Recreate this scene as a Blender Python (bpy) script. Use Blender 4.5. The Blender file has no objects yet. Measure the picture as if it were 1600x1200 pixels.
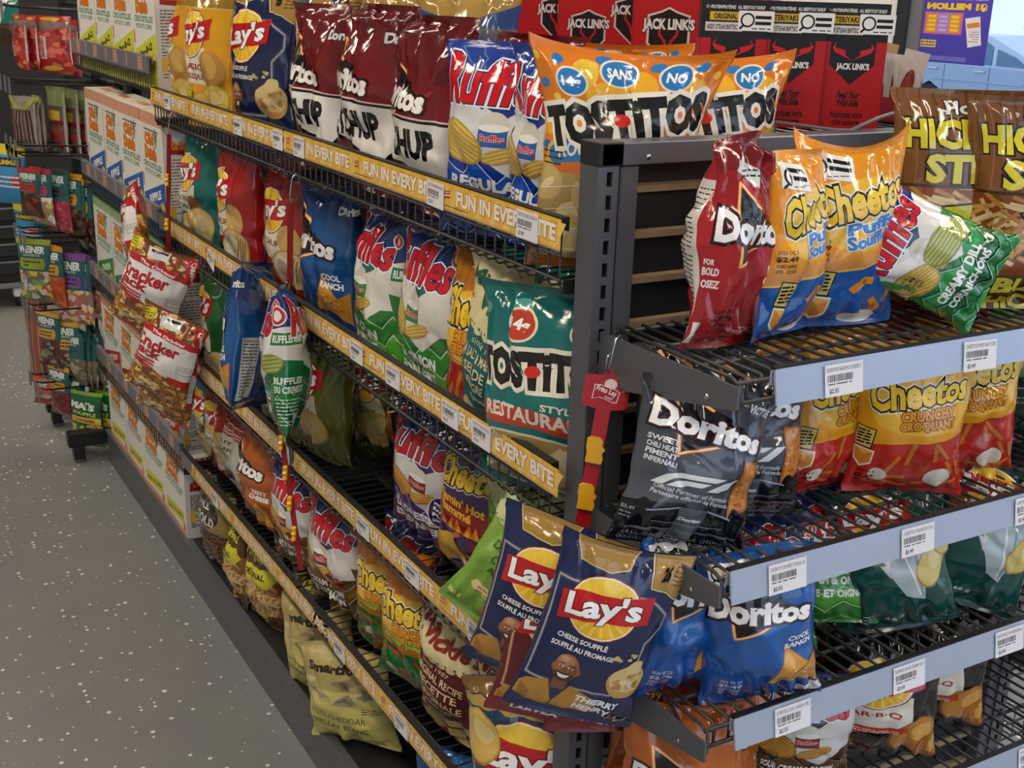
import bpy, math, random
import numpy as np
from mathutils import Vector, Matrix
from mathutils.geometry import tessellate_polygon

scene = bpy.context.scene
COL = scene.collection
PI = math.pi

# ------------------------------------------------------------------ colour
def lin(h):
    if not isinstance(h, str):
        return tuple(h)
    h = h.lstrip('#')
    if len(h) == 3:
        h = ''.join(c * 2 for c in h)
    out = []
    for i in (0, 2, 4):
        c = int(h[i:i + 2], 16) / 255
        out.append(c / 12.92 if c <= .04045 else ((c + .055) / 1.055) ** 2.4)
    return tuple(out)

# ------------------------------------------------------------------ materials
def new_mat(name):
    m = bpy.data.materials.new(name)
    m.use_nodes = True
    nt = m.node_tree
    b = nt.nodes['Principled BSDF']
    return m, nt, b

def sset(b, names, val):
    for n in names:
        if n in b.inputs:
            b.inputs[n].default_value = val
            return

def print_mat(name, rough, bump=.12, scale=60, spec=.5, coat=0.0):
    """printed surface: colour comes from the mesh's print, gloss varies with a noise"""
    m, nt, b = new_mat(name)
    at = nt.nodes.new('ShaderNodeAttribute'); at.attribute_name = 'Col'
    nt.links.new(at.outputs['Color'], b.inputs['Base Color'])
    tc = nt.nodes.new('ShaderNodeTexCoord')
    nz = nt.nodes.new('ShaderNodeTexNoise'); nz.inputs['Scale'].default_value = scale; nz.inputs['Detail'].default_value = 3
    nt.links.new(tc.outputs['Object'], nz.inputs['Vector'])
    mr = nt.nodes.new('ShaderNodeMapRange')
    mr.inputs['To Min'].default_value = max(.03, rough - .08); mr.inputs['To Max'].default_value = rough + .12
    nt.links.new(nz.outputs['Fac'], mr.inputs['Value'])
    nt.links.new(mr.outputs['Result'], b.inputs['Roughness'])
    if bump > 0:
        bp = nt.nodes.new('ShaderNodeBump'); bp.inputs['Strength'].default_value = bump; bp.inputs['Distance'].default_value = .01
        vo = nt.nodes.new('ShaderNodeTexVoronoi'); vo.inputs['Scale'].default_value = 9     # crinkled facets
        wz = nt.nodes.new('ShaderNodeTexNoise'); wz.inputs['Scale'].default_value = 7
        wa = nt.nodes.new('ShaderNodeMixRGB'); wa.blend_type = 'ADD'; wa.inputs[0].default_value = .10
        nt.links.new(tc.outputs['Object'], wa.inputs[1]); nt.links.new(wz.outputs['Color'], wa.inputs[2]); nt.links.new(wa.outputs[0], vo.inputs['Vector'])
        ma = nt.nodes.new('ShaderNodeMath'); ma.operation = 'MULTIPLY_ADD'; ma.inputs[1].default_value = .12
        nt.links.new(nz.outputs['Fac'], ma.inputs[0]); nt.links.new(vo.outputs['Distance'], ma.inputs[2])
        nt.links.new(ma.outputs[0], bp.inputs['Height'])
        nt.links.new(bp.outputs['Normal'], b.inputs['Normal'])
    sset(b, ['Specular IOR Level', 'Specular'], spec)
    sset(b, ['Coat Weight'], coat)
    sset(b, ['Coat Roughness'], .08)
    return m

def plain(name, col, rough=.5, metal=0.0, noise=.06, scale=40, spec=.5, bump=0.0):
    m, nt, b = new_mat(name)
    c = lin(col)
    tc = nt.nodes.new('ShaderNodeTexCoord')
    nz = nt.nodes.new('ShaderNodeTexNoise'); nz.inputs['Scale'].default_value = scale; nz.inputs['Detail'].default_value = 4
    nt.links.new(tc.outputs['Object'], nz.inputs['Vector'])
    mx = nt.nodes.new('ShaderNodeMix'); mx.data_type = 'RGBA'
    mx.inputs[6].default_value = (*[v * (1 - noise) for v in c], 1)
    mx.inputs[7].default_value = (*[min(1, v * (1 + noise)) for v in c], 1)
    nt.links.new(nz.outputs['Fac'], mx.inputs[0])
    nt.links.new(mx.outputs[2], b.inputs['Base Color'])
    b.inputs['Roughness'].default_value = rough
    b.inputs['Metallic'].default_value = metal
    sset(b, ['Specular IOR Level', 'Specular'], spec)
    if bump:
        bp = nt.nodes.new('ShaderNodeBump'); bp.inputs['Strength'].default_value = bump
        nt.links.new(nz.outputs['Fac'], bp.inputs['Height']); nt.links.new(bp.outputs['Normal'], b.inputs['Normal'])
    return m

def emit_mat(name, col, strength):
    m, nt, b = new_mat(name)
    sset(b, ['Emission Color', 'Emission'], (*lin(col), 1))
    sset(b, ['Emission Strength'], strength)
    b.inputs['Base Color'].default_value = (*lin(col), 1)
    return m

M = {}
M['film'] = print_mat('printed_gloss_film', .13, .16, 70, .6, .5)
M['matte_film'] = print_mat('printed_satin_film', .36, .18, 70, .45)
M['card'] = print_mat('printed_card', .5, .02, 30, .35)
M['label'] = print_mat('printed_label', .34, 0, 30, .4)
M['plastic_label'] = print_mat('printed_plastic', .25, 0, 30, .5)
M['gondola'] = plain('charcoal_powder_coat', '#63656c', .38, .35, .08, 300, .5, .04)
M['dark_steel'] = plain('dark_powder_coat', '#2b2b2d', .45, .2, .1, 200)
M['wire'] = plain('black_wire_coat', '#454546', .4, .2, .05, 80)
M['panel'] = plain('dark_back_panel', '#15151a', .6, 0, .1, 20)
M['wood'] = plain('fibreboard_edge', '#9a8468', .6, 0, .15, 60)
M['deck'] = plain('black_base_deck', '#1d1d1f', .5, 0, .15, 40)
M['red_plastic'] = plain('red_plastic', '#b3141d', .35, 0, .05)
M['dark_red_plastic'] = plain('dark_red_plastic', '#8c121a', .4, 0, .05)
M['yellow_plastic'] = plain('yellow_plastic', '#f2b50f', .35, 0, .05)
M['chrome'] = plain('steel_hook', '#c9c9c9', .25, 1.0, .05)
M['black_plastic'] = plain('black_plastic', '#161618', .45, 0, .1)
M['silver'] = plain('silver_rail', '#b3bfd6', .26, .25, .06, 30)  # grey rail; blue of reflected daylight put into its base colour
M['gray_rail'] = plain('gray_rail', '#70727a', .4, 0, .08, 30)
M['white'] = plain('white_paint', '#e8e8ea', .5, 0, .03, 8)
M['rubber'] = plain('tyre_rubber', '#1a1a1c', .7, 0, .1)

# ------------------------------------------------------------------ object helpers
def link(o, parent=None):
    COL.objects.link(o)
    if parent is not None:
        o.parent = parent
    return o

def tag(o, label=None, cat=None, group=None, kind=None):
    if label: o['label'] = label
    if cat: o['category'] = cat
    if group: o['group'] = group
    if kind: o['kind'] = kind
    return o

def empty(name, loc, rot=(0, 0, 0)):
    o = bpy.data.objects.new(name, None)
    o.location = loc; o.rotation_euler = rot
    o.empty_display_size = .05
    COL.objects.link(o)
    return o

class MB:
    """collects boxes, bars and prisms; build() links them as one mesh object"""
    def __init__(s):
        s.v = []; s.f = []; s.m = []; s.mats = []; s.sm = []
    def mi(s, m):
        if m not in s.mats: s.mats.append(m)
        return s.mats.index(m)
    def add(s, vs, fs, mat, smooth=False):
        k = len(s.v); i = s.mi(mat)
        s.v += [tuple(p) for p in vs]
        for f in fs:
            s.f.append(tuple(k + a for a in f)); s.m.append(i); s.sm.append(smooth)
        return s
    def box(s, x0, x1, y0, y1, z0, z1, mat, bev=0.0):
        if bev <= 0:
            vs = [(x, y, z) for x in (x0, x1) for y in (y0, y1) for z in (z0, z1)]
            return s.add(vs, [(0, 1, 3, 2), (4, 6, 7, 5), (0, 4, 5, 1), (2, 3, 7, 6), (0, 2, 6, 4), (1, 5, 7, 3)], mat)
        lo = (min(x0, x1), min(y0, y1), min(z0, z1)); hi = (max(x0, x1), max(y0, y1), max(z0, z1))
        vs = []; idx = {}
        for a in (0, 1):
            for b in (0, 1):
                for c in (0, 1):
                    for ax in range(3):
                        sg = (a, b, c)
                        p = [(hi[i] if sg[i] else lo[i]) + (0 if i == ax else (-bev if sg[i] else bev)) for i in range(3)]
                        idx[(a, b, c, ax)] = len(vs); vs.append(p)
        fs = []
        for ax in range(3):
            o1, o2 = [i for i in range(3) if i != ax]
            for sd in (0, 1):
                q = []
                for (u, w) in ((0, 0), (1, 0), (1, 1), (0, 1)):
                    k = [0, 0, 0]; k[ax] = sd; k[o1] = u; k[o2] = w
                    q.append(idx[(*k, ax)])
                flip = (sd == 0) ^ (ax == 1)
                fs.append(tuple(q[::-1]) if flip else tuple(q))
        for ax in range(3):
            o1, o2 = [i for i in range(3) if i != ax]
            for u in (0, 1):
                for w in (0, 1):
                    k0 = [0, 0, 0]; k1 = [0, 0, 0]; k0[ax] = 0; k1[ax] = 1
                    for k in (k0, k1): k[o1] = u; k[o2] = w
                    fs.append((idx[(*k0, o1)], idx[(*k1, o1)], idx[(*k1, o2)], idx[(*k0, o2)]))
        for a in (0, 1):
            for b in (0, 1):
                for c in (0, 1):
                    fs.append(tuple(idx[(a, b, c, ax)] for ax in range(3)))
        return s.add(vs, fs, mat)
    def tube(s, pts, r, mat, n=6, caps=True):
        pts = [Vector(p) for p in pts]
        vs = []; fs = []
        prev = None
        for i, p in enumerate(pts):
            d = (pts[min(i + 1, len(pts) - 1)] - pts[max(i - 1, 0)]).normalized()
            if prev is None:
                a = Vector((0, 0, 1)) if abs(d.z) < .9 else Vector((1, 0, 0))
                u = d.cross(a).normalized()
            else:
                u = (prev - d * prev.dot(d)).normalized()
            prev = u
            w = d.cross(u)
            rr = r[i] if isinstance(r, (list, tuple)) else r
            for k in range(n):
                t = 2 * PI * k / n
                vs.append(p + (u * math.cos(t) + w * math.sin(t)) * rr)
        for i in range(len(pts) - 1):
            for k in range(n):
                a = i * n + k; b = i * n + (k + 1) % n
                fs.append((a, b, b + n, a + n))
        if caps:
            fs.append(tuple(range(n))[::-1]); fs.append(tuple((len(pts) - 1) * n + k for k in range(n)))
        return s.add(vs, fs, mat, True)
    def prism(s, poly, axis, t0, t1, mat):
        """poly: 2d outline in the plane normal to axis (0:(y,z) 1:(x,z) 2:(x,y)); may be concave"""
        n = len(poly)
        def P(a, b, t):
            return {0: (t, a, b), 1: (a, t, b), 2: (a, b, t)}[axis]
        vs = [P(a, b, t0) for a, b in poly] + [P(a, b, t1) for a, b in poly]
        fs = [(i, (i + 1) % n, n + (i + 1) % n, n + i) for i in range(n)]
        tri = tessellate_polygon([[Vector((a, b, 0)) for a, b in poly]])
        fs += [tuple(t) for t in tri] + [tuple(n + k for k in t[::-1]) for t in tri]
        return s.add(vs, fs, mat)
    def build(s, name, parent=None, loc=(0, 0, 0), rot=(0, 0, 0)):
        me = bpy.data.meshes.new(name)
        me.from_pydata(s.v, [], s.f)
        for m in s.mats: me.materials.append(m)
        me.polygons.foreach_set('material_index', s.m)
        me.polygons.foreach_set('use_smooth', s.sm)
        me.update()
        # consistent outward faces
        import bmesh
        bm = bmesh.new(); bm.from_mesh(me)
        bmesh.ops.recalc_face_normals(bm, faces=bm.faces)
        bm.to_mesh(me); bm.free()
        o = bpy.data.objects.new(name, me)
        o.location = loc; o.rotation_euler = rot
        return link(o, parent)

# ------------------------------------------------------------------ printed art
_text_cache = {}
def text_tris(txt, bold):
    key = (txt, round(bold, 4))
    if key in _text_cache: return _text_cache[key]
    cu = bpy.data.curves.new('glyphs', 'FONT')
    cu.body = txt; cu.size = 1.0; cu.offset = bold; cu.resolution_u = 2
    ob = bpy.data.objects.new('glyphs', cu)
    me = bpy.data.meshes.new_from_object(ob)
    me.calc_loop_triangles()
    nv = len(me.vertices)
    co = np.zeros(nv * 3); me.vertices.foreach_get('co', co); co = co.reshape(-1, 3)[:, :2]
    nt = len(me.loop_triangles)
    ti = np.zeros(nt * 3, dtype=np.int32); me.loop_triangles.foreach_get('vertices', ti)
    tr = co[ti.reshape(-1, 3)] if nt else np.zeros((0, 3, 2))
    bpy.data.objects.remove(ob); bpy.data.curves.remove(cu); bpy.data.meshes.remove(me)
    _text_cache[key] = tr
    return tr

class Art:
    """flat printed artwork in centimetres; shapes stack in thin ink layers"""
    def __init__(s):
        s.T = []; s.C = []; s.L = []; s.bb = []
    def _put(s, tris, c, c2=None):
        """tris: equally sized convex outlines, shape (n, k, 2)"""
        if len(tris) == 0: return s
        tris = np.asarray(tris, float)
        mn = tris.reshape(-1, 2).min(0); mx = tris.reshape(-1, 2).max(0)
        lay = 1
        for (b0, b1, l) in s.bb:
            if b0[0] < mx[0] and b1[0] > mn[0] and b0[1] < mx[1] and b1[1] > mn[1]:
                lay = max(lay, l + 1)
        s.bb.append((mn, mx, lay))
        col = np.empty((*tris.shape[:2], 3)); col[:] = lin(c)
        if c2 is not None:          # print gradient from the bottom colour to the top colour
            k = np.clip((tris[:, :, 1] - mn[1]) / max(1e-6, mx[1] - mn[1]), 0, 1)[..., None]
            col = np.array(lin(c)) * (1 - k) + np.array(lin(c2)) * k
        s.T.append(tris); s.C.append(col); s.L.append(np.full(len(tris), lay))
        return s
    def poly(s, pts, c, c2=None):
        p = np.array(pts, float); n = len(p)
        e = np.roll(p, -1, 0) - p; f = np.roll(e, -1, 0)
        cr = e[:, 0] * f[:, 1] - e[:, 1] * f[:, 0]
        if n == 3 or (cr >= -1e-9).all() or (cr <= 1e-9).all():
            return s._put([p], c, c2)
        t = tessellate_polygon([[Vector((a, b, 0)) for a, b in pts]])
        return s._put([[pts[i] for i in k] for k in t], c, c2)
    def rect(s, x0, y0, x1, y1, c, c2=None):
        return s.poly([(x0, y0), (x1, y0), (x1, y1), (x0, y1)], c, c2)
    def bar(s, x, y, w, h, c, rot=0):
        r = math.radians(rot); ca, sa = math.cos(r), math.sin(r)
        return s.poly([(x + a * ca - b * sa, y + a * sa + b * ca) for a, b in ((-w / 2, -h / 2), (w / 2, -h / 2), (w / 2, h / 2), (-w / 2, h / 2))], c)
    def ell(s, x, y, rx, ry, c, rot=0, n=28, c2=None, wob=0, seed=0):
        r = math.radians(rot); ca, sa = math.cos(r), math.sin(r)
        rnd = random.Random(seed); p1, p2 = rnd.random() * 6, rnd.random() * 6
        pts = []
        for k in range(n):
            t = 2 * PI * k / n
            q = 1 + wob * (math.sin(2 * t + p1) + .7 * math.sin(5 * t + p2))
            a, b = rx * q * math.cos(t), ry * q * math.sin(t)
            pts.append((x + a * ca - b * sa, y + a * sa + b * ca))
        if wob > .06:
            return s._put([[(x, y), pts[k], pts[(k + 1) % n]] for k in range(n)], c, c2)
        return s._put([pts], c, c2)
    def line(s, pts, w, c):
        out = []
        for (a, b) in zip(pts[:-1], pts[1:]):
            d = np.array(b, float) - a; L = np.hypot(*d)
            if L < 1e-6: continue
            n = np.array([-d[1], d[0]]) / L * w / 2; e = d / L * w * .25
            p = np.array([a - n - e, a + n - e, b + n + e, b - n + e])
            out += [p]
        return s._put(out, c)
    def text(s, txt, x, y, w, h, c, rot=0, slant=0, arch=0, bold=.02, out=(), c2=None, grow=0):
        base = text_tris(txt, bold)
        if len(base) == 0: return s
        mn = base.reshape(-1, 2).min(0); mx = base.reshape(-1, 2).max(0)
        sc = np.array([w / (mx[0] - mn[0]), h / (mx[1] - mn[1])]); ce = (mn + mx) / 2
        r = math.radians(rot); R = np.array([[math.cos(r), -math.sin(r)], [math.sin(r), math.cos(r)]])
        def place(t):
            t = (t - ce) * sc
            t = t.copy()
            if grow: t[..., 1] *= 1 + grow * t[..., 0] / w
            t[..., 0] += slant * t[..., 1]
            t[..., 1] += arch * (1 - (2 * t[..., 0] / w) ** 2)
            return t @ R.T + np.array([x, y])
        for off, oc in out:
            s._put(place(text_tris(txt, bold + off)), oc)
        return s._put(place(base), c, c2)
    def lines(s, x0, x1, y0, y1, n, c, seed=0, w=.16):
        """small print: rows of short dashes"""
        rnd = random.Random(seed); tr = []
        for k in range(n):
            y = y1 - (y1 - y0) * (k + .5) / n
            x = x0
            while x < x1 - .2:
                L = min(rnd.uniform(.4, 1.6), x1 - x)
                tr += [[(x, y - w / 2), (x + L, y - w / 2), (x + L, y + w / 2), (x, y + w / 2)]]
                x += L + .22
                if rnd.random() < .06: break
        return s._put(tr, c)
    # ---- food pictures
    def chip(s, x, y, rx, ry, rot=0, seed=1, c='#dcb95c', d='#c19a40', l='#ecd58c', ridges=0):
        s.ell(x, y, rx * 1.02, ry * 1.02, d, rot, 26, wob=.035, seed=seed)
        s.ell(x, y + .08, rx * .94, ry * .93, c, rot, 26, wob=.035, seed=seed)
        r = math.radians(rot); ca, sa = math.cos(r), math.sin(r)
        if ridges:
            tr = []
            for k in range(ridges):
                t = -1 + 2 * (k + .5) / ridges
                hl = math.sqrt(max(0, 1 - t * t)) * .93; hw = .32 / ridges
                q = [(-hl * rx, (t - hw) * ry), (hl * rx, (t - hw) * ry), (hl * rx, (t + hw) * ry), (-hl * rx, (t + hw) * ry)]
                q = [(x + a * ca - b * sa, y + a * sa + b * ca) for a, b in q]
                tr += [q]
            s._put(tr, d)
        else:
            rnd = random.Random(seed)
            s.ell(x + .2 * rx, y + .2 * ry, rx * .55, ry * .4, l, rot + 20, 18, wob=.08, seed=seed + 3)
            for k in range(4):
                a, b = rnd.uniform(-.6, .6) * rx, rnd.uniform(-.6, .6) * ry
                s.ell(x + a * ca - b * sa, y + a * sa + b * ca, .24 * rx, .05 * ry, l if k % 2 else c, rnd.uniform(0, 180), 8)
        return s
    def tri_chip(s, x, y, r, rot, c='#d79a3c', d='#b06d20', seed=0):
        p = [(x + r * math.cos(math.radians(rot + k * 120)), y + r * math.sin(math.radians(rot + k * 120))) for k in range(3)]
        s.poly([(x + (a - x) * 1.06, y + (b - y) * 1.06) for a, b in p], d)
        s.poly(p, c)
        rnd = random.Random(seed); 
        for k in range(14):
            a, b, g = rnd.random(), rnd.random(), rnd.random(); t = a + b + g
            px = (p[0][0] * a + p[1][0] * b + p[2][0] * g) / t; py = (p[0][1] * a + p[1][1] * b + p[2][1] * g) / t
            s.ell(px, py, r * .05, r * .04, rnd.choice([d, '#ecc878', d]), 0, 7)
        return s
    def blobs(s, x0, y0, x1, y1, n, cols, r=(.8, 1.4), seed=0, wob=.12):
        rnd = random.Random(seed)
        groups = {}
        for k in range(n):
            x, y = rnd.uniform(x0, x1), rnd.uniform(y0, y1); a = rnd.uniform(*r)
            m = 9; rot = rnd.random() * 6; pts = []
            p1 = rnd.random() * 6
            for i in range(m):
                t = 2 * PI * i / m
                q = a * (1 + wob * 2 * math.sin(3 * t + p1))
                pts.append((x + q * math.cos(t + rot), y + .8 * q * math.sin(t + rot)))
            groups.setdefault(k % max(1, len(cols)), []).append(pts)
        for k, tr in groups.items():
            s._put(tr, cols[k])
        return s
    def sticks(s, x0, y0, x1, y1, n, cols, L=(2, 4), w=.45, seed=0):
        rnd = random.Random(seed)
        groups = {}
        for k in range(n):
            l = rnd.uniform(*L); t = rnd.uniform(0, PI)
            ca, sa = math.cos(t) * l / 2, math.sin(t) * l / 2
            x = rnd.uniform(x0 + abs(ca), max(x0 + abs(ca), x1 - abs(ca))); y = rnd.uniform(y0 + abs(sa), max(y0 + abs(sa), y1 - abs(sa)))
            nx, ny = -math.sin(t) * w / 2, math.cos(t) * w / 2
            p = [(x - ca - nx, y - sa - ny), (x + ca - nx, y + sa - ny), (x + ca + nx, y + sa + ny), (x - ca + nx, y - sa + ny)]
            groups.setdefault(k % len(cols), []).append(p)
        for k, tr in groups.items(): s._put(tr, cols[k])
        return s
    def soup(s):
        """all outlines padded to one size: points, colours, layers, corner counts"""
        K = max([t.shape[1] for t in s.T] + [3])
        P = []; C = []; L = []; N = []
        for t, c, l in zip(s.T, s.C, s.L):
            k = t.shape[1]
            q = np.roll(t, -1, 1)
            ar = (t[..., 0] * q[..., 1] - t[..., 1] * q[..., 0]).sum(1)
            fl = ar < 0                       # keep every outline facing out
            t = t.copy(); c = c.copy()
            t[fl] = t[fl][:, ::-1]; c[fl] = c[fl][:, ::-1]
            if k < K:
                t = np.concatenate([t, np.repeat(t[:, -1:], K - k, 1)], 1); c = np.concatenate([c, np.repeat(c[:, -1:], K - k, 1)], 1)
            ok = np.abs(ar) > 1e-7
            P.append(t[ok]); C.append(c[ok]); L.append(l[ok]); N.append(np.full(ok.sum(), k))
        if not P: return np.zeros((0, 3, 2)), np.zeros((0, 3, 3)), np.zeros(0), np.zeros(0, int)
        return np.concatenate(P), np.concatenate(C), np.concatenate(L), np.concatenate(N)

def cut_polys(P, C, cnt, d):
    """the part of every convex outline on the positive side of its line"""
    n, K = d.shape
    ix = np.arange(K)
    val = ix < cnt[:, None]
    nx = np.where(ix + 1 < cnt[:, None], ix + 1, 0)
    dn = np.take_along_axis(d, nx, 1)
    ins = val & (d >= 0)
    crs = val & (((d > 0) & (dn < 0)) | ((d < 0) & (dn > 0)))
    u = np.where(crs, d / np.where(crs, d - dn, 1), 0)[..., None]
    Pn = np.take_along_axis(P, nx[..., None], 1); Cn = np.take_along_axis(C, nx[..., None], 1)
    I = P + (Pn - P) * u; J = C + (Cn - C) * u
    m = np.stack([ins, crs], 2).reshape(n, 2 * K)
    Q = np.stack([P, I], 2).reshape(n, 2 * K, 2); R = np.stack([C, J], 2).reshape(n, 2 * K, 3)
    order = np.argsort(~m, 1, kind='stable')
    c2 = m.sum(1); K2 = max(3, int(c2.max()) if n else 3)
    order = order[:, :K2]
    Q = np.take_along_axis(Q, order[..., None], 1); R = np.take_along_axis(R, order[..., None], 1)
    last = np.clip(c2 - 1, 0, None)
    pad = np.arange(K2) >= c2[:, None]
    Ql = np.take_along_axis(Q, last[:, None, None], 1); Rl = np.take_along_axis(R, last[:, None, None], 1)
    Q = np.where(pad[..., None], Ql, Q); R = np.where(pad[..., None], Rl, R)
    return Q, R, c2

def padcat(parts):
    K = max(p[0].shape[1] for p in parts)
    P = []; C = []
    for p in parts:
        k = K - p[0].shape[1]
        P.append(np.concatenate([p[0], np.repeat(p[0][:, -1:], k, 1)], 1) if k else p[0])
        C.append(np.concatenate([p[1], np.repeat(p[1][:, -1:], k, 1)], 1) if k else p[1])
    return np.concatenate(P), np.concatenate(C), np.concatenate([p[2] for p in parts]), np.concatenate([p[3] for p in parts])

def split_family(T, C, L, N, a, b):
    """cut outlines along every line a*x + b*y = integer"""
    w = np.array([a, b])
    for _ in range(14):
        g = T @ w
        mn = np.floor(g.min(1) + 1e-6); mx = np.ceil(g.max(1) - 1e-6)
        need = (mx - mn) > 1
        if not need.any(): break
        k = np.floor((mn[need] + mx[need]) / 2)
        d = g[need] - k[:, None]
        d[np.abs(d) < 1e-9] = 0
        p1, c1, n1 = cut_polys(T[need], C[need], N[need], d)
        p2, c2, n2 = cut_polys(T[need], C[need], N[need], -d)
        T, C, L, N = padcat([(T[~need], C[~need], L[~need], N[~need]), (p1, c1, L[need], n1), (p2, c2, L[need], n2)])
        q = np.roll(T, -1, 1)
        ok = (N >= 3) & (np.abs((T[..., 0] * q[..., 1] - T[..., 1] * q[..., 0]).sum(1)) > 1e-10)
        T, C, L, N = T[ok], C[ok], L[ok], N[ok]
        K = int(N.max()) if len(N) else 3
        T, C = T[:, :K], C[:, :K]
    return T, C, L, N

def soup_mesh(name, V, loops, starts, Cv, N, mats):
    me = bpy.data.meshes.new(name)
    nv, nf, nl = len(V), len(starts), len(loops)
    me.vertices.add(nv); me.vertices.foreach_set('co', np.ascontiguousarray(V, dtype=np.float32).ravel())
    me.loops.add(nl); me.loops.foreach_set('vertex_index', np.ascontiguousarray(loops, dtype=np.int32))
    me.polygons.add(nf)
    me.polygons.foreach_set('loop_start', np.ascontiguousarray(starts, dtype=np.int32))
    me.polygons.foreach_set('use_smooth', np.ones(nf, dtype=bool))
    ca = me.color_attributes.new('Col', 'BYTE_COLOR', 'POINT')
    ca.data.foreach_set('color', np.concatenate([Cv, np.ones((nv, 1))], 1).astype(np.float32).ravel())
    for m in mats: me.materials.append(m)
    me.update(calc_edges=True)
    if N is not None:
        me.normals_split_custom_set_from_vertices(N.astype(np.float32))
    return me

def poly_loops(P, N):
    """flatten padded outlines into vertices + loops + starts (vertices are not shared)"""
    K = P.shape[1]
    m = np.arange(K) < N[:, None]
    return m, np.arange(int(N.sum())), np.concatenate([[0], np.cumsum(N)[:-1]]).astype(int) if len(N) else np.zeros(0, int)

def flat_print(name, art, origin, ux, uz, mat, parent=None, base=None, size=None, thick=.0, lift=.00012, loc=(0, 0, 0), rot=(0, 0, 0)):
    """artwork (cm) printed on a flat sheet: origin + x*ux + y*uz; base colour sheet of size (w,h) cm with real thickness"""
    T, C, L, K = art.soup()
    ux = np.array(ux, float); uz = np.array(uz, float); n = np.cross(ux, uz); n /= np.linalg.norm(n)
    o = np.array(origin, float)
    V = o + (T[..., 0:1] * ux + T[..., 1:2] * uz) * .01 + (L[:, None, None] * lift) * n
    m, lo, st = poly_loops(T, K)
    V = V[m]; Cc = C[m]
    N = np.tile(n, (len(V), 1))
    if base is not None:
        w, h = size
        q = np.array([(0, 0), (w, 0), (w, h), (0, h)], float)
        fr = o + (q[:, 0:1] * ux + q[:, 1:2] * uz) * .01
        bk = fr - n * thick
        k = len(V); fl = []
        vs = [*fr]; ns = [n] * 4
        fl += [(0, 1, 2), (0, 2, 3)]
        if thick > 0:
            vs += [*bk]; ns += [-n] * 4; fl += [(4, 6, 5), (4, 7, 6)]
            for a in range(4):
                b = (a + 1) % 4; m = len(vs)
                e = fr[b] - fr[a]; sn = np.cross(e, n); sn /= np.linalg.norm(sn) + 1e-12
                vs += [fr[a], bk[a], bk[b], fr[b]]; ns += [sn] * 4
                fl += [(m, m + 1, m + 2), (m, m + 2, m + 3)]
        V = np.concatenate([V, np.array(vs)]); N = np.concatenate([N, np.array(ns)])
        Cc = np.concatenate([Cc, np.tile(lin(base), (len(vs), 1))]); st = np.concatenate([st, len(lo) + np.arange(0, 3 * len(fl), 3)]); lo = np.concatenate([lo, np.array(fl).ravel() + k])
    me = soup_mesh(name, V, lo, st, Cc, N, [mat])
    ob = bpy.data.objects.new(name, me); ob.location = loc; ob.rotation_euler = rot
    return link(ob, parent)

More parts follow.
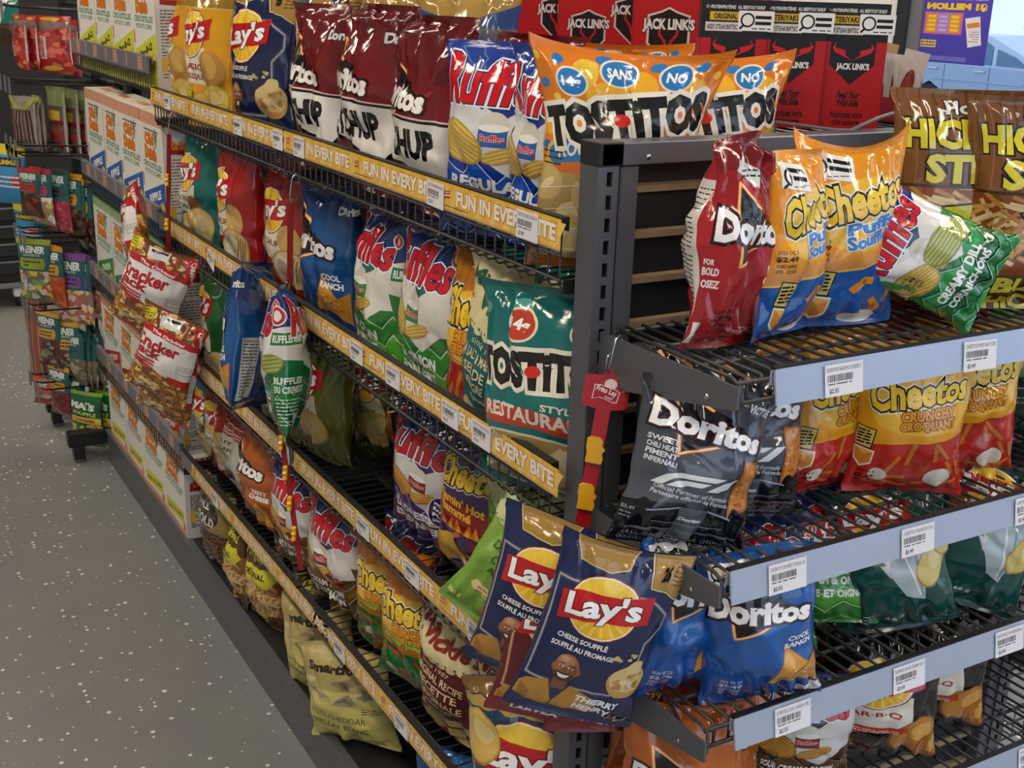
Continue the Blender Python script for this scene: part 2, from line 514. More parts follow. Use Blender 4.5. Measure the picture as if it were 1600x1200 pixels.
# ------------------------------------------------------------------ pillow bags
def bag_shape(W, H, T, seed, n, nv, fold=1.0, ear=0.0, curl=0.0, twist=0.0, lean=0.0, belly=.0, pinch=0.0, slump=0.0):
    rnd = random.Random(seed)
    s = np.linspace(-1, 3, 2 * n + 1); v = np.linspace(0, 1, nv + 1)
    S, Vv = np.meshgrid(s, v)
    a = S * PI / 2
    ca, sa = np.cos(a), np.sin(a)
    vs = np.clip((Vv - .045) / .91, 0, 1)
    tau = np.sin(PI * vs ** (1 + belly)) ** .55
    tau = np.where((vs <= 0) | (vs >= 1), 0, tau)
    tri = np.where(S <= 1, S, 2 - S)
    hw = W / 2 * (1 - .12 * tau - pinch * np.clip((Vv - .6) / .4, 0, 1) ** 1.5)
    X = hw * (.5 * tri + .5 * sa)
    flat = .0012
    D = T / 2 * tau * np.sign(ca) * np.abs(ca) ** .75 + flat * np.sign(ca) * np.abs(ca) ** .5
    Y = -D
    Z = Vv * H
    # pleats running out of both seals
    for v0, sg in ((.045, 1), (.955, -1)):
        d = np.clip((Vv - v0) * sg, 0, 1)
        env = np.exp(-d / .09) * np.clip(d / .03, 0, 1)
        for k in range(4):
            fr, ph = rnd.uniform(3, 9), rnd.uniform(0, 6)
            Y = Y + env * T * .055 * np.sin(fr * PI * tri + ph) * (.4 + np.abs(ca)) * fold
    # sharp folds and dents in the film
    DD = np.zeros_like(X)
    for k in range(int(40 * max(.4, fold))):
        sc, vc = rnd.uniform(-1, 3), rnd.uniform(.04, .96)
        ang = rnd.uniform(0, PI); w = rnd.uniform(.035, .05) if k % 2 else rnd.uniform(.06, .15); Ln = rnd.uniform(.12, .4)
        if abs(vc - .5) > .3 and rnd.random() < .6: ang = PI / 2 + rnd.uniform(-.5, .5)
        ds = (S - sc + 2) % 4 - 2
        dx, dy = ds * W / 2 / H * 1.4, (Vv - vc)
        al = dx * math.cos(ang) + dy * math.sin(ang); ac = -dx * math.sin(ang) + dy * math.cos(ang)
        tent = np.clip(1 - np.abs(ac) / w, 0, 1) * np.exp(-(al / Ln) ** 2 * 2)
        DD += rnd.choice([-1, -1, -1, .8]) * (rnd.uniform(.015, .05) if k % 2 else rnd.uniform(.03, .11)) * T * tent
    # facets: soft random planes
    fx = np.zeros_like(X)
    for k in range(5):
        ang = rnd.uniform(0, PI); fr = rnd.uniform(1.2, 3.2); ph = rnd.random()
        q = (S * math.cos(ang) * .7 + Vv * 3 * math.sin(ang)) * fr / 2 + ph
        fx += (np.abs((q % 1) - .5) * 2 - .5) * T * .035
    # keep the left seam closed: blend displacement where s wraps
    blend = np.clip((3 - S) / .3, 0, 1)
    fx = fx * blend + fx[:, :1] * (1 - blend)
    disp = (DD + fx) * fold * np.clip(tau * 1.3, 0, 1)
    Y = Y - disp * np.sign(ca) * np.abs(ca) ** .6
    X = X + .5 * disp * sa
    # crimp ribs on the seals
    # ears, curl, lean, twist
    top = np.clip((Vv - .8) / .2, 0, 1) ** 2; bot = np.clip((.12 - Vv) / .12, 0, 1) ** 2
    e1, e2 = rnd.uniform(.6, 1.2), rnd.uniform(.6, 1.2)
    Z = Z + ear * H * top * (np.where(tri > 0, e1, e2) * np.abs(tri) ** 1.6 - .3)
    ph = rnd.uniform(0, 6)
    Y = Y + (top + .6 * bot) * T * .16 * np.sin(2.6 * tri + ph) * fold
    Y = Y + curl * H * top
    Z = Z - abs(curl) * H * .45 * top
    X = X + lean * H * Vv ** 2
    Y = Y + slump * H * np.sin(PI * Vv)
    tw = twist * (Vv - .3)
    X, Y = X * np.cos(tw) - Y * np.sin(tw), X * np.sin(tw) + Y * np.cos(tw)
    P = np.stack([X, Y, Z], -1)
    P[:, -1] = P[:, 0]
    ext = np.concatenate([P[:, -2:-1], P, P[:, 1:2]], 1)
    dS = ext[:, 2:] - ext[:, :-2]
    dV = np.gradient(P, axis=0)
    N = np.cross(dS, dV)
    N /= np.linalg.norm(N, axis=-1, keepdims=True) + 1e-12
    return P, N

_design_cache = {}
DESIGN = {}
def design(name, W=20, H=30):
    def deco(f):
        DESIGN[name] = f
        return f
    return deco

def get_design(name, n, nv):
    key = (name, n, nv)
    if key not in _design_cache:
        A, base = DESIGN[name]()
        T, C, L, K = A.soup()
        T = T.copy(); T[..., 0] = T[..., 0] / 10; T[..., 1] = T[..., 1] / 30
        a, b = n / 2, nv          # cells per unit s / v
        T[..., 0] += 1            # s+1 so the grid starts at 0
        T, C, L, K = split_family(T, C, L, K, a, 0)
        T, C, L, K = split_family(T, C, L, K, 0, b)
        T, C, L, K = split_family(T, C, L, K, a, b)
        mk = (np.arange(T.shape[1]) < K[:, None])[..., None]
        ce = (T * mk).sum(1) / K[:, None]
        ok = (ce[:, 1] > 0) & (ce[:, 1] < 1) & (ce[:, 0] > -.7) & (ce[:, 0] < 2.75)
        T, C, L, K, ce = T[ok], C[ok], L[ok], K[ok], ce[ok]
        wrap = ce[:, 0] < 0
        T[wrap, :, 0] += 4; ce[wrap, 0] += 4
        i = np.clip(np.floor(ce[:, 0] * a).astype(int), 0, 2 * n - 1); j = np.clip(np.floor(ce[:, 1] * b).astype(int), 0, nv - 1)
        fu = np.clip(T[..., 0] * a - i[:, None], 0, 1); fv = np.clip(T[..., 1] * b - j[:, None], 0, 1)
        lower = (ce[:, 0] * a - i + ce[:, 1] * b - j) < 1
        _design_cache[key] = (i, j, fu, fv, lower, C, L, K, base)
    return _design_cache[key]

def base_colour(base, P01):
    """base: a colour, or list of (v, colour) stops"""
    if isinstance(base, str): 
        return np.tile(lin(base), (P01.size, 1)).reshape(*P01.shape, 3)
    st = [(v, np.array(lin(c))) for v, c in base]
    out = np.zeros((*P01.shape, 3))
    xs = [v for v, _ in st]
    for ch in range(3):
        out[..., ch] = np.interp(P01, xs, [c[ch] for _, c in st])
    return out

BAGS = []
def bag(name, dsg, loc, yaw, W, H, T, label, cat='chip bag', group=None, tilt=0, roll=0, seed=None, mat='film', res=(36, 50), **kw):
    n, nv = res
    seed = seed if seed is not None else len(BAGS) * 7 + 3
    P, N = bag_shape(W, H, T, seed, n, nv, **kw)
    i, j, fu, fv, lower, C, L, K, base = get_design(dsg, n, nv)
    lw = lower[:, None, None]
    def interp(G):
        a, b, c, d = G[j, i][:, None], G[j, i + 1][:, None], G[j + 1, i][:, None], G[j + 1, i + 1][:, None]
        u, w = fu[..., None], fv[..., None]
        return np.where(lw, a + (b - a) * u + (c - a) * w, d + (c - d) * (1 - u) + (b - d) * (1 - w))
    DP = interp(P); DN = interp(N); DN = DN / (np.linalg.norm(DN, axis=-1, keepdims=True) + 1e-12)
    DP = DP + DN * (L[:, None, None] * .00010)
    # outer object: body; children: the two seals
    root = None
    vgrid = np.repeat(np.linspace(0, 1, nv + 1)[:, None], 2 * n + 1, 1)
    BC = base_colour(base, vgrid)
    cut = max(2, round(nv * .045)) 
    rows = {'bag_body': (cut, nv - cut), 'top_seal': (nv - cut, nv), 'bottom_seal': (0, cut)}
    for part, (r0, r1) in rows.items():
        Pg = P[r0:r1 + 1]; 
        Ng = N[r0:r1 + 1]
        nr, nc = Pg.shape[:2]
        idx = np.arange(nr * nc).reshape(nr, nc)
        A, B, Cc, D = idx[:-1, :-1].ravel(), idx[:-1, 1:].ravel(), idx[1:, :-1].ravel(), idx[1:, 1:].ravel()
        F = np.concatenate([np.stack([A, B, Cc], 1), np.stack([B, D, Cc], 1)]).ravel()
        sel = (j >= r0) & (j < r1)
        m, lo, st = poly_loops(DP[sel], K[sel])
        Vd = DP[sel][m]; Nd = DN[sel][m]; Cd = C[sel][m]
        Vb, Nb = Pg.reshape(-1, 3), Ng.reshape(-1, 3)
        st = np.concatenate([np.arange(0, len(F), 3), len(F) + st]); F = np.concatenate([F, lo + len(Vb)])
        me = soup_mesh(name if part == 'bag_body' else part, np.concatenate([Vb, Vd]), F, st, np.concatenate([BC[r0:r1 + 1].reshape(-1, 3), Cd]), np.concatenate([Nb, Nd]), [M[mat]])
        if root is None:
            root = bpy.data.objects.new(name, me)
            root.location = loc
            root.rotation_euler = (Matrix.Rotation(math.radians(yaw), 3, 'Z') @ Matrix.Rotation(math.radians(roll), 3, 'Y') @ Matrix.Rotation(math.radians(-tilt), 3, 'X')).to_euler()
            link(root)
        else:
            link(bpy.data.objects.new(part, me), root)
    tag(root, label, cat, group)
    BAGS.append(root)
    return root
# ------------------------------------------------------------------ bag artwork (20 x 30 cm canvas; x > 10 runs round to the back)
def nut(A, x0, x1, y0, y1, c='#d9d6cf', ink='#2a2a2a', seed=0):
    A.rect(x0, y0, x1, y1, c)
    A.lines(x0 + .5, x1 - .5, y0 + .5, y1 - .5, max(6, int((y1 - y0) / .55)), ink, seed, .17)

def code_date(A, x, y, ink='#1d1d1d', price='$2.49', a='2026 DE 8', b='308216902', c='070   22:03'):
    A.text(a, x, y + 1.5, 3.4, .6, ink, bold=.01); A.text(price, x, y + .4, 3.6, .95, ink, bold=.03)
    A.text(b, x, y - .65, 3.4, .6, ink, bold=.01); A.text(c, x, y - 1.5, 3.4, .6, ink, bold=.01)

def magnifier_tag(A, x, y, w=5.5, rot=0):
    A.bar(x, y, w, w * .55, '#f3f3f0', rot)
    A.ell(x - w * .24, y + w * .02, w * .2, w * .2, '#111', rot); A.ell(x - w * .24, y + w * .02, w * .15, w * .15, '#f3f3f0', rot)
    A.bar(x - w * .4, y - w * .17, w * .16, w * .06, '#111', rot + 45)
    A.bar(x + w * .2, y + w * .1, w * .45, w * .09, '#111', rot); A.bar(x + w * .2, y - w * .06, w * .45, w * .09, '#111', rot)
    A.lines(x - w * .1, x + w * .42, y - w * .26, y - w * .16, 1, '#333', 3, .14)

def sun_logo(A, x, y, k=1.0, rot=10, small='#c22'):
    """round yellow sun with a red ribbon and white script"""
    A.ell(x, y, 4.75 * k, 4.75 * k, '#7c1410'); A.ell(x, y, 4.55 * k, 4.55 * k, '#f7efdc'); A.ell(x, y, 4.3 * k, 4.3 * k, '#f4b91c', c2='#ffd83e')
    for t in range(0, 360, 20):
        r = math.radians(t)
        A.poly([(x + .9 * k * math.cos(r), y + .9 * k * math.sin(r)), (x + 4.1 * k * math.cos(r - .06), y + 4.1 * k * math.sin(r - .06)), (x + 4.1 * k * math.cos(r + .06), y + 4.1 * k * math.sin(r + .06))], '#fbd95a')
    r = math.radians(rot); ca, sa = math.cos(r), math.sin(r)
    rib = [(-6.1, -2.3), (-3, -1.9), (0, -1.8), (3, -2.0), (5.9, -1.7), (6.3, 2.3), (3, 1.9), (0, 2.1), (-3, 2.3), (-5.5, 2.0)]
    A.poly([(x + k * (a * ca - b * sa), y + k * (a * sa + b * ca)) for a, b in rib], '#c3161c')
    A.text("Lay's", x, y - .1 * k, 9.6 * k, 4.3 * k, '#ffffff', rot=rot, slant=.12, bold=.035, out=((.03, '#6d0d10'),))

def ray_chips(A, seed, c='#dcb95c', d='#c19a40', ridges=0):
    A.chip(5.2, 6.2, 4.2, 3.6, 20, seed, c, d, ridges=ridges); A.chip(1.6, 4.6, 3.6, 3.0, -15, seed + 1, c, d, ridges=ridges); A.chip(6.8, 3.2, 3.0, 2.6, 40, seed + 2, c, d, ridges=ridges)

def sun_bag(base, t1, t2, tcol, panel='#efe6cf', extra=None, food=None, ridges=0, band=None, wt='235 g', k=1.05):
    A = Art()
    if band: A.rect(-10, 25.2, 30, 30, band); A.rect(-10, 24.9, 30, 25.2, '#d8b56a')
    A.poly([(-8.5, 17), (3.4, 17), (4.0, 9.5), (-7.5, 9.5)], panel)
    sun_logo(A, -1.6, 19.6, k)
    A.text(t1, -2.2, 13.0, 8.5, 1.35, tcol, bold=.03); A.text(t2 if t2 != t1 else '', -2.2, 10.9, 9.2, 1.35, tcol, bold=.03)
    if food: food(A)
    else: ray_chips(A, 11, ridges=ridges)
    if extra: extra(A)
    nut(A, 12.2, 16.4, 5, 23, '#d7cdb6' if panel != '#1b2450' else '#c9c5ba', '#4a3a20', 2)
    A.text(wt, -7, 1.6, 2.6, .8, '#f1e6c8', bold=.02)
    return A, base

@design('sun_classic')
def _():
    def food(A):
        A.ell(5.2, 12.6, 3.6, 4.2, '#a8772f', 20, c2='#c9963f'); A.ell(4.6, 13.4, 2.2, 2.6, '#d2a650', 20)
        ray_chips(A, 4, '#dec15f', '#b8953a')
        A.poly([(-6.6, 8.8), (-1.5, 8.4), (-1.8, 6.6), (-6.6, 7.1)], '#e9e03a'); A.lines(-6, -2, 7, 8.3, 2, '#6a5a10', 1)
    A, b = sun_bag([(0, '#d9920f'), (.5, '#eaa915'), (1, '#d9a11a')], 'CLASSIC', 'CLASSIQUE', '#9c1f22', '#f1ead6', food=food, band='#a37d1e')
    return A, b

def navy_person(A, x, y, k):
    """printed picture of a smiling bald person in a mustard track top"""
    A.poly([(x - 7.2 * k, y - 10 * k), (x - 6.6 * k, y - 5.4 * k), (x - 5.4 * k, y - 4.2 * k), (x - 1.8 * k, y - 3.0 * k), (x + 1.8 * k, y - 3.0 * k), (x + 5.0 * k, y - 4.4 * k), (x + 6.2 * k, y - 6 * k), (x + 7 * k, y - 10 * k)], '#b98530')
    A.poly([(x - 6.2 * k, y - 5.4 * k), (x - 3.6 * k, y - 6.4 * k), (x - 3.4 * k, y - 10 * k), (x - 5.6 * k, y - 10 * k)], '#9c6c22')
    A.poly([(x + 2.8 * k, y - 4.6 * k), (x + 5.2 * k, y - 5.6 * k), (x + 5.6 * k, y - 10 * k), (x + 3.4 * k, y - 10 * k)], '#c8963e')
    A.poly([(x - 1.7 * k, y - 2.9 * k), (x + 1.7 * k, y - 2.9 * k), (x + .5 * k, y - 7 * k), (x - .1 * k, y - 7 * k)], '#20284a')
    A.line([(x + .2 * k, y - 7 * k), (x + .2 * k, y - 10 * k)], .25 * k, '#20284a')
    A.poly([(x - 1.1 * k, y - 4.4 * k), (x + 1.1 * k, y - 4.4 * k), (x + 1.2 * k, y - 1.5 * k), (x - 1.2 * k, y - 1.5 * k)], '#7e4c32')
    A.ell(x - 1.95 * k, y - .1 * k, .35 * k, .7 * k, '#8a5639', n=12); A.ell(x + 1.95 * k, y - .1 * k, .35 * k, .7 * k, '#8a5639', n=12)
    A.ell(x, y + .2 * k, 1.95 * k, 2.75 * k, '#9c6443', n=26); A.ell(x - .3 * k, y + 1.5 * k, 1.35 * k, 1.2 * k, '#b98058', n=20); A.ell(x - .5 * k, y + 1.9 * k, .7 * k, .6 * k, '#d09c74', n=16)
    A.ell(x + 1.2 * k, y - .3 * k, .55 * k, 1.6 * k, '#7e4c32', n=16)
    A.poly([(x - 1.7 * k, y - .9 * k), (x - .9 * k, y - .75 * k), (x + .9 * k, y - .75 * k), (x + 1.7 * k, y - .9 * k), (x + 1.1 * k, y - 2.3 * k), (x, y - 2.7 * k), (x - 1.1 * k, y - 2.3 * k)], '#4e2d1e')
    for sx in (-1, 1):
        A.ell(x + sx * .75 * k, y + .35 * k, .42 * k, .2 * k, '#efe6de', n=12); A.ell(x + sx * .75 * k, y + .35 * k, .18 * k, .19 * k, '#1d120c', n=10)
        A.bar(x + sx * .78 * k, y + .85 * k, 1.0 * k, .18 * k, '#2b170e', sx * -8)
    A.poly([(x - .15 * k, y + .4 * k), (x + .15 * k, y + .4 * k), (x + .5 * k, y - .55 * k), (x - .5 * k, y - .55 * k)], '#86512f')
    A.poly([(x - 1.0 * k, y - 1.05 * k), (x, y - 1.2 * k), (x + 1.0 * k, y - 1.05 * k), (x + .6 * k, y - 1.75 * k), (x, y - 1.95 * k), (x - .6 * k, y - 1.75 * k)], '#fbf7f2')

def navy_frame(A):
    for w, c in ((.75, '#1c4f97'), (.28, '#c9ac6c')):
        A.line([(-8.6, 22.5), (5.5, 22.5), (8.2, 20.6), (8.2, 18.6), (6.2, 15.8), (6.2, 9), (3.6, 6.8), (-8.6, 6.8), (-8.6, 22.5)], w, c)

def souffle(A, x, y, r):
    A.ell(x, y, r, r * .96, '#c89a52', 0, 26, wob=.02, seed=2); A.ell(x, y + .15 * r, r * .9, r * .78, '#e1c684', 0, 24, wob=.03, seed=4)
    A.blobs(x - r * .6, y - r * .3, x + r * .6, y + r * .6, 12, ['#c79c57', '#eedcab', '#b98642'], (.12 * r, .25 * r), 5)
    A.ell(x + .1 * r, y + .85 * r, r * .42, r * .4, '#e5cf91', 20, 16, wob=.08, seed=8)
    A.blobs(x - r * 1.0, y + r * 1.1, x + r * .4, y + r * 1.6, 5, ['#dcc687', '#cdb06a'], (.1 * r, .2 * r), 9)

def navy_bag(big=False):
    A = Art()
    A.poly([(-6.5, 30), (1.2, 30), (.4, 27.2), (-1.4, 26.2), (-5.6, 26.8)], '#a9823c'); A.line([(-6.6, 30), (-5.7, 26.7), (-1.4, 26.1), (.5, 27.1), (1.3, 30)], .2, '#d8bd7c')
    A.rect(12, 26, 30, 30, '#a9823c')
    A.poly([(3.2, 29.9), (10, 29.9), (12, 29.9), (12, 23), (10, 23.4), (6.8, 24.8), (4.2, 25.2)], '#b58d45'); A.line([(3.0, 29.9), (4.0, 25.1), (6.8, 24.6), (10, 23.2)], .22, '#e4cb90')
    A.text('26', 5.8, 27.2, 1.5, 2.2, '#1a1a20', bold=.06); A.lines(7.0, 9.8, 25.6, 28.6, 5, '#3a2c10', 3, .15)
    for w, c in ((.75, '#1c4f97'), (.28, '#c9ac6c')):
        A.line([(-8.8, 23.5), (4.5, 23.5), (8.4, 21.2), (8.4, 18.8), (6.2, 16.4), (6.2, 9.6), (3.6, 6.6), (-8.8, 6.6), (-8.8, 23.5)], w, c)
    sun_logo(A, -1.2, 20.6, 1.06, 8)
    A.text('CHEESE SOUFFLÉ', -2.6, 14.9, 7.2, 1.05, '#f3f1ea', bold=.03); A.text('SOUFFLÉ AU FROMAGE', -2.2, 13.4, 9.0, 1.05, '#f3f1ea', bold=.03)
    souffle(A, 5.8, 9.4, 3.3)
    navy_person(A, -3.2, 9.6, .92)
    A.poly([(-10, 0), (10, 0), (10, 1.4), (3, 2.2), (-4, 1.6), (-10, 2.6)], '#18224e')
    A.text('THIERRY', 2.6, 4.7, 6.2, 1.3, '#ffffff', bold=.045, slant=.08, rot=-4); A.text('HENRY', 2.2, 3.0, 5.0, 1.3, '#ffffff', bold=.045, slant=.08, rot=-4)
    A.line([(3.5, 1.6), (5, 2.5), (4.6, 1.1), (6.2, 2.3), (6.0, .9), (8.2, 2.0)], .18, '#d7b45f')
    nut(A, 11.6, 15.2, 4, 22, '#c9cbd2', '#333a55', 4)
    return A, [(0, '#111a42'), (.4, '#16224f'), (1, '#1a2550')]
design('sun_navy')(navy_bag)

@design('sun_maroon')
def _():
    A = Art()
    A.rect(-10, 27.8, 30, 30, '#8f6a2c')
    for w, c in ((.7, '#a5704a'), (.3, '#d9b070')): A.line([(-8, 23), (6, 23), (8, 20), (8, 9), (5, 6), (-8, 6), (-8, 23)], w, c)
    sun_logo(A, -1.4, 20, 1.0, 8)
    A.ell(5.6, 10.2, 3.4, 4.6, '#f0ead8', 12); A.ell(5.6, 10.3, 3.0, 4.1, '#6a2a18', 12)
    A.sticks(3.2, 7.0, 8.2, 14.0, 46, ['#d9a54a', '#c4882e', '#ecca77'], (1.0, 2.2), .34, 3)
    A.blobs(3.5, 7.4, 8, 13, 12, ['#7c3218', '#f2e7c4', '#8b1d18'], (.25, .45), 4)
    navy_person(A, -3.4, 9.0, .8)
    A.poly([(-10, 0), (10, 0), (10, 4.4), (4, 5.4), (-10, 3.0)], '#7b1a22')
    A.text('RICHIE', -2.2, 3.4, 6, 1.2, '#fff', bold=.04, rot=-6); A.text('LARYEA', -2.0, 1.9, 6.4, 1.2, '#fff', bold=.04, rot=-6)
    A.text('NATHAN', 6.2, 3.6, 5.6, 1.2, '#fff', bold=.04, rot=-6); A.text('SALIBA', 6.2, 2.2, 5.4, 1.2, '#fff', bold=.04, rot=-6)
    nut(A, 11.6, 15.2, 4, 22, '#cdbfc0', '#44222a', 4)
    return A, [(0, '#6a1420'), (1, '#5c1119')]

@design('sun_steak')
def _():
    A = Art(); A.rect(-10, 27.8, 30, 30, '#8f6a2c')
    navy_frame(A); sun_logo(A, -1, 20.4, 1.15, 4)
    A.chip(-7, 22, 2.9, 4.2, 10, 3); A.rect(-10, 26.2, 2, 27.6, '#b99a4a')
    A.text('STEAK', -4, 13.4, 4.5, 1.1, '#dfe8f0', bold=.03); A.text('STEAK FRITES', -3, 11.8, 7.5, 1.1, '#dfe8f0', bold=.03)
    ray_chips(A, 9); return A, [(0, '#163454'), (1, '#1b3f63')]

@design('sun_teal')
def _():
    def food(A): A.ell(3.0, 11, 2.6, 3.4, '#8c5a2c', 20); A.chip(3.8, 7.0, 4.8, 4.6, 20, 3, '#d8c07c', '#b59a55', '#e8d8a4'); A.chip(-2, 5.4, 3.2, 3.6, -20, 5, '#d0b873', '#b59a55')
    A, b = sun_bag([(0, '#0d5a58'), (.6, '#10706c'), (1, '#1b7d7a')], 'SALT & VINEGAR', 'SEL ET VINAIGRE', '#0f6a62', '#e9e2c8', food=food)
    return A, b

@design('sun_ketchup')
def _():
    def food(A):
        A.ell(4.4, 14, 2.8, 3.4, '#cfa964', 15); A.chip(3.6, 7.4, 4.6, 4.6, 25, 4, '#ddc189', '#b89055', ridges=0); A.ell(2.6, 7.6, 2.5, 3.3, '#e9e2cf', 10); A.ell(2.6, 7.6, 1.7, 2.4, '#cdb9a0', 10)
        for q in range(4): A.bar(4.6 + q * .8, 7.6, .35, 6.2 - q * .7, '#a4804a', -18)
        A.poly([(-10, 0), (10, 0), (10, 3), (0, 4), (-10, 2.4)], '#8e1a1c')
    A, b = sun_bag([(0, '#9a1b1e'), (1, '#ab2220')], 'KETCHUP', 'KETCHUP', '#7a1216', '#efe6d2', food=food)
    nut(A, 12.5, 17, 6, 24, '#cbb9a6', '#7a4a3a', 5)
    return A, b

@design('sun_ketchup_small')
def _():
    def food(A): A.poly([(-10, 0), (10, 0), (10, 6), (-10, 8)], '#8e1620'); A.chip(-5, 4, 2.6, 2, 0, 3); A.chip(5, 4, 2.6, 2, 0, 5)
    A, b = sun_bag('#b01c22', 'KETCHUP', 'KETCHUP', '#8c1018', '#f1ecdf', food=food); return A, b

@design('sun_green')
def _():
    def food(A): A.chip(1.2, 5.6, 4.2, 3.8, 15, 3, '#d8c483', '#b3994e'); A.chip(6, 7.2, 3.2, 3, 15, 8, '#d8c483', '#b3994e')
    def extra(A): A.ell(5.0, 25.2, 1.9, 1.9, '#8fc3a4'); A.ell(5.0, 25.2, 1.5, 1.5, '#1d5a35')
    A, b = sun_bag([(0, '#114a28'), (1, '#1c6a38')], 'SOUR CREAM', 'CREME SURE', '#1c5a30', '#e6e0c8', food=food, extra=extra); return A, b

@design('sun_olive')
def _():
    def food(A): A.chip(1.0, 9.0, 4.6, 4.2, 10, 3, '#c4ab62', '#9c8440', '#d2be7c'); A.ell(-5, 12.5, 2, 3, '#e0d8c0', 20); A.ell(-5, 9.5, 2.5, 1.6, '#8f9a1e')
    A, b = sun_bag([(0, '#454a10'), (.5, '#5a5f18'), (1, '#666a20')], 'DILL PICKLE', 'CORNICHON', '#4a5410', '#c9c49a', food=food); return A, b

@design('sun_bbq')
def _():
    def food(A):
        A.chip(5.4, 7.4, 4.6, 4.4, 20, 3, '#c58436', '#8d4f1c', '#e2a954'); A.chip(8, 4, 3.4, 3.2, 60, 4, '#b8742c', '#8d4f1c', '#e2a954')
        A.ell(-4, 3.6, 3.4, 2.6, '#6e1a14'); A.ell(-4, 3.8, 2.8, 2.0, '#3a0c0a'); A.bar(-6, 8.4, 1.3, 9.5, '#8c5a30', 28)
        A.poly([(-8, 9.6), (3.4, 10.2), (3.6, 8.4), (-1, 8.8), (-7.6, 7.2)], '#c23a26'); A.lines(-6, 2, 8.5, 9.4, 2, '#f3d9c0', 5, .2)
    A = Art(); A.ell(-9, 14, 3, 4.6, '#8a5a30', 15)
    A2, b = sun_bag([(0, '#15110f'), (1, '#0e0c0c')], 'BAR·B·Q', 'BAR·B·Q', '#b3261e', '#ece7da', food=food, k=1.1)
    return A2, b

@design('sun_dill_dark')
def _():
    A = Art()
    A.poly([(-10, 30), (10, 30), (10, 23.5), (4, 22.2), (-10, 24.2)], '#0e4a44'); sun_logo(A, -2.4, 25.2, .85, 6)
    A.poly([(-5, 22), (3, 22), (5.2, 10), (-1.0, 13.5)], '#dfe6dc'); A.text('SALT & VINEGAR', 0, 18.4, 6, 1.1, '#15504a', rot=-24, bold=.03)
    A.poly([(.5, 22), (4.5, 20.5), (3.6, 7.5), (1, 9), (-1.2, 14.5)], '#b9c9cf'); A.line([(.8, 20), (3.0, 8.8)], .3, '#f5f7f8'); A.line([(2.6, 20), (3.3, 8.6)], .2, '#8496a0')
    A.poly([(-5.4, 18.2), (-2, 17.4), (-1.4, 16), (-5, 16.4)], '#6e6660')
    A.ell(-6.2, 20.4, 1.8, 2.0, '#8a4e22')
    A.chip(5.2, 14.5, 2.4, 4.6, -12, 3, '#e2cd7c', '#b79b4a', '#efe2a8'); A.chip(7.6, 19, 2.4, 3.8, 30, 4, '#e2cd7c', '#b79b4a')
    A.text('66 g', -.5, 3.5, 2.6, 1.0, '#cfe0da', bold=.02); A.lines(-7, -3, 3, 5, 3, '#cfe0da', 3, .15)
    A.poly([(11, 26), (15, 26), (14.4, 14), (15.4, 4), (11, 2)], '#d9dad6'); A.lines(11.5, 14, 4, 25, 30, '#333', 3, .2)
    A.poly([(-15, 26), (-11, 26), (-11, 2), (-15, 4)], '#d9dad6'); A.lines(-14.5, -11.4, 4, 25, 30, '#333', 3, .2)
    return A, [(0, '#0b3f3c'), (.5, '#0f5650'), (1, '#0c4541')]

# ---- ridged chip bags
def zig(A, cols, lines_c, y0=0, y1=11, x0=-10, x1=30, w=.16, seed=1):
    """bold angular bands with thin outlines"""
    rnd = random.Random(seed)
    k = 0; y = y1
    while y > y0 - 4:
        pts = []; x = x0; q = 0
        while x <= x1 + 5:
            pts.append((x, y + (2.6 if q % 2 else 0) + (.9 if q % 4 > 1 else 0))); x += 3.2 if q % 2 else 2.2; q += 1
        low = [(a, b - 2.8) for a, b in pts][::-1]
        pp = [(min(a, x1), b) for a, b in pts + low]
        for a0, a1, b1, b0 in zip(pts[:-1], pts[1:], low[::-1][1:], low[::-1][:-1]):
            A.poly([a0, a1, b1, b0], cols[k % len(cols)])
        A.line(pts, w, lines_c)
        y -= 3.4; k += 1

def ridge_logo(A, x, y, w, rot=-4, k=1.0):
    A.text('Ruffles', x, y, w, w * .42, '#d4161e', rot=rot, slant=.08, bold=.028, grow=-.28, out=((.05, '#ffffff'), (.022, '#1a2a6c')))

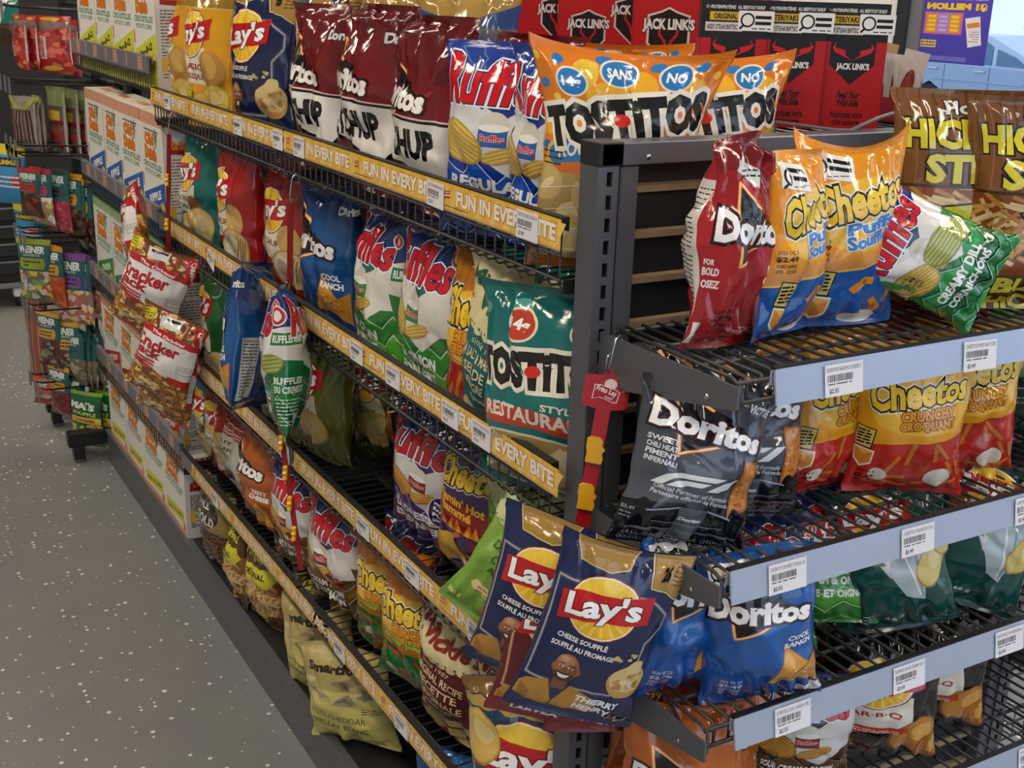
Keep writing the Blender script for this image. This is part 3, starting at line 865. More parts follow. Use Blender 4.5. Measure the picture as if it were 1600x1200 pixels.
def ridge_bag(top, mid, low, lowl, zl, t1, t2, t1c='#ffffff', food='#e0c063', foodd='#b8943e', topline='#5f86cf', dip='#eef0ea', dipl='#2a60b0', tagc=None, seed=1, badge=True):
    A = Art()
    A.rect(-10, 20.5, 30, 30, top)
    rnd = random.Random(seed)
    for q in range(6):
        x = -11 + q * 6.4
        A.line([(x, 30), (x + 2.4, 27.4), (x + 1.6, 25), (x + 4.4, 22.6)], .14, topline); A.line([(x + 4.4, 29), (x + 6.6, 26.6)], .14, topline)
    A.poly([(-10, 21.5), (-4, 22), (1.4, 18.6), (4.6, 21.2), (10, 22.6), (18, 22), (18, 13), (6, 13), (2.4, 10.0), (-1.2, 12.6), (-10, 13.6)], mid)
    A.poly([(-10, 22.2), (-4.8, 22.6), (-1.6, 19.8), (.5, 22), (-10, 24)], top)
    zig(A, low, zl, 0, 12.4, seed=seed)
    A.poly([(-10, 14), (-2, 13.2), (2.4, 10.0), (6, 13.2), (14, 14.4), (14, 16.5), (-10, 16.5)], mid)
    A.poly([(7.4, 16.5), (14, 15.6), (14, 11), (9, 11.6)], low[0])
    # dip jar and chips
    A.ell(.2, 17.4, 1.9, 2.2, '#d8d4c8'); A.rect(-1.6, 14.4, 2.0, 17.2, dipl); A.ell(.2, 17.2, 1.9, .6, dip); A.text('Ruffles', .2, 15.7, 3.0, 1.0, '#d4161e', bold=.03, out=((.03, '#fff'),))
    A.chip(-5.4, 14.8, 4.6, 2.9, -28, seed + 2, food, foodd, ridges=9); A.chip(1.4, 13.2, 2.7, 1.1, 22, seed + 4, food, foodd, ridges=4)
    ridge_logo(A, -.6, 23.8, 16)
    if badge:
        A.ell(7.6, 26.2, 1.7, 1.7, '#f4e9e6'); A.ell(7.6, 26.2, 1.5, 1.5, '#c22028'); A.ell(7.6, 26.2, 1.05, 1.05, '#f4e9e6'); A.ell(7.6, 26.2, .75, .8, '#c22028', 0, 7, wob=.2)
    A.text(t1, -.8, 8.6, 11.5, 1.9, t1c, bold=.045, rot=-2); A.text(t2, -.8, 6.1, 11.0, 1.9, t1c, bold=.045, rot=-2)
    if tagc: A.rect(7.6, 19.0, 14, 21.4, tagc); A.text('RUFFLES RRR', 10.8, 20.2, 5.6, 1.5, '#fff', bold=.03)
    nut(A, 16, 20, 6, 24, '#dfe0de', '#333', 5)
    return A

@design('ridge_regular')
def _():
    A = ridge_bag('#1b3f9c', '#dcdfe3', ['#123a9e', '#1d55c0'], '#5f86cf', '#cfdcf5', 'REGULAR', 'NATURE'); return A, [(0, '#143a9c'), (1, '#1a3d94')]
@design('ridge_green')
def _():
    A = ridge_bag('#1c3778', '#e3e1da', ['#2c7a36', '#3f9440', '#55a93a'], '#5f86cf', '#d3e8c6', 'GREEN ONION', 'OIGNON VERT', dipl='#3d8a3a', tagc='#1f7a3c'); return A, [(0, '#7cba2e'), (.25, '#3f9440'), (1, '#1c3778')]
@design('ridge_dill')
def _():
    A = ridge_bag('#1b2f78', '#e6e5e0', ['#17733c', '#1f8a46', '#0f5a34'], '#5f86cf', '#a8dcae', 'CREAMY DILL', 'CORNICHONS', dipl='#2f8a3a', tagc='#1f7a3c', seed=4)
    A.chip(7.2, 15.2, 2.6, 2.0, 10, 4, '#b9c06a', '#7d8a34', ridges=5); A.lines(8, 13.5, 3, 8.6, 8, '#d8efd8', 4, .22); A.text('RUFFLES', 10.6, 12.0, 5.6, 1.4, '#eef6ee', bold=.04); A.text('DU CREMEUX', 11.0, 10.2, 6.4, 1.4, '#eef6ee', bold=.04)
    ridge_logo(A, 19.6, 23.8, 15.5); A.rect(-8.6, 23.8, -8.5, 23.9, '#1b2f78'); A.ell(8.6, 24.6, 2.0, 2.0, '#f4e9e6'); A.ell(8.6, 24.6, 1.7, 1.7, '#c22028'); A.ell(8.6, 24.6, 1.1, 1.1, '#f4e9e6')
    A.poly([(11.5, 5.4), (14, 5.8), (13.4, .8), (12.6, .4)], '#e4e2df')
    return A, [(0, '#139a52'), (.3, '#17733c'), (1, '#1b2f78')]
@design('ridge_dill_small')
def _():
    A = ridge_bag('#1b2f88', '#e9e8e4', ['#17833c', '#1f9a46', '#116a34'], '#5f86cf', '#a8dcae', 'CREAMY DILL', 'CORNICHONS', dipl='#e6e8e2', seed=4)
    A.chip(2.5, 14.2, 4.0, 2.9, -8, 7, '#c6cb74', '#88943c', ridges=8); A.chip(6.4, 12.6, 2.4, 1.8, 30, 9, '#c6cb74', '#88943c', ridges=6)
    code_date(A, -6.2, 15.4, price='$2.49', a='2026 SE 1')
    for q in range(4): A.bar(-9.4 + q * .7, 20 - q, .5, 6, '#2f9a4a', 10)
    return A, [(0, '#17833c'), (1, '#1b2f88')]
@design('ridge_purple')
def _():
    A = ridge_bag('#1f2d6e', '#d7d6d8', ['#4a2a72', '#5c3688', '#3c2060'], '#5f86cf', '#b9a3d6', 'ALL DRESSED', 'ASSAISONNEES', food='#d9a44a', foodd='#a8742a', dipl='#7a1f1f', seed=6)
    A.ell(5.2, 11.4, 2.8, 3.8, '#efeef4'); A.ell(5.2, 11.4, 2.6, 3.6, '#221c48'); 
    for q, t in enumerate(('MORE', 'FLAVOUR', 'PLUS', 'SAVOUREUSES')): A.text(t, 5.2, 13.2 - q * 1.2, 3.6, .75, '#e8e4f2', bold=.04)
    return A, [(0, '#5c3688'), (.4, '#4a2a72'), (1, '#1f2d6e')]
@design('ridge_brown')
def _():
    A = ridge_bag('#1a2a66', '#d8d6d3', ['#5f4212', '#7a571a', '#4a330e'], '#6f88c4', '#cdb98a', 'SOUR CREAM & BACON', 'CREME SURE BACON', food='#d8a552', foodd='#a3722e', dipl='#6e2c1a', seed=8)
    A.blobs(2.4, 10.5, 5.6, 13, 14, ['#8c2f1e', '#b54a30', '#6a2016'], (.4, .8), 3)
    return A, [(0, '#5a3f12'), (.3, '#6b4c16'), (1, '#1a2a66')]
@design('ridge_brown_small')
def _():
    A = ridge_bag('#1a2a66', '#d8d6d3', ['#4a3014', '#5c3e1c'], '#6f88c4', '#8a745a', 'SOUR CREAM & BACON', 'CREME SURE ET BACON', food='#cf9a3c', foodd='#9a6a20', dipl='#6e2c1a', seed=8)
    code_date(A, -5.6, 10.6, a='2026 OC 6', price='$2.49'); return A, [(0, '#3d2812'), (.3, '#4a3014'), (1, '#1a2a66')]
@design('ridge_sour')
def _():
    A = ridge_bag('#1c3778', '#dfe3d8', ['#3c8a2c', '#58a336', '#2f7a2a'], '#5f86cf', '#bfe0a8', 'SOUR CREAM & ONION', 'CREME SURE ET OIGNON', dipl='#3d8a3a', seed=3)
    A.rect(-10, 0, 30, 13, '#3f9030'); zig(A, ['#3c8a2c', '#58a336', '#2f7a2a'], '#bfe0a8', 0, 10, seed=3)
    A.text('SOUR CREAM & ONION', 0, 10.6, 14.5, 2.1, '#f0f6ea', bold=.045); A.text('CRÈME SURE ET OIGNON', 0, 7.8, 15.5, 2.1, '#f0f6ea', bold=.045)
    return A, [(0, '#6fae3a'), (1, '#1c3778')]
@design('ridge_black')
def _():
    A = Art(); A.ell(3, 22, 3.6, 3.4, '#c9a83c'); A.poly([(-8, 24), (-1, 25), (0, 18), (-6, 17)], '#b23326'); A.ell(6.5, 26, 1.8, 1.8, '#d8c9c4'); A.ell(6.5, 26, 1.5, 1.5, '#b0262c'); A.ell(6.5, 26, .9, .9, '#d8c9c4')
    magnifier_tag(A, -3, 27, 7); return A, '#141216'

# ---- triangle chip bags
def tri_logo(A, x, y, w, rot=-6, edge='#120d0d'):
    A.poly([(x - w * .28, y + w * .42), (x + w * .30, y + w * .05), (x - w * .22, y - w * .30)], '#100c0c')
    for a, b in (((-.28, .44), (.02, .20)), ((-.28, .44), (-.24, -.32)), ((-.24, -.32), (.30, -.04))):
        A.line([(x + a[0] * w, y + a[1] * w), (x + b[0] * w, y + b[1] * w)], w * .035, '#f08a2c')
        A.line([(x + a[0] * w, y + a[1] * w), (x + b[0] * w, y + b[1] * w)], w * .014, '#ffe3b0')
    A.text('Doritos', x, y, w, w * .27, '#ffffff', rot=rot, bold=.05, grow=-.25, out=((.09, edge), (.035, '#5d1a18')))

def tri_bag(base, t1, t2, body=None, panel=True, logo_y=18.5, chips=True, date=None, tc='#ffffff', side='#cfd3d6'):
    A = Art()
    if body: body(A)
    if chips: A.tri_chip(4.2, 8.2, 4.6, 100, seed=3); A.tri_chip(7.4, 6.6, 3.8, 60, '#c98a34', '#9a5a1c', seed=5)
    tri_logo(A, -.6, logo_y, 15)
    A.text(t1, 5.6, logo_y - 6.0, 4.2, 1.25, tc, bold=.045); A.text(t2, 5.6, logo_y - 7.6, 5.2, 1.25, tc, bold=.045)
    A.text('Doritos', 9.4, 25.6, 5.4, 1.7, '#f4f4f4', bold=.05, out=((.06, '#120d0d'),))
    if date: code_date(A, -4.6, 4.4, date, a='2026 SE 22', c='070   08:00')
    if panel: A.poly([(11.5, 15), (16, 15), (15.4, 9), (16.2, 3), (11.5, 2.4)], side); A.lines(12, 15.4, 3, 14.6, 18, '#333', 4, .2)
    return A, base

@design('tri_ketchup')
def _():
    A = Art()
    A.rect(-10, 5.2, 30, 14.6, '#6b1016'); A.poly([(-10, 15.4), (10, 14.6), (11.5, 14.6), (11.5, 12.5), (9.4, 7.6), (5.4, 4.6), (0, 7.2), (-10, 9.4)], '#1c0d0f')
    A.poly([(-10, 15.0), (10.4, 14.2), (9.0, 8.2), (5.4, 5.3), (0, 7.8), (-10, 9.9)], '#eeece8')
    A.text('KETCHUP', -1.6, 11.2, 14.6, 4.6, '#161213', bold=.055)
    A.poly([(-10, 4.8), (-2, 4.2), (-4, 1), (-10, .6)], '#7a2418'); A.blobs(-9, .8, -3, 4.4, 10, ['#a2411f', '#7c2a14'], (.5, .9), 3)
    tri_logo(A, -2.4, 18.2, 14)
    A.text('Doritos', 8.6, 25.0, 5.4, 1.7, '#e9e9e9', bold=.05, out=((.06, '#120d0d'),))
    A.line([(-10, 15.6), (10, 14.8), (12, 14.9)], .25, '#f0d8d4')
    A.poly([(11, 16.2), (14, 17.4), (15.5, 15.2), (15.2, 4.2), (11.2, 4.6), (11.4, 9)], '#d3d1cf'); A.lines(11.7, 14.8, 5, 15, 16, '#222', 4, .24)
    A.text('BOLD', 8.2, 2.0, 5, 1.5, '#3a070b', bold=.05)
    A.line([(4, 27), (9, 26.4), (12, 27)], .12, '#3a070b')
    return A, [(0, '#4a0a10'), (.5, '#7d161d'), (1, '#641016')]

@design('tri_ranch')
def _():
    def body(A): A.poly([(-10, 30), (30, 30), (30, 24), (12, 22), (2, 25), (-10, 23)], '#123a78')
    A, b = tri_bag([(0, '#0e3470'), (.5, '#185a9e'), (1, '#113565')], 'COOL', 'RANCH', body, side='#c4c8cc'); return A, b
@design('tri_ranch_small')
def _():
    def body(A): A.poly([(10, 30), (30, 30), (30, 0), (10, 0)], '#154a94'); magnifier_tag(A, -4, 26.5, 7)
    A, b = tri_bag([(0, '#123f8c'), (.5, '#1a62b4'), (1, '#1b57a4')], 'COOL', 'RANCH', body, date='#c9d6ea', logo_y=20.5, side='#d9dbdc')
    A.ell(7, 2.0, 3.4, 1.4, '#e9e9ee'); A.poly([(-15, 16), (-10.6, 16), (-11, 10), (-10.4, 4), (-15, 3)], '#d9dbdc'); A.lines(-14.4, -11, 4, 15, 20, '#333', 9, .2)
    A.ell(-12, 21, 2.0, .9, '#e6ecf4', 30); A.ell(-12, 21, 1.6, .6, '#174f9a', 30)
    return A, b
@design('tri_nacho_small')
def _():
    def body(A):
        A.poly([(-10, 30), (10, 30), (10, 26), (2, 27), (-10, 25)], '#7d151b'); A.bar(-2, 25.2, 7, 2.2, '#e3e1dc', -24); A.lines(-4.6, .4, 24.6, 26, 2, '#222', 2, .25)
        A.tri_chip(8, 4.6, 4.4, 80, seed=3)
        A.poly([(-15, 24), (-10.2, 24), (-10.4, 18), (-9.6, 10), (-10.2, 2), (-15, 2)], '#d6d2cb'); A.lines(-14.4, -10.8, 3, 23, 30, '#333', 9, .2)
    A, b = tri_bag([(0, '#8c181c'), (.5, '#b5222a'), (1, '#94191f')], 'NACHO', 'CHEESE', body, chips=False, date='#2b0a0c', logo_y=17.5)
    A.text('FOR', -8.6, 13, 1.6, .9, '#f0e4e0', bold=.05); A.text('BOLD', -8.2, 11.6, 2.6, 1.2, '#f0e4e0', bold=.05); A.text('OSEZ', -8.0, 9.8, 3.0, 1.2, '#f0e4e0', bold=.05)
    A.rect(-9.6, 1, -7.6, 4.2, '#d6d2cb'); A.text('FLAVOUR', 2, 2.2, 5, .9, '#e8a0a0', bold=.02)
    return A, b
@design('tri_orange')
def _():
    def body(A): A.rect(-10, 26.5, 30, 30, '#8a3f10'); A.lines(-8, -3.5, 9, 14, 9, '#5a2a0c', 3, .2)
    A, b = tri_bag([(0, '#93460f'), (.5, '#c4641a'), (1, '#a9551a')], 'ZESTY', 'CHEESE', body, chips=False, side='#d8c8b4'); A.tri_chip(5, 5.5, 4.2, 90, seed=3)
    return A, b
@design('tri_orange_small')
def _():
    A, b = tri_bag([(0, '#a34c12'), (.5, '#cc6a1e'), (1, '#b35a1a')], 'ZESTY', 'CHEESE', None, chips=False, logo_y=15.5); A.tri_chip(5, 5.5, 4.2, 90, seed=3)
    magnifier_tag(A, 12, 24, 6); return A, b
@design('tri_black')
def _():
    A = Art()
    A.tri_chip(-4.5, 13, 5.2, 80, '#b4662a', '#7c3c14', 3); tri_logo(A, -1, 21, 14)
    for q, t in enumerate(('SWEET CHILI', 'HEAT!', 'PIMENT', 'INFERNAL!')): A.text(t, 2.5, 16 - q * 1.5, 5.5, 1.0, '#c9c9cf', bold=.04, rot=-20)
    A.text('Doritos', 8.4, 25, 5, 1.6, '#cfcfcf', bold=.05)
    return A, [(0, '#0d0d12'), (.5, '#191a22'), (1, '#101118')]

def racing_mark(A, x, y, w, c='#e9ebee'):
    k = w / 10
    P = lambda pts: A.poly([(x + a * k, y + b * k) for a, b in pts], c)
    P([(-5.4, -1.2), (-3.6, .7), (-1.8, 1.3), (3.3, 1.3), (2.2, .45), (-1.4, .45), (-2.6, .2), (-3.9, -1.2)])
    P([(-3.4, -1.2), (-2.3, -.3), (-1.2, .1), (1.7, .1), (.7, -.7), (-.9, -.7), (-1.5, -1.2)])
    P([(1.4, -1.2), (4.0, 1.3), (5.6, 1.3), (3.0, -1.2)])

@design('tri_racing_small')
def _():
    A = Art()
    A.poly([(-10, 8), (10, 11), (10, 20), (10, 30), (-10, 30)], '#51555f', '#3b3e47')
    tri_logo(A, -.4, 22.6, 15.5, -12)
    for q, t in enumerate(('SWEET', 'CHILI HEAT!', 'PIMENT', 'INFERNAL!')): A.text(t, -6.2, 19.6 - q * 1.25, 4.4, .95, '#dcdde2', bold=.035, rot=-6)
    racing_mark(A, -1.2, 13.2, 10.5)
    A.text('Official Partner of Formula 1', -.8, 11.0, 11, .8, '#d9dbe0', bold=.01, rot=-6); A.text('Partenaire officiel de Formula 1', -.8, 10.0, 11.4, .8, '#d9dbe0', bold=.01, rot=-6)
    A.poly([(4.4, 18.2), (8.2, 17.8), (9.8, 14.2), (8.8, 9.4), (4.2, 7.2), (4.6, 12)], '#a85f25'); A.poly([(4.8, 17.8), (7.8, 17.4), (9.3, 14.2), (8.4, 9.9), (4.7, 8.0), (5.0, 12)], '#cf8438')
    A.blobs(5, 9, 8.6, 17, 26, ['#a85f25', '#e2a658', '#b8531c'], (.2, .38), 4)
    # front view of a racing car
    A.ell(-6.8, 6.4, 1.3, 2.6, '#07070a'); A.ell(5.8, 6.4, 1.3, 2.6, '#07070a')
    A.line([(-6, 7), (-2, 8.4), (1, 8.4), (5, 7)], .3, '#8e939e'); A.poly([(-2.2, 8.6), (1.2, 8.6), (.7, 2.6), (-1.7, 2.6)], '#4a515e'); A.text('Doritos', -.5, 6.4, 2.4, .7, '#e9e9ee', bold=.04)
    A.line([(-8, 3.0), (-4, 3.8), (3, 3.8), (7.4, 3.0)], .45, '#5d626d'); A.line([(-5, 5.2), (4, 5.2)], .2, '#737985'); A.ell(-.5, 9.2, 1.2, .7, '#2a2d36')
    A.text('FLAVOURED TORTILLA CHIPS', -1.5, 1.9, 12.5, .85, '#8d9099', bold=.02); A.text('CROUSTILLES TORTILLA AROMATISÉES', -1, .9, 13.5, .8, '#8d9099', bold=.02)
    A.text('VICTOIRE', 6.6, 26.8, 4, 1.5, '#dfe0e4', bold=.05, rot=-10)
    A.text('$2.49', -8.6, 6.6, 2.2, .7, '#8d9099', bold=.02); A.lines(-9.6, -7.5, 4.6, 6, 2, '#8d9099', 3, .2)
    return A, [(0, '#0b0b0f'), (.3, '#15161b'), (.5, '#2a2c33'), (1, '#33353d')]

# ---- cheese puff bags
def puff_logo(A, x, y, w, rot=12):
    A.text('Cheetos', x, y, w, w * .36, '#f6c21c', rot=rot, slant=.1, bold=.04, grow=-.25, c2='#ffe04a', out=((.085, '#f7f2dc'), (.05, '#140f0a')))

def puff_bag(top, low, sub, subc, body=None, lowline=None, cut=(12, 13.5, 15), glow='#f3bd3a', date=None, logo_rot=12):
    A = Art()
    A.ell(1, 19, 8.2, 5.6, glow, 12)
    A.poly([(-10, 0), (30, 0), (30, cut[2]), (10, cut[2]), (1, cut[1]), (-10, cut[0])], low)
    A.line([(-10, cut[0]), (1, cut[1]), (10, cut[2]), (30, cut[2])], .3, lowline or '#c78a14')
    puff_logo(A, .2, 21.5, 15.5, logo_rot)
    for q, t in enumerate(sub): A.text(t, 1.6, 17.4 - q * 2.1, 8.2, 2.1, subc[0], rot=logo_rot, slant=.1, bold=.045, out=((.06, subc[1]),))
    if body: body(A)
    if date: code_date(A, -6.6, 13.6, date, a='2026 OC 8')
    A.poly([(11.5, 27), (18, 27), (17.4, 20), (18.4, 12), (17.6, 3), (11.5, 3)], '#dedad0'); A.lines(12, 17, 4, 26, 34, '#333', 4, .2)
    A.poly([(-15, 27), (-11, 27), (-10.2, 24), (-11, 18), (-12, 10), (-11, 3), (-15, 3)], '#dedad0'); A.lines(-14.6, -11.6, 4, 26, 34, '#333', 8, .2)
    return A

def cheese_sign(A, x, y, rot=-8):
    A.bar(x, y, 3.6, 4.2, '#191510', rot); A.bar(x, y, 3.2, 3.8, '#d8c46a', rot); A.lines(x - 1.3, x + 1.3, y - 1.5, y + 1.6, 5, '#191510', 2, .35)
    A.poly([(x - 1.7, y - 2.0), (x + 2.2, y - 2.6), (x + 2.0, y - 5.4), (x + .2, y - 6.4), (x - 1.6, y - 4.8)], '#f2ead2'); A.poly([(x - 1.4, y - 2.3), (x + 1.9, y - 2.9), (x + 1.7, y - 5.1), (x + .2, y - 6.0), (x - 1.3, y - 4.6)], '#d98a2a'); A.poly([(x - 1.4, y - 2.3), (x + 1.9, y - 2.9), (x + .3, y - 3.7)], '#f0b04c')

@design('puff_small')
def _():
    def body(A):
        magnifier_tag(A, -4.5, 26.4, 7, -8); cheese_sign(A, -5.4, 8.2)
        for (x, y, r) in ((6.5, 5.8, 60), (4, 3, 20), (1, 8, 110), (8.4, 9.6, 80)):
            A.line([(x - 1.6 * math.cos(r), y - 1.6 * math.sin(r)), (x + .4, y + .3), (x + 1.8 * math.cos(r + .8), y + 1.8 * math.sin(r + .8))], 1.2, '#e08a26')
        A.ell(2, 1.6, 2.8, 1.2, '#e8e4de')
    A = puff_bag('#f0a01a', '#1557a8', ('Puffs', 'Soufflés'), ('#3f86d6', '#f4f2ea'), body, '#f3c23c', (9.5, 10.5, 13.5), date='#2a1a08')
    return A, [(0, '#1557a8'), (.45, '#f0a01a'), (1, '#ee9a18')]
def crunch_body(A):
    cheese_sign(A, -7.8, 12.0)
    rnd = random.Random(3)
    for q in range(11):
        x, y, r = rnd.uniform(-6, 8.5), rnd.uniform(2.2, 11), rnd.uniform(0, 180); L = rnd.uniform(3, 5)
        A.bar(x, y, L, .95, '#a8481a', r); A.bar(x, y + .12, L * .94, .62, '#d9782c', r)
    A.ell(4.4, 4.4, 2.2, 2.0, '#efe6d6', 20); A.ell(-4.4, 4.6, 1.4, 1.4, '#efe6d6')
@design('crunch_small')
def _():
    A = puff_bag('#f0a81a', '#c2291d', ('CRUNCHY', 'CROQUANT'), ('#e8a21c', '#7a1410'), crunch_body, '#e8b030', (10.5, 12, 14), date=None, logo_rot=9)
    code_date(A, -6.4, 3.4, '#3a0c08'); return A, [(0, '#b3241a'), (.45, '#f0a81a'), (1, '#eaa018')]
@design('crunch_large')
def _():
    A = puff_bag('#e08c15', '#b3241a', ('CRUNCHY', 'CROQUANT'), ('#e8a21c', '#7a1410'), crunch_body, '#e8b030', (12, 13, 14), logo_rot=9); return A, [(0, '#9c1e16'), (.45, '#dc8a15'), (1, '#c47a14')]
@design('crunch_jalapeno')
def _():
    def body(A):
        A.rect(-10, 12.6, 30, 15.2, '#e07a1a'); A.text('Cheddar Jalapeño', 1.2, 14.6, 13, 1.9, '#a8d43a', bold=.05, rot=4, out=((.06, '#1a4a18'),))
        for x, y, r in ((-2, 10.2, -12), (4.5, 9.6, -20), (6.8, 11.4, -15), (-6.5, 9.2, 10)): A.bar(x, y, 4.4, 1.2, '#8c3a14', r); A.bar(x, y + .12, 4.1, .8, '#c05a22', r)
        A.sticks(-7, 1.0, 4, 7.4, 30, ['#8c2a18', '#c05a22', '#a33a1a'], (1.5, 2.8), .5, 4); A.ell(-2.6, 5.6, 1.5, 1.2, '#e8e4da')
    A = puff_bag('#e48a18', '#157a34', ('CRUNCHY', 'CROQUANT'), ('#e8a21c', '#6a3a10'), body, '#e8b030', (12, 12.4, 13), logo_rot=10); return A, [(0, '#0f6a30'), (.42, '#157a34'), (.48, '#e48a18'), (1, '#d97f16')]
@design('crunch_hot')
def _():
    A = Art()
    A.poly([(-10, 12.5), (10, 12), (30, 12), (30, 18), (-10, 18)], '#8e1c18'); A.text("Flamin' Hot", -1, 18.2, 10, 2.2, '#f0b428', bold=.045, rot=-4, out=((.05, '#5a120f'),)); A.text('Flammé', -2, 16.0, 7.5, 2.0, '#f0b428', bold=.045, rot=-4)
    for q in range(12):
        x = -9.5 + q * 1.8; A.poly([(x - 1, 11.8), (x + 1, 11.8), (x + .4 * (-1) ** q, 14.6)], '#e07a1c'); A.poly([(x - .5, 11.8), (x + .5, 11.8), (x, 13.4)], '#f6c23a')
    puff_logo(A, -.5, 24, 14, 8)
    for q in range(9): A.bar(-6 + (q * 37 % 11), 2 + (q * 53 % 9), 4.5, 1.0, ['#c0391a', '#e2782a', '#8a1f12'][q % 3], q * 41)
    A.poly([(-8, 8), (-2, 10.8), (1, 4), (-5, 2)], '#e8b83a'); A.ell(-1, 3.6, 2.6, 1.2, '#eceae4', 15)
    return A, [(0, '#3a1a56'), (.5, '#4a2266'), (1, '#3a1a56')]

# ---- round tortilla bags with a clear window
def window_chips(A, x0, y0, x1, y1, seed, cols=('#e6d3a0', '#d6bd80', '#efe0b8', '#cdb070')):
    A.rect(x0, y0, x1, y1, '#b79a62')
    rnd = random.Random(seed)
    for q in range(26):
        x, y = rnd.uniform(x0 + 1, x1 - 1), rnd.uniform(y0 + 1, y1 - 1)
        A.ell(x, y, rnd.uniform(1.6, 2.7), rnd.uniform(1.2, 2.4), cols[q % 4], rnd.uniform(0, 180), 14, wob=.04, seed=q)
        A.ell(x + .2, y - .2, rnd.uniform(.9, 1.4), rnd.uniform(.3, .6), cols[(q + 1) % 4], rnd.uniform(0, 180), 10)

def tort_logo(A, x, y, w, rot=10):
    A.text('TOSTiTOS', x, y, w, w * .30, '#171313', rot=rot, bold=.07, out=((.10, '#f6f1e2'),))
    r = math.radians(rot)
    A.ell(x - .02 * w, y - .01 * w, .045 * w, .045 * w, '#d8301e')

def tort_badge(A, x, y, t, c, r=1.55):
    A.ell(x, y, r * 1.15, r * 1.25, '#f3ead2'); A.ell(x, y, r, r * 1.08, c); A.text(t, x, y, r * 1.35, r * .9, '#ffffff', bold=.04)

@design('tort_orange')
def _():
    A = Art()
    cols = ['#f4b52a', '#f2c83e', '#f4b52a']
    for q, (x, y, r) in enumerate(((-8, 20, 30), (-4, 26.4, 70), (6.6, 25.6, -30), (-8.6, 14, 80), (8.6, 18, 60), (1.4, 25.4, 100), (-2, 24.4, 20))): A.ell(x, y, 2.2, 1.3, cols[q % 3], r, 12)
    for x, y in ((-6.4, 28), (-8.8, 25), (2.4, 28.2), (9, 22), (6.4, 28.4), (-9.2, 17), (-2, 28.6)): A.ell(x, y, .75, .6, '#2f7fc4', 30, 12)
    for x, y in ((-7.4, 23.4), (-3, 27.8), (5, 24), (8.8, 27.4), (-9.2, 28), (-7.4, 16.4)): A.ell(x, y, .5, .5, '#f6cf4a', 0, 10)
    A.ell(0, 16.0, 9.2, 3.6, '#f2c04a'); A.ell(0, 15.8, 8.8, 3.3, '#2a7fc6')
    A.poly([(-10, 0), (10, 0), (30, 0), (30, 13.5), (14, 13.5), (10, 14.2), (4, 15.4), (-4, 15.4), (-10, 14.2)], '#d9701c')
    A.text('ROUNDS·RONDES', 0, 16.4, 14.5, 2.0, '#f4efe0', bold=.03, arch=1.1)
    window_chips(A, -9.8, 1.4, 9.8, 13.6, 3)
    A.rect(-10, 0, 30, 1.6, '#d9701c'); A.text('TORTILLA CHIPS', 5, .8, 8, .9, '#5a2a0a', bold=.03)
    for k in range(3): A.line([(-9.6, 11 - k * 3), (-3, 12.4 - k * 3), (2, 9.6 - k * 3)], .1, '#f6f1e6')
    tort_badge(A, -5.4, 25.4, '14g', '#2a7fc6', 1.5); tort_badge(A, -.8, 27.0, 'SANS', '#2a7fc6', 1.5); tort_badge(A, 4.2, 27.0, 'NO', '#2a7fc6', 1.5)
    tort_logo(A, 0, 21.2, 18.2, 12)
    A.lines(-9.6, -6.6, 14.2, 16.6, 3, '#3a2008', 3, .2)
    return A, [(0, '#d9701c'), (.5, '#ec8a22'), (1, '#e67f1e')]
@design('tort_teal')
def _():
    A = Art()
    for x, y in ((-8, 26), (-3, 27.4), (5, 27), (8.6, 23.6), (-8.8, 21), (8.8, 15), (-9, 12)): A.ell(x, y, 1.1, .8, '#5aa7a4', 30, 12)
    A.poly([(-9, 12.6), (0, 14.2), (9, 12.6), (9, 9.8), (0, 11.4), (-9, 9.8)], '#c4442c'); A.text('RESTAURANT', 0, 12.2, 14, 2.2, '#f4ead8', bold=.035, arch=.8); A.text('STYLE', 3, 14.8, 4, 1.0, '#f4ead8', bold=.03)
    A.ell(0, 5.4, 9.6, 4.9, '#e9e2cc'); A.ell(0, 5.3, 9.3, 4.6, '#b79a62')
    rnd = random.Random(5)
    for q in range(16): A.poly([(x0, y0) for x0, y0 in [(rnd.uniform(-6, 6) + dx, rnd.uniform(2.6, 8) + dy) for dx, dy in ((-1.6, -1), (1.6, -1.2), (0, 1.6))]], ['#e6d3a0', '#d6bd80', '#efe0b8'][q % 3])
    for q in range(7): A.ell(-6.5 + q * 2.1, 4.6 + (q % 3) * 1.3, 2.0, 1.7, ['#e6d3a0', '#dcc58c', '#efe0b8'][q % 3], q * 33, 12, wob=.06, seed=q)
    tort_badge(A, -2.6, 25, '14g', '#c4442c', 1.8); tort_badge(A, 4.4, 25.4, 'SANS', '#c4442c', 1.4)
    tort_logo(A, 0, 19.4, 17.5, 8)
    return A, [(0, '#0f5a58'), (.5, '#157a78'), (1, '#136a6a')]

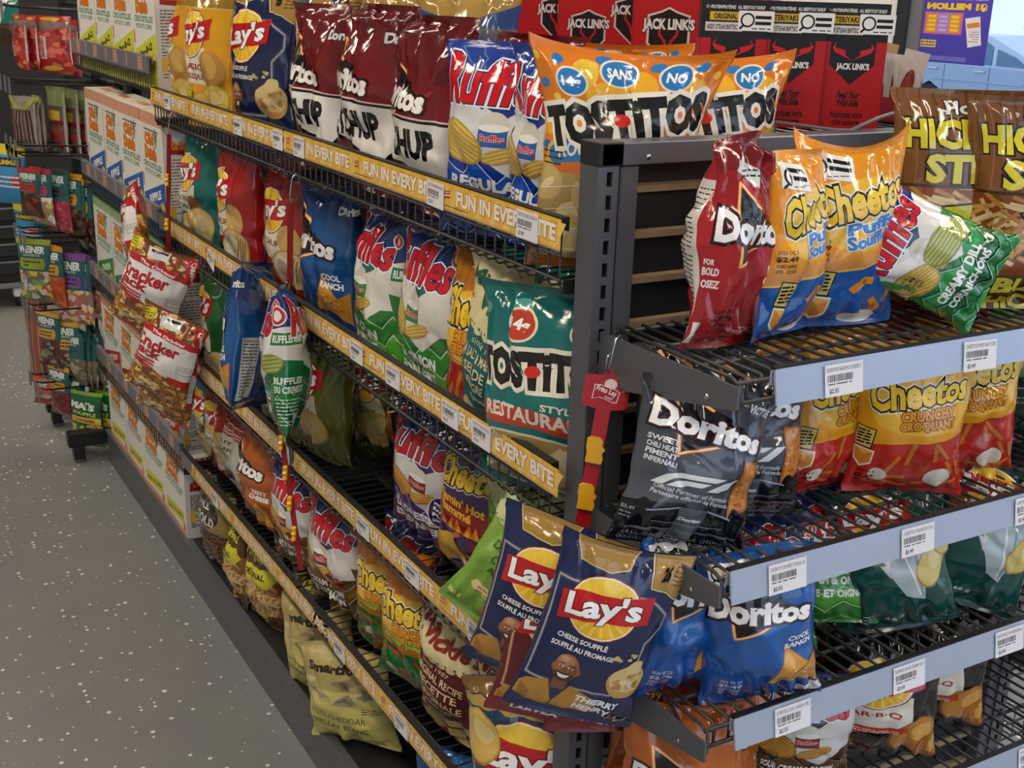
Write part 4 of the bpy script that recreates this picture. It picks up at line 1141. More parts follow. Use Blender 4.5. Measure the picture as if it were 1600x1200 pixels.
# ---- kettle bags with a lace collar
def lace_bag(base, txtc, t1, t2, t3, lace='#e6d9a8', ink='#8e2a22', food=True, script="Miss Vickie's"):
    A = Art()
    A.rect(-10, 20.6, 30, 30, lace)
    for q in range(21):
        x = -9.2 + q * 1.9; y = 20.3 - 1.5 * math.cos((x) / 10 * PI / 2) if abs(x) < 10 else 20.3
        A.ell(x, y + .2, 1.15, 1.0, ink, n=14); A.ell(x, y + .3, .98, .86, lace, n=14)
    A.poly([(-10, 20.5), (-5, 19.8), (0, 19.2), (5, 19.8), (10, 20.5), (10, 23), (-10, 23)], lace)
    for q in range(14): A.ell(-9 + q * 1.5, 20.6 - 1.2 * math.cos((-9 + q * 1.5) / 10 * 1.5), .22, .22, ink, n=8)
    a, b = script.split(' ')
    A.text(a, -4.4, 26.2, 7.5, 2.6, ink, rot=-8, slant=.2, bold=.04); A.text(b, 1.6, 23.4, 12, 3.6, ink, rot=-8, slant=.2, bold=.045)
    A.text('since 1987', -1.2, 17.4, 6, 1.2, txtc, rot=-6, slant=.25, bold=0)
    A.text(t1, -1, 15.2, 11, 1.7, txtc, rot=-6, bold=.02); A.text(t2, -1, 12.8, 8.5, 1.7, txtc, rot=-6, bold=.02); A.text(t3, -.6, 10.6, 9, 1.5, txtc, rot=-6, bold=.02)
    A.text('depuis 1987', -.4, 8.8, 6, 1.1, txtc, rot=-6, slant=.25, bold=0)
    A.poly([(-6, 7.4), (5.6, 6.0), (6.6, 4.8), (5.4, 4.2), (-5.8, 5.6), (-6.6, 6.4)], '#d9c48a'); A.lines(-5, 4.6, 5.2, 6.8, 2, '#5a3a14', 3, .2)
    if food: A.chip(-4, 2.6, 3.4, 2.6, 20, 3, '#dcc07a', '#b18f46'); A.chip(1.6, 2.0, 3.4, 2.2, -10, 5, '#dcc07a', '#b18f46'); A.chip(6.4, 3.0, 2.6, 2.4, 30, 6, '#dcc07a', '#b18f46')
    nut(A, 11.6, 15, 2, 19.5, '#d4c690', '#5a4420', 4)
    return A, base
@design('lace_maroon')
def _(): return lace_bag([(0, '#5a171c'), (1, '#6a1c22')], '#e6d3a2', 'ORIGINAL RECIPE', 'RECETTE', 'ORIGINALE')
@design('lace_teal')
def _(): return lace_bag([(0, '#1d5f68'), (1, '#2a7680')], '#e6dcae', 'SEA SALT & MALT VINEGAR', 'SEL DE MER', 'VINAIGRE DE MALT', ink='#2f6a52')
@design('lace_green')
def _():
    A, b = lace_bag([(0, '#6f9a3c'), (.6, '#86ae4a'), (1, '#93b85a')], '#2e5a1c', 'DILL PICKLE', 'CORNICHON', 'A L\'ANETH', lace='#cfd6a0', ink='#6a9a3c', food=False)
    A.ell(3.2, 8.6, 1.5, 4.2, '#6f8f2a', 20); A.ell(4.6, 8.8, 1.4, 4.0, '#8aa63c', -8); A.sticks(0, 6, 6, 11, 30, ['#3f6a22', '#55802c'], (1, 2), .16, 4); A.chip(1.8, 4.0, 4.6, 2.9, 12, 3, '#cdb163', '#a58438'); A.text('200 g', -7.5, 2.4, 3, 1.2, '#f2e9a0', bold=.02)
    return A, b

# ---- others
@design('hickory')
def _():
    A = Art(); rnd = random.Random(4)
    A.rect(-10, 17, 30, 30, '#80522a')
    for q in range(26):
        x = -10 + q * 1.55; A.line([(x, 30), (x + rnd.uniform(-.3, .3), 26), (x + rnd.uniform(-.3, .3), 21), (x, 17)], rnd.uniform(.1, .3), rnd.choice(['#553519', '#633f1e', '#9c6c3c']))
    A.rect(-10, 5.6, 30, 17, '#8a4a20'); A.sticks(-10, 5.4, 10, 17.2, 140, ['#e0b676', '#cf9c55', '#ecce98', '#bf8740'], (2.2, 4.4), .55, 3); A.sticks(10, 5.4, 30, 17.2, 80, ['#e0b676', '#cf9c55', '#ecce98'], (2.2, 4.4), .6, 7)
    A.poly([(-10, 17), (30, 17), (30, 17.4), (-10, 17.4)], '#4a2c14')
    A.rect(-10, 0, 30, 5.6, '#5f3c1e')
    A.text('HICKORY', .6, 24.2, 17.6, 4.0, '#e9da38', bold=.05, out=((.05, '#1a120a'),)); A.text('STICKS', 1.8, 19.6, 14.8, 4.0, '#e9da38', bold=.05, out=((.05, '#1a120a'),))
    A.text('Hostess', .8, 27.6, 8, 1.7, '#f1ede4', bold=.03, slant=.15, out=((.06, '#141a3c'),))
    A.poly([(-3.4, 14.6), (2.5, 15.6), (11, 14.2), (10.4, 10.4), (2.5, 11.2), (-2.4, 8.4), (-1.6, 11.4)], '#1a1608'); A.poly([(-3.0, 14.4), (2.5, 15.2), (10.6, 13.9), (10.1, 10.8), (2.5, 11.6), (-2.0, 9.2), (-1.2, 11.4)], '#dcd330'); A.ell(1.2, 13.2, 1.3, 1.3, '#1a1608'); A.ell(1.2, 13.2, 1.05, 1.05, '#dcd330'); A.text('ORIGINAL', 6.2, 12.8, 6, 1.5, '#1a1608', bold=.04)
    A.text('BUTTES', 2, 4.0, 12, 2.6, '#e9da38', bold=.05, out=((.05, '#1a120a'),)); A.text('HICKORY', 2, 1.2, 12, 2.2, '#e9da38', bold=.05, out=((.05, '#1a120a'),))
    nut(A, 14.5, 17.5, 6, 16, '#d3d8b8', '#333', 3)
    return A, [(0, '#5f3c1e'), (1, '#80522a')]
@design('hickory_small')
def _():
    A = Art(); A.rect(-10, 13, 30, 30, '#5a3a1c'); A.rect(-10, 4.4, 30, 20, '#8a5a2a'); A.sticks(-10, 4, 10, 20, 150, ['#cfa664', '#b98a48', '#dcbc84'], (2.4, 4.6), .55, 3); A.sticks(10, 4, 30, 20, 80, ['#cfa664', '#b98a48', '#dcbc84'], (2.4, 4.6), .55, 5)
    A.rect(-10, 0, 30, 5.6, '#4d2f16'); A.poly([(-7.5, 21.5), (6.5, 23), (9, 19.5), (6, 16.2), (-7, 18.6)], '#d8cf2e'); A.text('ORIGINAL', 0, 19.8, 10, 2.0, '#1a1608', bold=.04, rot=4)
    A.text('BUTTES', -1, 4.8, 10, 2.4, '#d8cf2e', bold=.05, out=((.05, '#1a120a'),)); A.text('HICKORY', -1, 1.9, 11, 2.4, '#d8cf2e', bold=.05, out=((.05, '#1a120a'),)); A.text('HICKORY', 0, 26, 13, 3.6, '#d8cf2e', bold=.05, out=((.06, '#1a120a'),))
    nut(A, 11.2, 17, 2, 20, '#c9ceb0', '#3c4a1c', 3); A.rect(11.2, 3, 17, 4, '#8aa82a'); return A, [(0, '#4d2f16'), (1, '#5a3a1c')]
@design('cheddar_popcorn')
def _():
    A = Art(); A.rect(-10, 19, 30, 30, '#b3a268')
    A.blobs(-9, 15.4, 6, 21.5, 14, ['#a79a7c', '#bfb28c', '#8f8264', '#cfc39a'], (1.0, 1.9), 3, .2); A.blobs(6, 18, 28, 22, 18, ['#bfb28c', '#a79a7c', '#cfc39a'], (1.0, 1.9), 5, .2)
    A.text('WHITE CHEDDAR', -1.6, 10.6, 12, 1.9, '#3a3418', rot=-8, bold=0); A.text('CHEDDAR BLANC', -1.4, 7.4, 11.5, 1.9, '#3a3418', rot=-8, bold=0)
    A.lines(4, 9, 12, 14, 3, '#3a3418', 3, .25); A.text('gluten free / sans gluten', 2, 3.0, 10, .9, '#5a5228', rot=-8, slant=.2, bold=0); A.text('Smartfood', 0, 25, 12, 2.6, '#2a2210', bold=.05)
    return A, [(0, '#cfc46c'), (.55, '#d6cb78'), (1, '#b8aa70')]
@design('pretzels')
def _():
    A = Art(); A.rect(-10, 5, 30, 15, '#3a1c10')
    rnd = random.Random(2)
    for q in range(12):
        x, y = rnd.uniform(-8, 9), rnd.uniform(6.6, 13.4)
        for dx in (-.9, .9):
            A.line([(x + dx + .95 * math.cos(t * PI / 5), y + .8 * math.sin(t * PI / 5)) for t in range(11)], .4, ['#7a4a24', '#94602f', '#66391a'][q % 3])
    A.poly([(-10, 0), (30, 0), (30, 5), (10, 5.2), (-10, 5.8)], '#3a1216'); A.line([(-10, 5.8), (10, 5.2), (30, 5.2)], .3, '#b08a4a')
    A.ell(-2, 20.2, 7.0, 5.2, '#a88838'); A.ell(-2, 20.2, 6.7, 4.9, '#17161c'); A.text('ROLD', -3, 22.2, 6.6, 2.4, '#d8d6d8', bold=.03); A.text('GOLD', -1, 18.2, 9, 3.0, '#d8d6d8', bold=.03); A.poly([(-7, 20.6), (4, 20.9), (4, 19.9), (-7, 19.7)], '#4a4a20')
    A.text('TWISTS', -2, 3.4, 7, 1.5, '#d8ccc8', bold=.02); A.text('TORSADÉS', -2, 1.8, 7, .9, '#b8a8a8', bold=.0)
    A.text('DOUCES', 5, 3.6, 6, 1.6, '#d8ccc8', bold=.02)
    return A, [(0, '#3a1216'), (.5, '#8a7434'), (1, '#9c8540')]
@design('caramel_corn')
def _():
    A = Art()
    tones = ['#dca550', '#ecc377', '#c78a38', '#f4d79c', '#9a5a24', '#b5792f']
    A.blobs(-10, 0, 10, 13.5, 170, tones, (.6, 1.1), 3); A.blobs(10, 0, 29, 30, 150, tones, (.9, 1.5), 5); A.blobs(-10, 22.5, 10, 29.6, 70, tones, (.6, 1.1), 7)
    A.poly([(-9.6, 22.6), (9.8, 23.2), (9.6, 9.6), (2.6, 10.4), (-1.4, 11.8), (-9.8, 12.0)], '#f4f3ef')
    A.poly([(-8, 24.0), (0, 25.0), (10, 23.8), (10, 21.9), (0, 22.8), (-8, 22.0)], '#c4202a'); A.text('The Original', .4, 23.4, 9, 1.1, '#fff', rot=-2, bold=.03)
    A.text('Cracker', -2.2, 19.4, 13.6, 4.0, '#c21f28', rot=6, slant=.1, bold=.03, out=((.015, '#8a1018'),)); A.text('Jack', -4.2, 15.6, 9, 4.0, '#c21f28', rot=6, slant=.1, bold=.03, out=((.015, '#8a1018'),))
    for q in range(3): A.poly([(-9.4, 13.4 - q * .95), (-.5, 13.8 - q * .95), (-1, 13.1 - q * .95), (-9.4, 12.7 - q * .95)], '#c4303a')
    A.poly([(3, 11.2), (9.8, 10.8), (9.6, 8.6), (4, 9.0)], '#c4202a'); A.lines(5, 9.4, 13, 16.4, 5, '#3a3a6a', 3, .16)
    A.poly([(-10, 27.6), (-5, 29.4), (-5.4, 26.0), (-9.6, 24.6)], '#f0de2a'); A.lines(-9.2, -6, 25.6, 28, 3, '#222', 5, .3)
    A.bar(-.6, 27.2, 5, 3.0, '#eceae6', 8); A.bar(-.4, 28.0, 3.6, .7, '#222', 8)
    A.poly([(4.6, 29.6), (18, 29), (16, 18), (9.6, 21)], '#c4202a'); A.text('CARAMEL', 9.0, 26, 6.4, 1.5, '#f4e8d8', rot=-60, bold=.04)
    A.text('200 g', -3.6, 2.6, 4.6, 1.8, '#f1ece0', bold=.03)
    return A, '#8a4a1c'
@design('black_offer')
def _():
    A = Art()
    A.rect(-6, 20.5, 10, 25.5, '#9c2a24'); A.poly([(-4, 25.5), (8, 25.5), (5, 29), (-2, 28.4)], '#b03a4a'); A.rect(-6, 0, 10, 20.5, '#c9c5ba'); A.lines(-5, 9, 21, 25, 4, '#e8d8c8', 3, .35)
    for q, t in enumerate(('1. BUY', '2. SCAN', '3. UPLOAD')): A.text(t, -1.4, 18.4 - q * 2.2, 7, 1.2, '#2a2a2a', bold=.03)
    A.rect(1, 8.6, 5, 11.4, '#33333a'); A.lines(-5, 9, 1, 9, 7, '#4a4a4a', 5, .3); return A, '#1c1a1b'
@design('blue_plain')
def _():
    A = Art(); A.lines(-6, 6, 6, 20, 9, '#cfe0f0', 3, .4); return A, [(0, '#1d5fa8'), (1, '#2a76c0')]
@design('green_plaid')
def _():
    A = Art(); A.rect(-10, 0, 30, 13, '#10231a')
    A.rect(-10, 13, 30, 30, '#3f8a3a')
    for q in range(10): A.rect(-10 + q * 4, 13, -8 + q * 4, 30, '#5fa352')
    for y in (15, 19, 24): A.rect(-10, y, 30, y + 1.6, '#86bd72')
    A.ell(0, 21, .8, .8, '#0c140e'); A.lines(-7, 8, 3, 11, 7, '#9aa69a', 3, .3); return A, [(0, '#10231a'), (.5, '#2f6a30'), (1, '#4a9440')]
@design('yellow_snack')
def _():
    A = Art(); A.rect(-10, 16, 30, 18, '#f2d268'); A.rect(-10, 8, 30, 9.4, '#f2d268'); A.lines(-6, 7, 19, 25, 6, '#6a4a10', 3, .4); return A, [(0, '#c98a1c'), (1, '#dba52e')]
@design('gold_top')
def _():
    A = Art(); sun_logo(A, 0, 18, 1.1); A.rect(-10, 24, 30, 30, '#b3924a'); A.poly([(-10, 27), (0, 25), (10, 28), (30, 27), (30, 24), (-10, 24)], '#3b5a9a'); return A, [(0, '#1e2c5e'), (.7, '#26407a'), (1, '#c2a561')]

# ------------------------------------------------------------------ small printed things
def rotate_like(o, rot): o.rotation_euler = rot; return o

def tag_art(title, price, seed=0, w=5.4, h=3.3):
    A = Art()
    rnd = random.Random(seed)
    A.text(title, w * .5, h * .84, w * .9, .42, '#2a2a2e', bold=.0)
    x = .35; tr = []
    while x < w * .72:
        b = rnd.choice([.05, .08, .12]); tr += [[(x, h * .46), (x + b, h * .46), (x + b, h * .68), (x, h * .68)]]; x += b + rnd.choice([.05, .07, .1])
    A._put(tr, '#222226')
    A.lines(.4, w * .7, h * .36, h * .42, 1, '#444', seed, .12)
    A.text(price, 1.25, h * .17, 1.3, .55, '#1c1c20', bold=.02)
    return A

def price_tag(parent, c, ux, uz, title, price, seed=0, w=5.4, h=3.3, skew=0.0):
    """small white ticket; c: lower left corner"""
    ux = np.array(ux, float); uz = np.array(uz, float); n = np.cross(ux, uz)
    if skew:
        ux, uz = ux * math.cos(skew) + uz * math.sin(skew), uz * math.cos(skew) - ux * math.sin(skew)
    return flat_print('price_tag', tag_art(title, price, seed, w, h), np.array(c) + n * .0016, ux, uz, M['label'], parent, '#eceaf0', (w, h), .0006)

def fun_panel():
    A = Art()
    A.rect(0, 3.3, 30.3, 3.6, '#f2c02c'); A.rect(0, 0, 30.3, .3, '#dcb066')
    for q in range(9): A.poly([(q * 3.6 - 1, 0.3), (q * 3.6 + .6, 0.3), (q * 3.6 + 2.6, 3.3), (q * 3.6 + 1.0, 3.3)], '#f4cb68')
    A.poly([(1.2, 1.5), (2.8, 1.7), (3.0, 2.7), (1.3, 2.5)], '#b4493c'); A.line([(1.3, 1.9), (2.9, 2.1)], .18, '#f1e2d4'); A.line([(1.5, 2.3), (2.8, 2.45)], .1, '#f1e2d4')
    A.text('FUN IN EVERY BITE', 17, 1.95, 24.6, 2.05, '#fbf3e4', bold=.045, slant=.0, out=((.036, '#bf7a40'),))
    A.line([(1, .62), (8, .62)], .12, '#6a4a1c')
    return A
FUN = fun_panel()

YL = (0, -1, 0)          # reading direction on the aisle side

def aisle_shelf(y0, y1, ztop, kind, label, tags=(), panels=(), end=.0, deck_drop=.086):
    """wire shelf on the aisle side: wires drop from the front rail and run back as the deck"""
    t = empty('wire_shelf', (0, y0, ztop - deck_drop))
    tag(t, label, 'shelf', 'wire shelves of the snack gondola')
    zt, zd = deck_drop - .004, 0.0
    mb = MB(); n = int(round((y1 - y0) / .0254)); L = y1 - y0
    for k in range(n):
        y = .008 + (L - .016) * k / (n - 1)
        mb.tube([(-.011, y, zt - .02), (-.011, y, zd + .006), (-.006, y, zd), (.42, y, zd)], .0015, M['wire'], 4)
    for x, z in ((-.0135, zt - .022), (-.0135, (zt + zd) / 2), (-.0135, zd + .012), (.03, zd - .003), (.14, zd - .003), (.27, zd - .003), (.415, zd - .003)):
        mb.tube([(x, .004, z), (x, L - .004, z)], .0019, M['wire'], 5)
    mb.build('wire_deck', t)
    for yy in (.003, L - .006):
        MB().prism([(-.008, zd - .004), (.43, zd - .07), (.43, zd + .0), (-.008, zd + .012)], 1, yy, yy + .003, M['dark_steel']).build('side_bracket', t)
    MB().prism([(.14, -.012), (.165, -.012), (.165, -.004), (.14, -.004)], 1, .01, L - .01, M['dark_steel']).build('stiffener_bar', t)
    h = MB()
    mat = M['gray_rail']
    h.prism([(-.0165, zt - .036), (-.0145, zt - .036), (-.0125, zt - .002), (-.008, zt - .002), (-.008, zt - .012), (-.005, zt - .012), (-.005, zt + .004), (-.016, zt + .004)], 1, 0.001, L - .001, mat if kind == 'gray' else M['dark_steel'])
    h.box(-.0172, -.0166, .001, L - .001, zt - .036, zt + .002, mat)
    ho = h.build('label_holder', t)
    org_z = zt - .034
    holders = []
    for yp, in [(p,) for p in panels]:
        o = flat_print('label_strip', FUN, (-.0178, yp - y0, org_z), YL, (0, 0, 1), M['plastic_label'], t, '#f0bd4c', (30.3, 3.6), .0005)
        holders.append((yp - y0, o))
    for (ty, title, price, skew) in tags:
        par = ho
        for yp, o in holders:
            if yp - .303 <= ty - y0 <= yp: par = o
        price_tag(par, (-.0182, ty - y0 + .026, org_z - .0005), YL, (0, 0, 1), title, price, int(ty * 100), 5.0, 3.4, skew)
    return t

# ------------------------------------------------------------------ gondola
def build_gondola():
    g = empty('gondola_frame', (0, 0, 0))
    tag(g, 'charcoal steel gondola frame carrying the snack shelves and the end cap', 'store shelving')
    # end cap posts with slots
    for px, nm in ((0.0, 'end_post'), (.86, 'end_post')):
        p = MB()
        p.box(px, px + .0042, 0, .036, 0, 1.347, M['gondola']); p.box(px + .0185, px + .0235, 0, .036, 0, 1.347, M['gondola'])
        z = 0.0; k = 0
        zs = [1.3333 - .0254 * i for i in range(52)]
        p.box(px + .004, px + .0186, 0, .003, zs[0] + .008, 1.347, M['gondola'])
        for a in zs:
            p.box(px + .004, px + .0075, 0, .003, a - .0175, a + .008, M['gondola']); p.box(px + .0152, px + .0186, 0, .003, a - .0175, a + .008, M['gondola'])
            p.box(px + .0075, px + .0152, 0, .003, a - .0175, a - .008, M['gondola'])
        p.box(px + .0005, px + .0232, .033, .036, 0, 1.347, M['panel'])
        p.box(px - .004, px, .0, .036, 0, 1.347, M['gondola'])
        p.build(nm, g)
    for x0, x1 in ((.0295, .0545), (.835, .857)):
        MB().box(x0, x1, .004, .03, .02, 1.347, M['gondola'], .002).build('panel_stile', g)
    b = MB(); b.box(-.004, .0295, 0, .0385, 1.347, 1.3735, M['dark_steel'], .0012); 
    b.build('end_cover', g)
    b = MB(); b.box(.0, .889, 0, .036, 1.3475, 1.3722, M['gondola'], .0012); b.build('top_beam', g)
    MB().tube([(.062, .0, 1.356), (.062, -.0012, 1.356)], .0032, M['chrome'], 10).build('beam_screw', g)
    bk = MB(); bk.box(.05, .86, .03, .036, .12, 1.35, M['panel']); bk.build('back_panel', g)
    z = 1.322
    while z > .2:
        MB().prism([(.0295, z), (.0295, z - .007), (.022, z - .0095), (.022, z - .002)], 0, .054, .84, M['wood']).build('panel_slat', g)
        z -= .0535
    # middle panel between the two sides, uprights, base
    c = MB(); c.box(.455, .47, .04, 2.78, .1, 1.31, M['panel']); c.build('centre_panel', g)
    for y in (.05, .965, 1.88, 2.775):
        MB().box(.432, .455, y - .015, y + .015, 0, 1.33, M['gondola']).build('upright', g)
    d = MB(); d.box(.0, .43, .05, 2.78, .098, .11, M['deck']); d.build('base_deck', g)
    k = MB(); k.box(-.006, .004, .045, 2.78, .0, .1, M['gondola']); k.box(-.01, .012, .045, 2.78, .1, .112, M['gondola'], .002); k.build('kick_plate', g)
    e = MB(); e.box(.0, .9, -.004, .03, 0, .11, M['gondola']); e.build('end_kick', g)
    return g
build_gondola()

SH = .30
zS = {'S1': 1.284, 'S2': .985, 'S3': .683, 'S4': .388}
def P3(y1, n=3): return [y1 - .303 * k for k in range(n)]
aisle_shelf(.05, .96, zS['S1'], 'y', 'top aisle wire shelf nearest the end cap, holding dark red and orange chip bags', [(.745, "RUFFLES REGULAR", '$5.29', 0), (.363, 'TOSTITOS MEDIUM SALSA', '$7.39', -.03), (.12, 'TOSTITOS MILD SALSA 41', '$7.89', 0), (.88, 'DORITOS KETCHUP', '$5.29', 0)][1:], P3(.958))
aisle_shelf(.965, 1.875, zS['S1'], 'y', 'top aisle wire shelf holding yellow and navy chip bags', [(1.72, "LAY'S CLASSIC", '$5.29', 0), (1.21, "LAY'S CHEESE", '$5.29', 0), (.985, 'DORITOS KETCHUP', '$5.29', 0)], P3(1.873))
aisle_shelf(.05, .96, zS['S2'], 'y', 'second aisle wire shelf from the top, section by the end cap post', [(.885, 'RUFFLES GREEN ONION', '$5.29', 0), (.64, 'RUFFLES GREEN ONION', '$5.29', 0), (.50, 'CHEETOS CRUNCHY', '$5.29', 0), (.31, "MISS VICKIES SALT", '$5.29', 0), (.22, 'TOSTITOS MEDIUM SAL', '$7.39', 0)][1:], P3(.94))
aisle_shelf(.965, 1.875, zS['S2'], 'y', 'second aisle wire shelf from the top, holding teal and red chip bags', [(1.44, "LAY'S KETCHUP", '$5.29', -.35), (1.0, 'DORITOS COOL RANCH', '$5.29', 0)], P3(1.80))
aisle_shelf(.05, .96, zS['S3'], 'y', 'half-empty third aisle wire shelf with purple chip bags', [(.62, 'RUFFLES ALL DRESSED', '$5.29', 0), (.43, 'CHEETOS FLAMIN HOT', '$5.00', 0), (.22, 'MISS VICKIES DILL', '$4.10', 0), (.12, 'MISS VICKIES', '$4.10', 0)], P3(.955), deck_drop=.065)
aisle_shelf(.965, 1.875, zS['S3'], 'y', 'third aisle wire shelf from the top, holding green and olive chip bags', [(1.0, "LAY'S DILL", '$5.29', 0)], P3(1.60)[:2] + [1.87], deck_drop=.065)
aisle_shelf(.05, .96, zS['S4'], 'y', 'lowest aisle wire shelf by the end cap, holding orange-green and maroon chip bags', [(.735, 'SMARTFOOD', '$4.49', 0), (.47, 'SMARTFOOD WHITE', '$4.49', 0)], P3(.87)[:3], deck_drop=.05)
aisle_shelf(.965, 1.80, zS['S4'], 'y', 'lowest aisle wire shelf holding brown-and-blue ridged chip bags', [(1.50, 'ROLD GOLD', '$4.49', 0)], P3(1.70)[:3], deck_drop=.05)
GT = [(2.68, '', '', 0), (2.5, '', '', 0), (2.3, '', '', 0), (2.1, '', '', 0), (1.93, '', '', 0)]
def gray_shelf(z, label, y0=1.885):
    t = aisle_shelf(y0, 2.79, z, 'gray', label)
    ho = [c for c in t.children if c.name.startswith('label_holder')][0]
    rnd = random.Random(int(z * 100))
    for k, yy in enumerate((.82, .70, .60, .45, .36, .22, .10)):
        w = 4.6 if k % 2 == 0 else 1.4
        A = Art(); A.lines(.2, w - .2, .4, 2.8, 3, '#8a5a3c', k, .2)
        flat_print('price_tag', A, (-.0178, yy, .052), YL, (0, 0, 1), M['label'], ho, '#c9a083', (w, 3.1), .0005)
    return t
gray_shelf(1.352, 'grey-fronted top wire shelf holding white snack boxes with yellow corner panels')
gray_shelf(.994, 'grey-fronted second wire shelf holding white snack boxes with blue corner panels')
gray_shelf(.677, 'grey-fronted third wire shelf under the green-striped snack boxes')
gray_shelf(.40, 'grey-fronted lowest wire shelf behind the hanging caramel popcorn bags', 1.81)

# ------------------------------------------------------------------ end-cap wire shelves
def end_shelf(ztop, xl, label, tags, wires=True):
    t = empty('end_cap_shelf', (0, 0, ztop)); tag(t, label, 'shelf', 'wire shelves of the end cap')
    mb = MB(); x = .046; k = 0
    while x < .86:
        mb.tube([(x, -.002, -.006), (x, -.208, -.006), (x, -.212, -.012), (x, -.212, -.03)], .0021, M['wire'], 5)
        x += .0215
    for y, z in ((-.006, -.0095), (-.075, -.0095), (-.15, -.0095), (-.2145, -.0095), (-.2145, -.031)):
        mb.tube([(.03, y, z), (.866, y, z)], .0027, M['wire'], 6)
    for xx in (.032, .864):
        mb.tube([(xx, -.006, -.006), (xx, -.205, -.006), (xx, -.218, -.012), (xx, -.218, -.036), (xx, -.19, -.04), (xx, -.15, -.012)], .0024, M['wire'], 5)
    mb.build('wire_deck', t)
    for xx in (.0095, .872):
        s = MB(); s.prism([(0.0, -.008), (-.24, -.003), (-.241, -.026), (-.236, -.028), (-.06, -.062), (0, -.062)], 0, xx, xx + .003, M['gondola'])
        br = s.build('side_bracket', t)
        MB().tube([(xx - .0012, -.195, -.026), (xx - .0002, -.195, -.026)], .0035, M['chrome'], 8).build('bracket_screw', br)
    r = MB()
    tilt = .006
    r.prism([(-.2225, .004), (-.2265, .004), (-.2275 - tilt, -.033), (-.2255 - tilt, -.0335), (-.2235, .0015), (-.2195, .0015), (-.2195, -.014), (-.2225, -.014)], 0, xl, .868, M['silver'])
    r.prism([(-.2190, .006), (-.2265, .006), (-.2265, .003), (-.2190, .003)], 0, xl, .868, M['black_plastic'])
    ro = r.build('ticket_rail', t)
    for (tx, title, price, sk) in tags:
        price_tag(ro, (tx, -.2278 - tilt, -.0335), (1, 0, 0), (0, .16, .987), title, price, int(tx * 1000), 5.4, 3.4, sk)
    return t
end_shelf(1.168, .069, 'top end-cap wire shelf with red, orange and brown bags', [(.134, 'DORITOS NACHO CHEESE 7', '$2.55', 0), (.344, 'CHEETOS PUFFS BATT-CB', '$2.49', -.03)])
end_shelf(.950, .035, 'second end-cap wire shelf with grey racing bags and orange cheese bags', [(.085, 'DORITOS SWEET CHILLI H', '$2.55', 0), (.286, 'CHEETOS CRUNCHY 91G', '$2.49', 0), (.484, "LAY'S KETCHUP 66G", '$2.49', 0)])
end_shelf(.762, .061, 'third end-cap wire shelf with small blue, green and teal bags', [(.118, 'DORITOS COOL RANCH 70G', '$2.55', 0), (.307, 'RUFFLES SOUR CREAM & O', '$2.49', 0), (.491, "LAY'S SALT & VINEGAR 6", '$2.49', 0)])
end_shelf(.556, .061, 'lowest end-cap wire shelf in view, holding orange and black bags', [(.586, "LAY'S BAR-B-Q 66G", '$2.49', 0)])


# ------------------------------------------------------------------ room shell
def floor_mat():
    m, nt, b = new_mat('speckled_vinyl_floor')
    tc = nt.nodes.new('ShaderNodeTexCoord')
    vo = nt.nodes.new('ShaderNodeTexVoronoi'); vo.inputs['Scale'].default_value = 62
    wn = nt.nodes.new('ShaderNodeTexNoise'); wn.inputs['Scale'].default_value = 60
    ad = nt.nodes.new('ShaderNodeMixRGB'); ad.blend_type = 'ADD'; ad.inputs[0].default_value = .018
    nt.links.new(tc.outputs['Object'], ad.inputs[1]); nt.links.new(wn.outputs['Color'], ad.inputs[2]); nt.links.new(ad.outputs[0], vo.inputs['Vector'])
    lt = nt.nodes.new('ShaderNodeMath'); lt.operation = 'LESS_THAN'
    nt.links.new(vo.outputs['Distance'], lt.inputs[0])
    sep = nt.nodes.new('ShaderNodeSeparateColor'); nt.links.new(vo.outputs['Color'], sep.inputs[0])
    sz = nt.nodes.new('ShaderNodeMath'); sz.operation = 'MULTIPLY_ADD'; sz.inputs[1].default_value = .26; sz.inputs[2].default_value = .07; nt.links.new(sep.outputs[1], sz.inputs[0]); nt.links.new(sz.outputs[0], lt.inputs[1])
    g = nt.nodes.new('ShaderNodeMath'); g.operation = 'GREATER_THAN'; g.inputs[1].default_value = .76; nt.links.new(sep.outputs[0], g.inputs[0])
    mu = nt.nodes.new('ShaderNodeMath'); mu.operation = 'MULTIPLY'; nt.links.new(lt.outputs[0], mu.inputs[0]); nt.links.new(g.outputs[0], mu.inputs[1])
    n2 = nt.nodes.new('ShaderNodeTexNoise'); n2.inputs['Scale'].default_value = 6; nt.links.new(tc.outputs['Object'], n2.inputs['Vector'])
    c0 = nt.nodes.new('ShaderNodeMix'); c0.data_type = 'RGBA'; c0.inputs[6].default_value = (*lin('#75767a'), 1); c0.inputs[7].default_value = (*lin('#828381'), 1); nt.links.new(n2.outputs['Fac'], c0.inputs[0])
    c1 = nt.nodes.new('ShaderNodeMix'); c1.data_type = 'RGBA'; c1.inputs[7].default_value = (*lin('#e6e6e2'), 1); nt.links.new(c0.outputs[2], c1.inputs[6]); nt.links.new(mu.outputs[0], c1.inputs[0])
    nt.links.new(c1.outputs[2], b.inputs['Base Color']); b.inputs['Roughness'].default_value = .42
    return m
f = MB(); f.box(-4.2, 2.8, -5, 7.5, -.05, 0, floor_mat()); tag(f.build('floor'), kind='structure')
w = MB(); w.box(-4.2, 2.9, 7.5, 7.6, 0, 3, plain('grey_wall', '#77777a', .7)); tag(w.build('wall_back'), kind='structure')
w = MB(); w.box(-4.3, -4.2, -5, 7.6, 0, 3, plain('shop_wall', '#b9b7b2', .7)); tag(w.build('wall_left'), kind='structure')
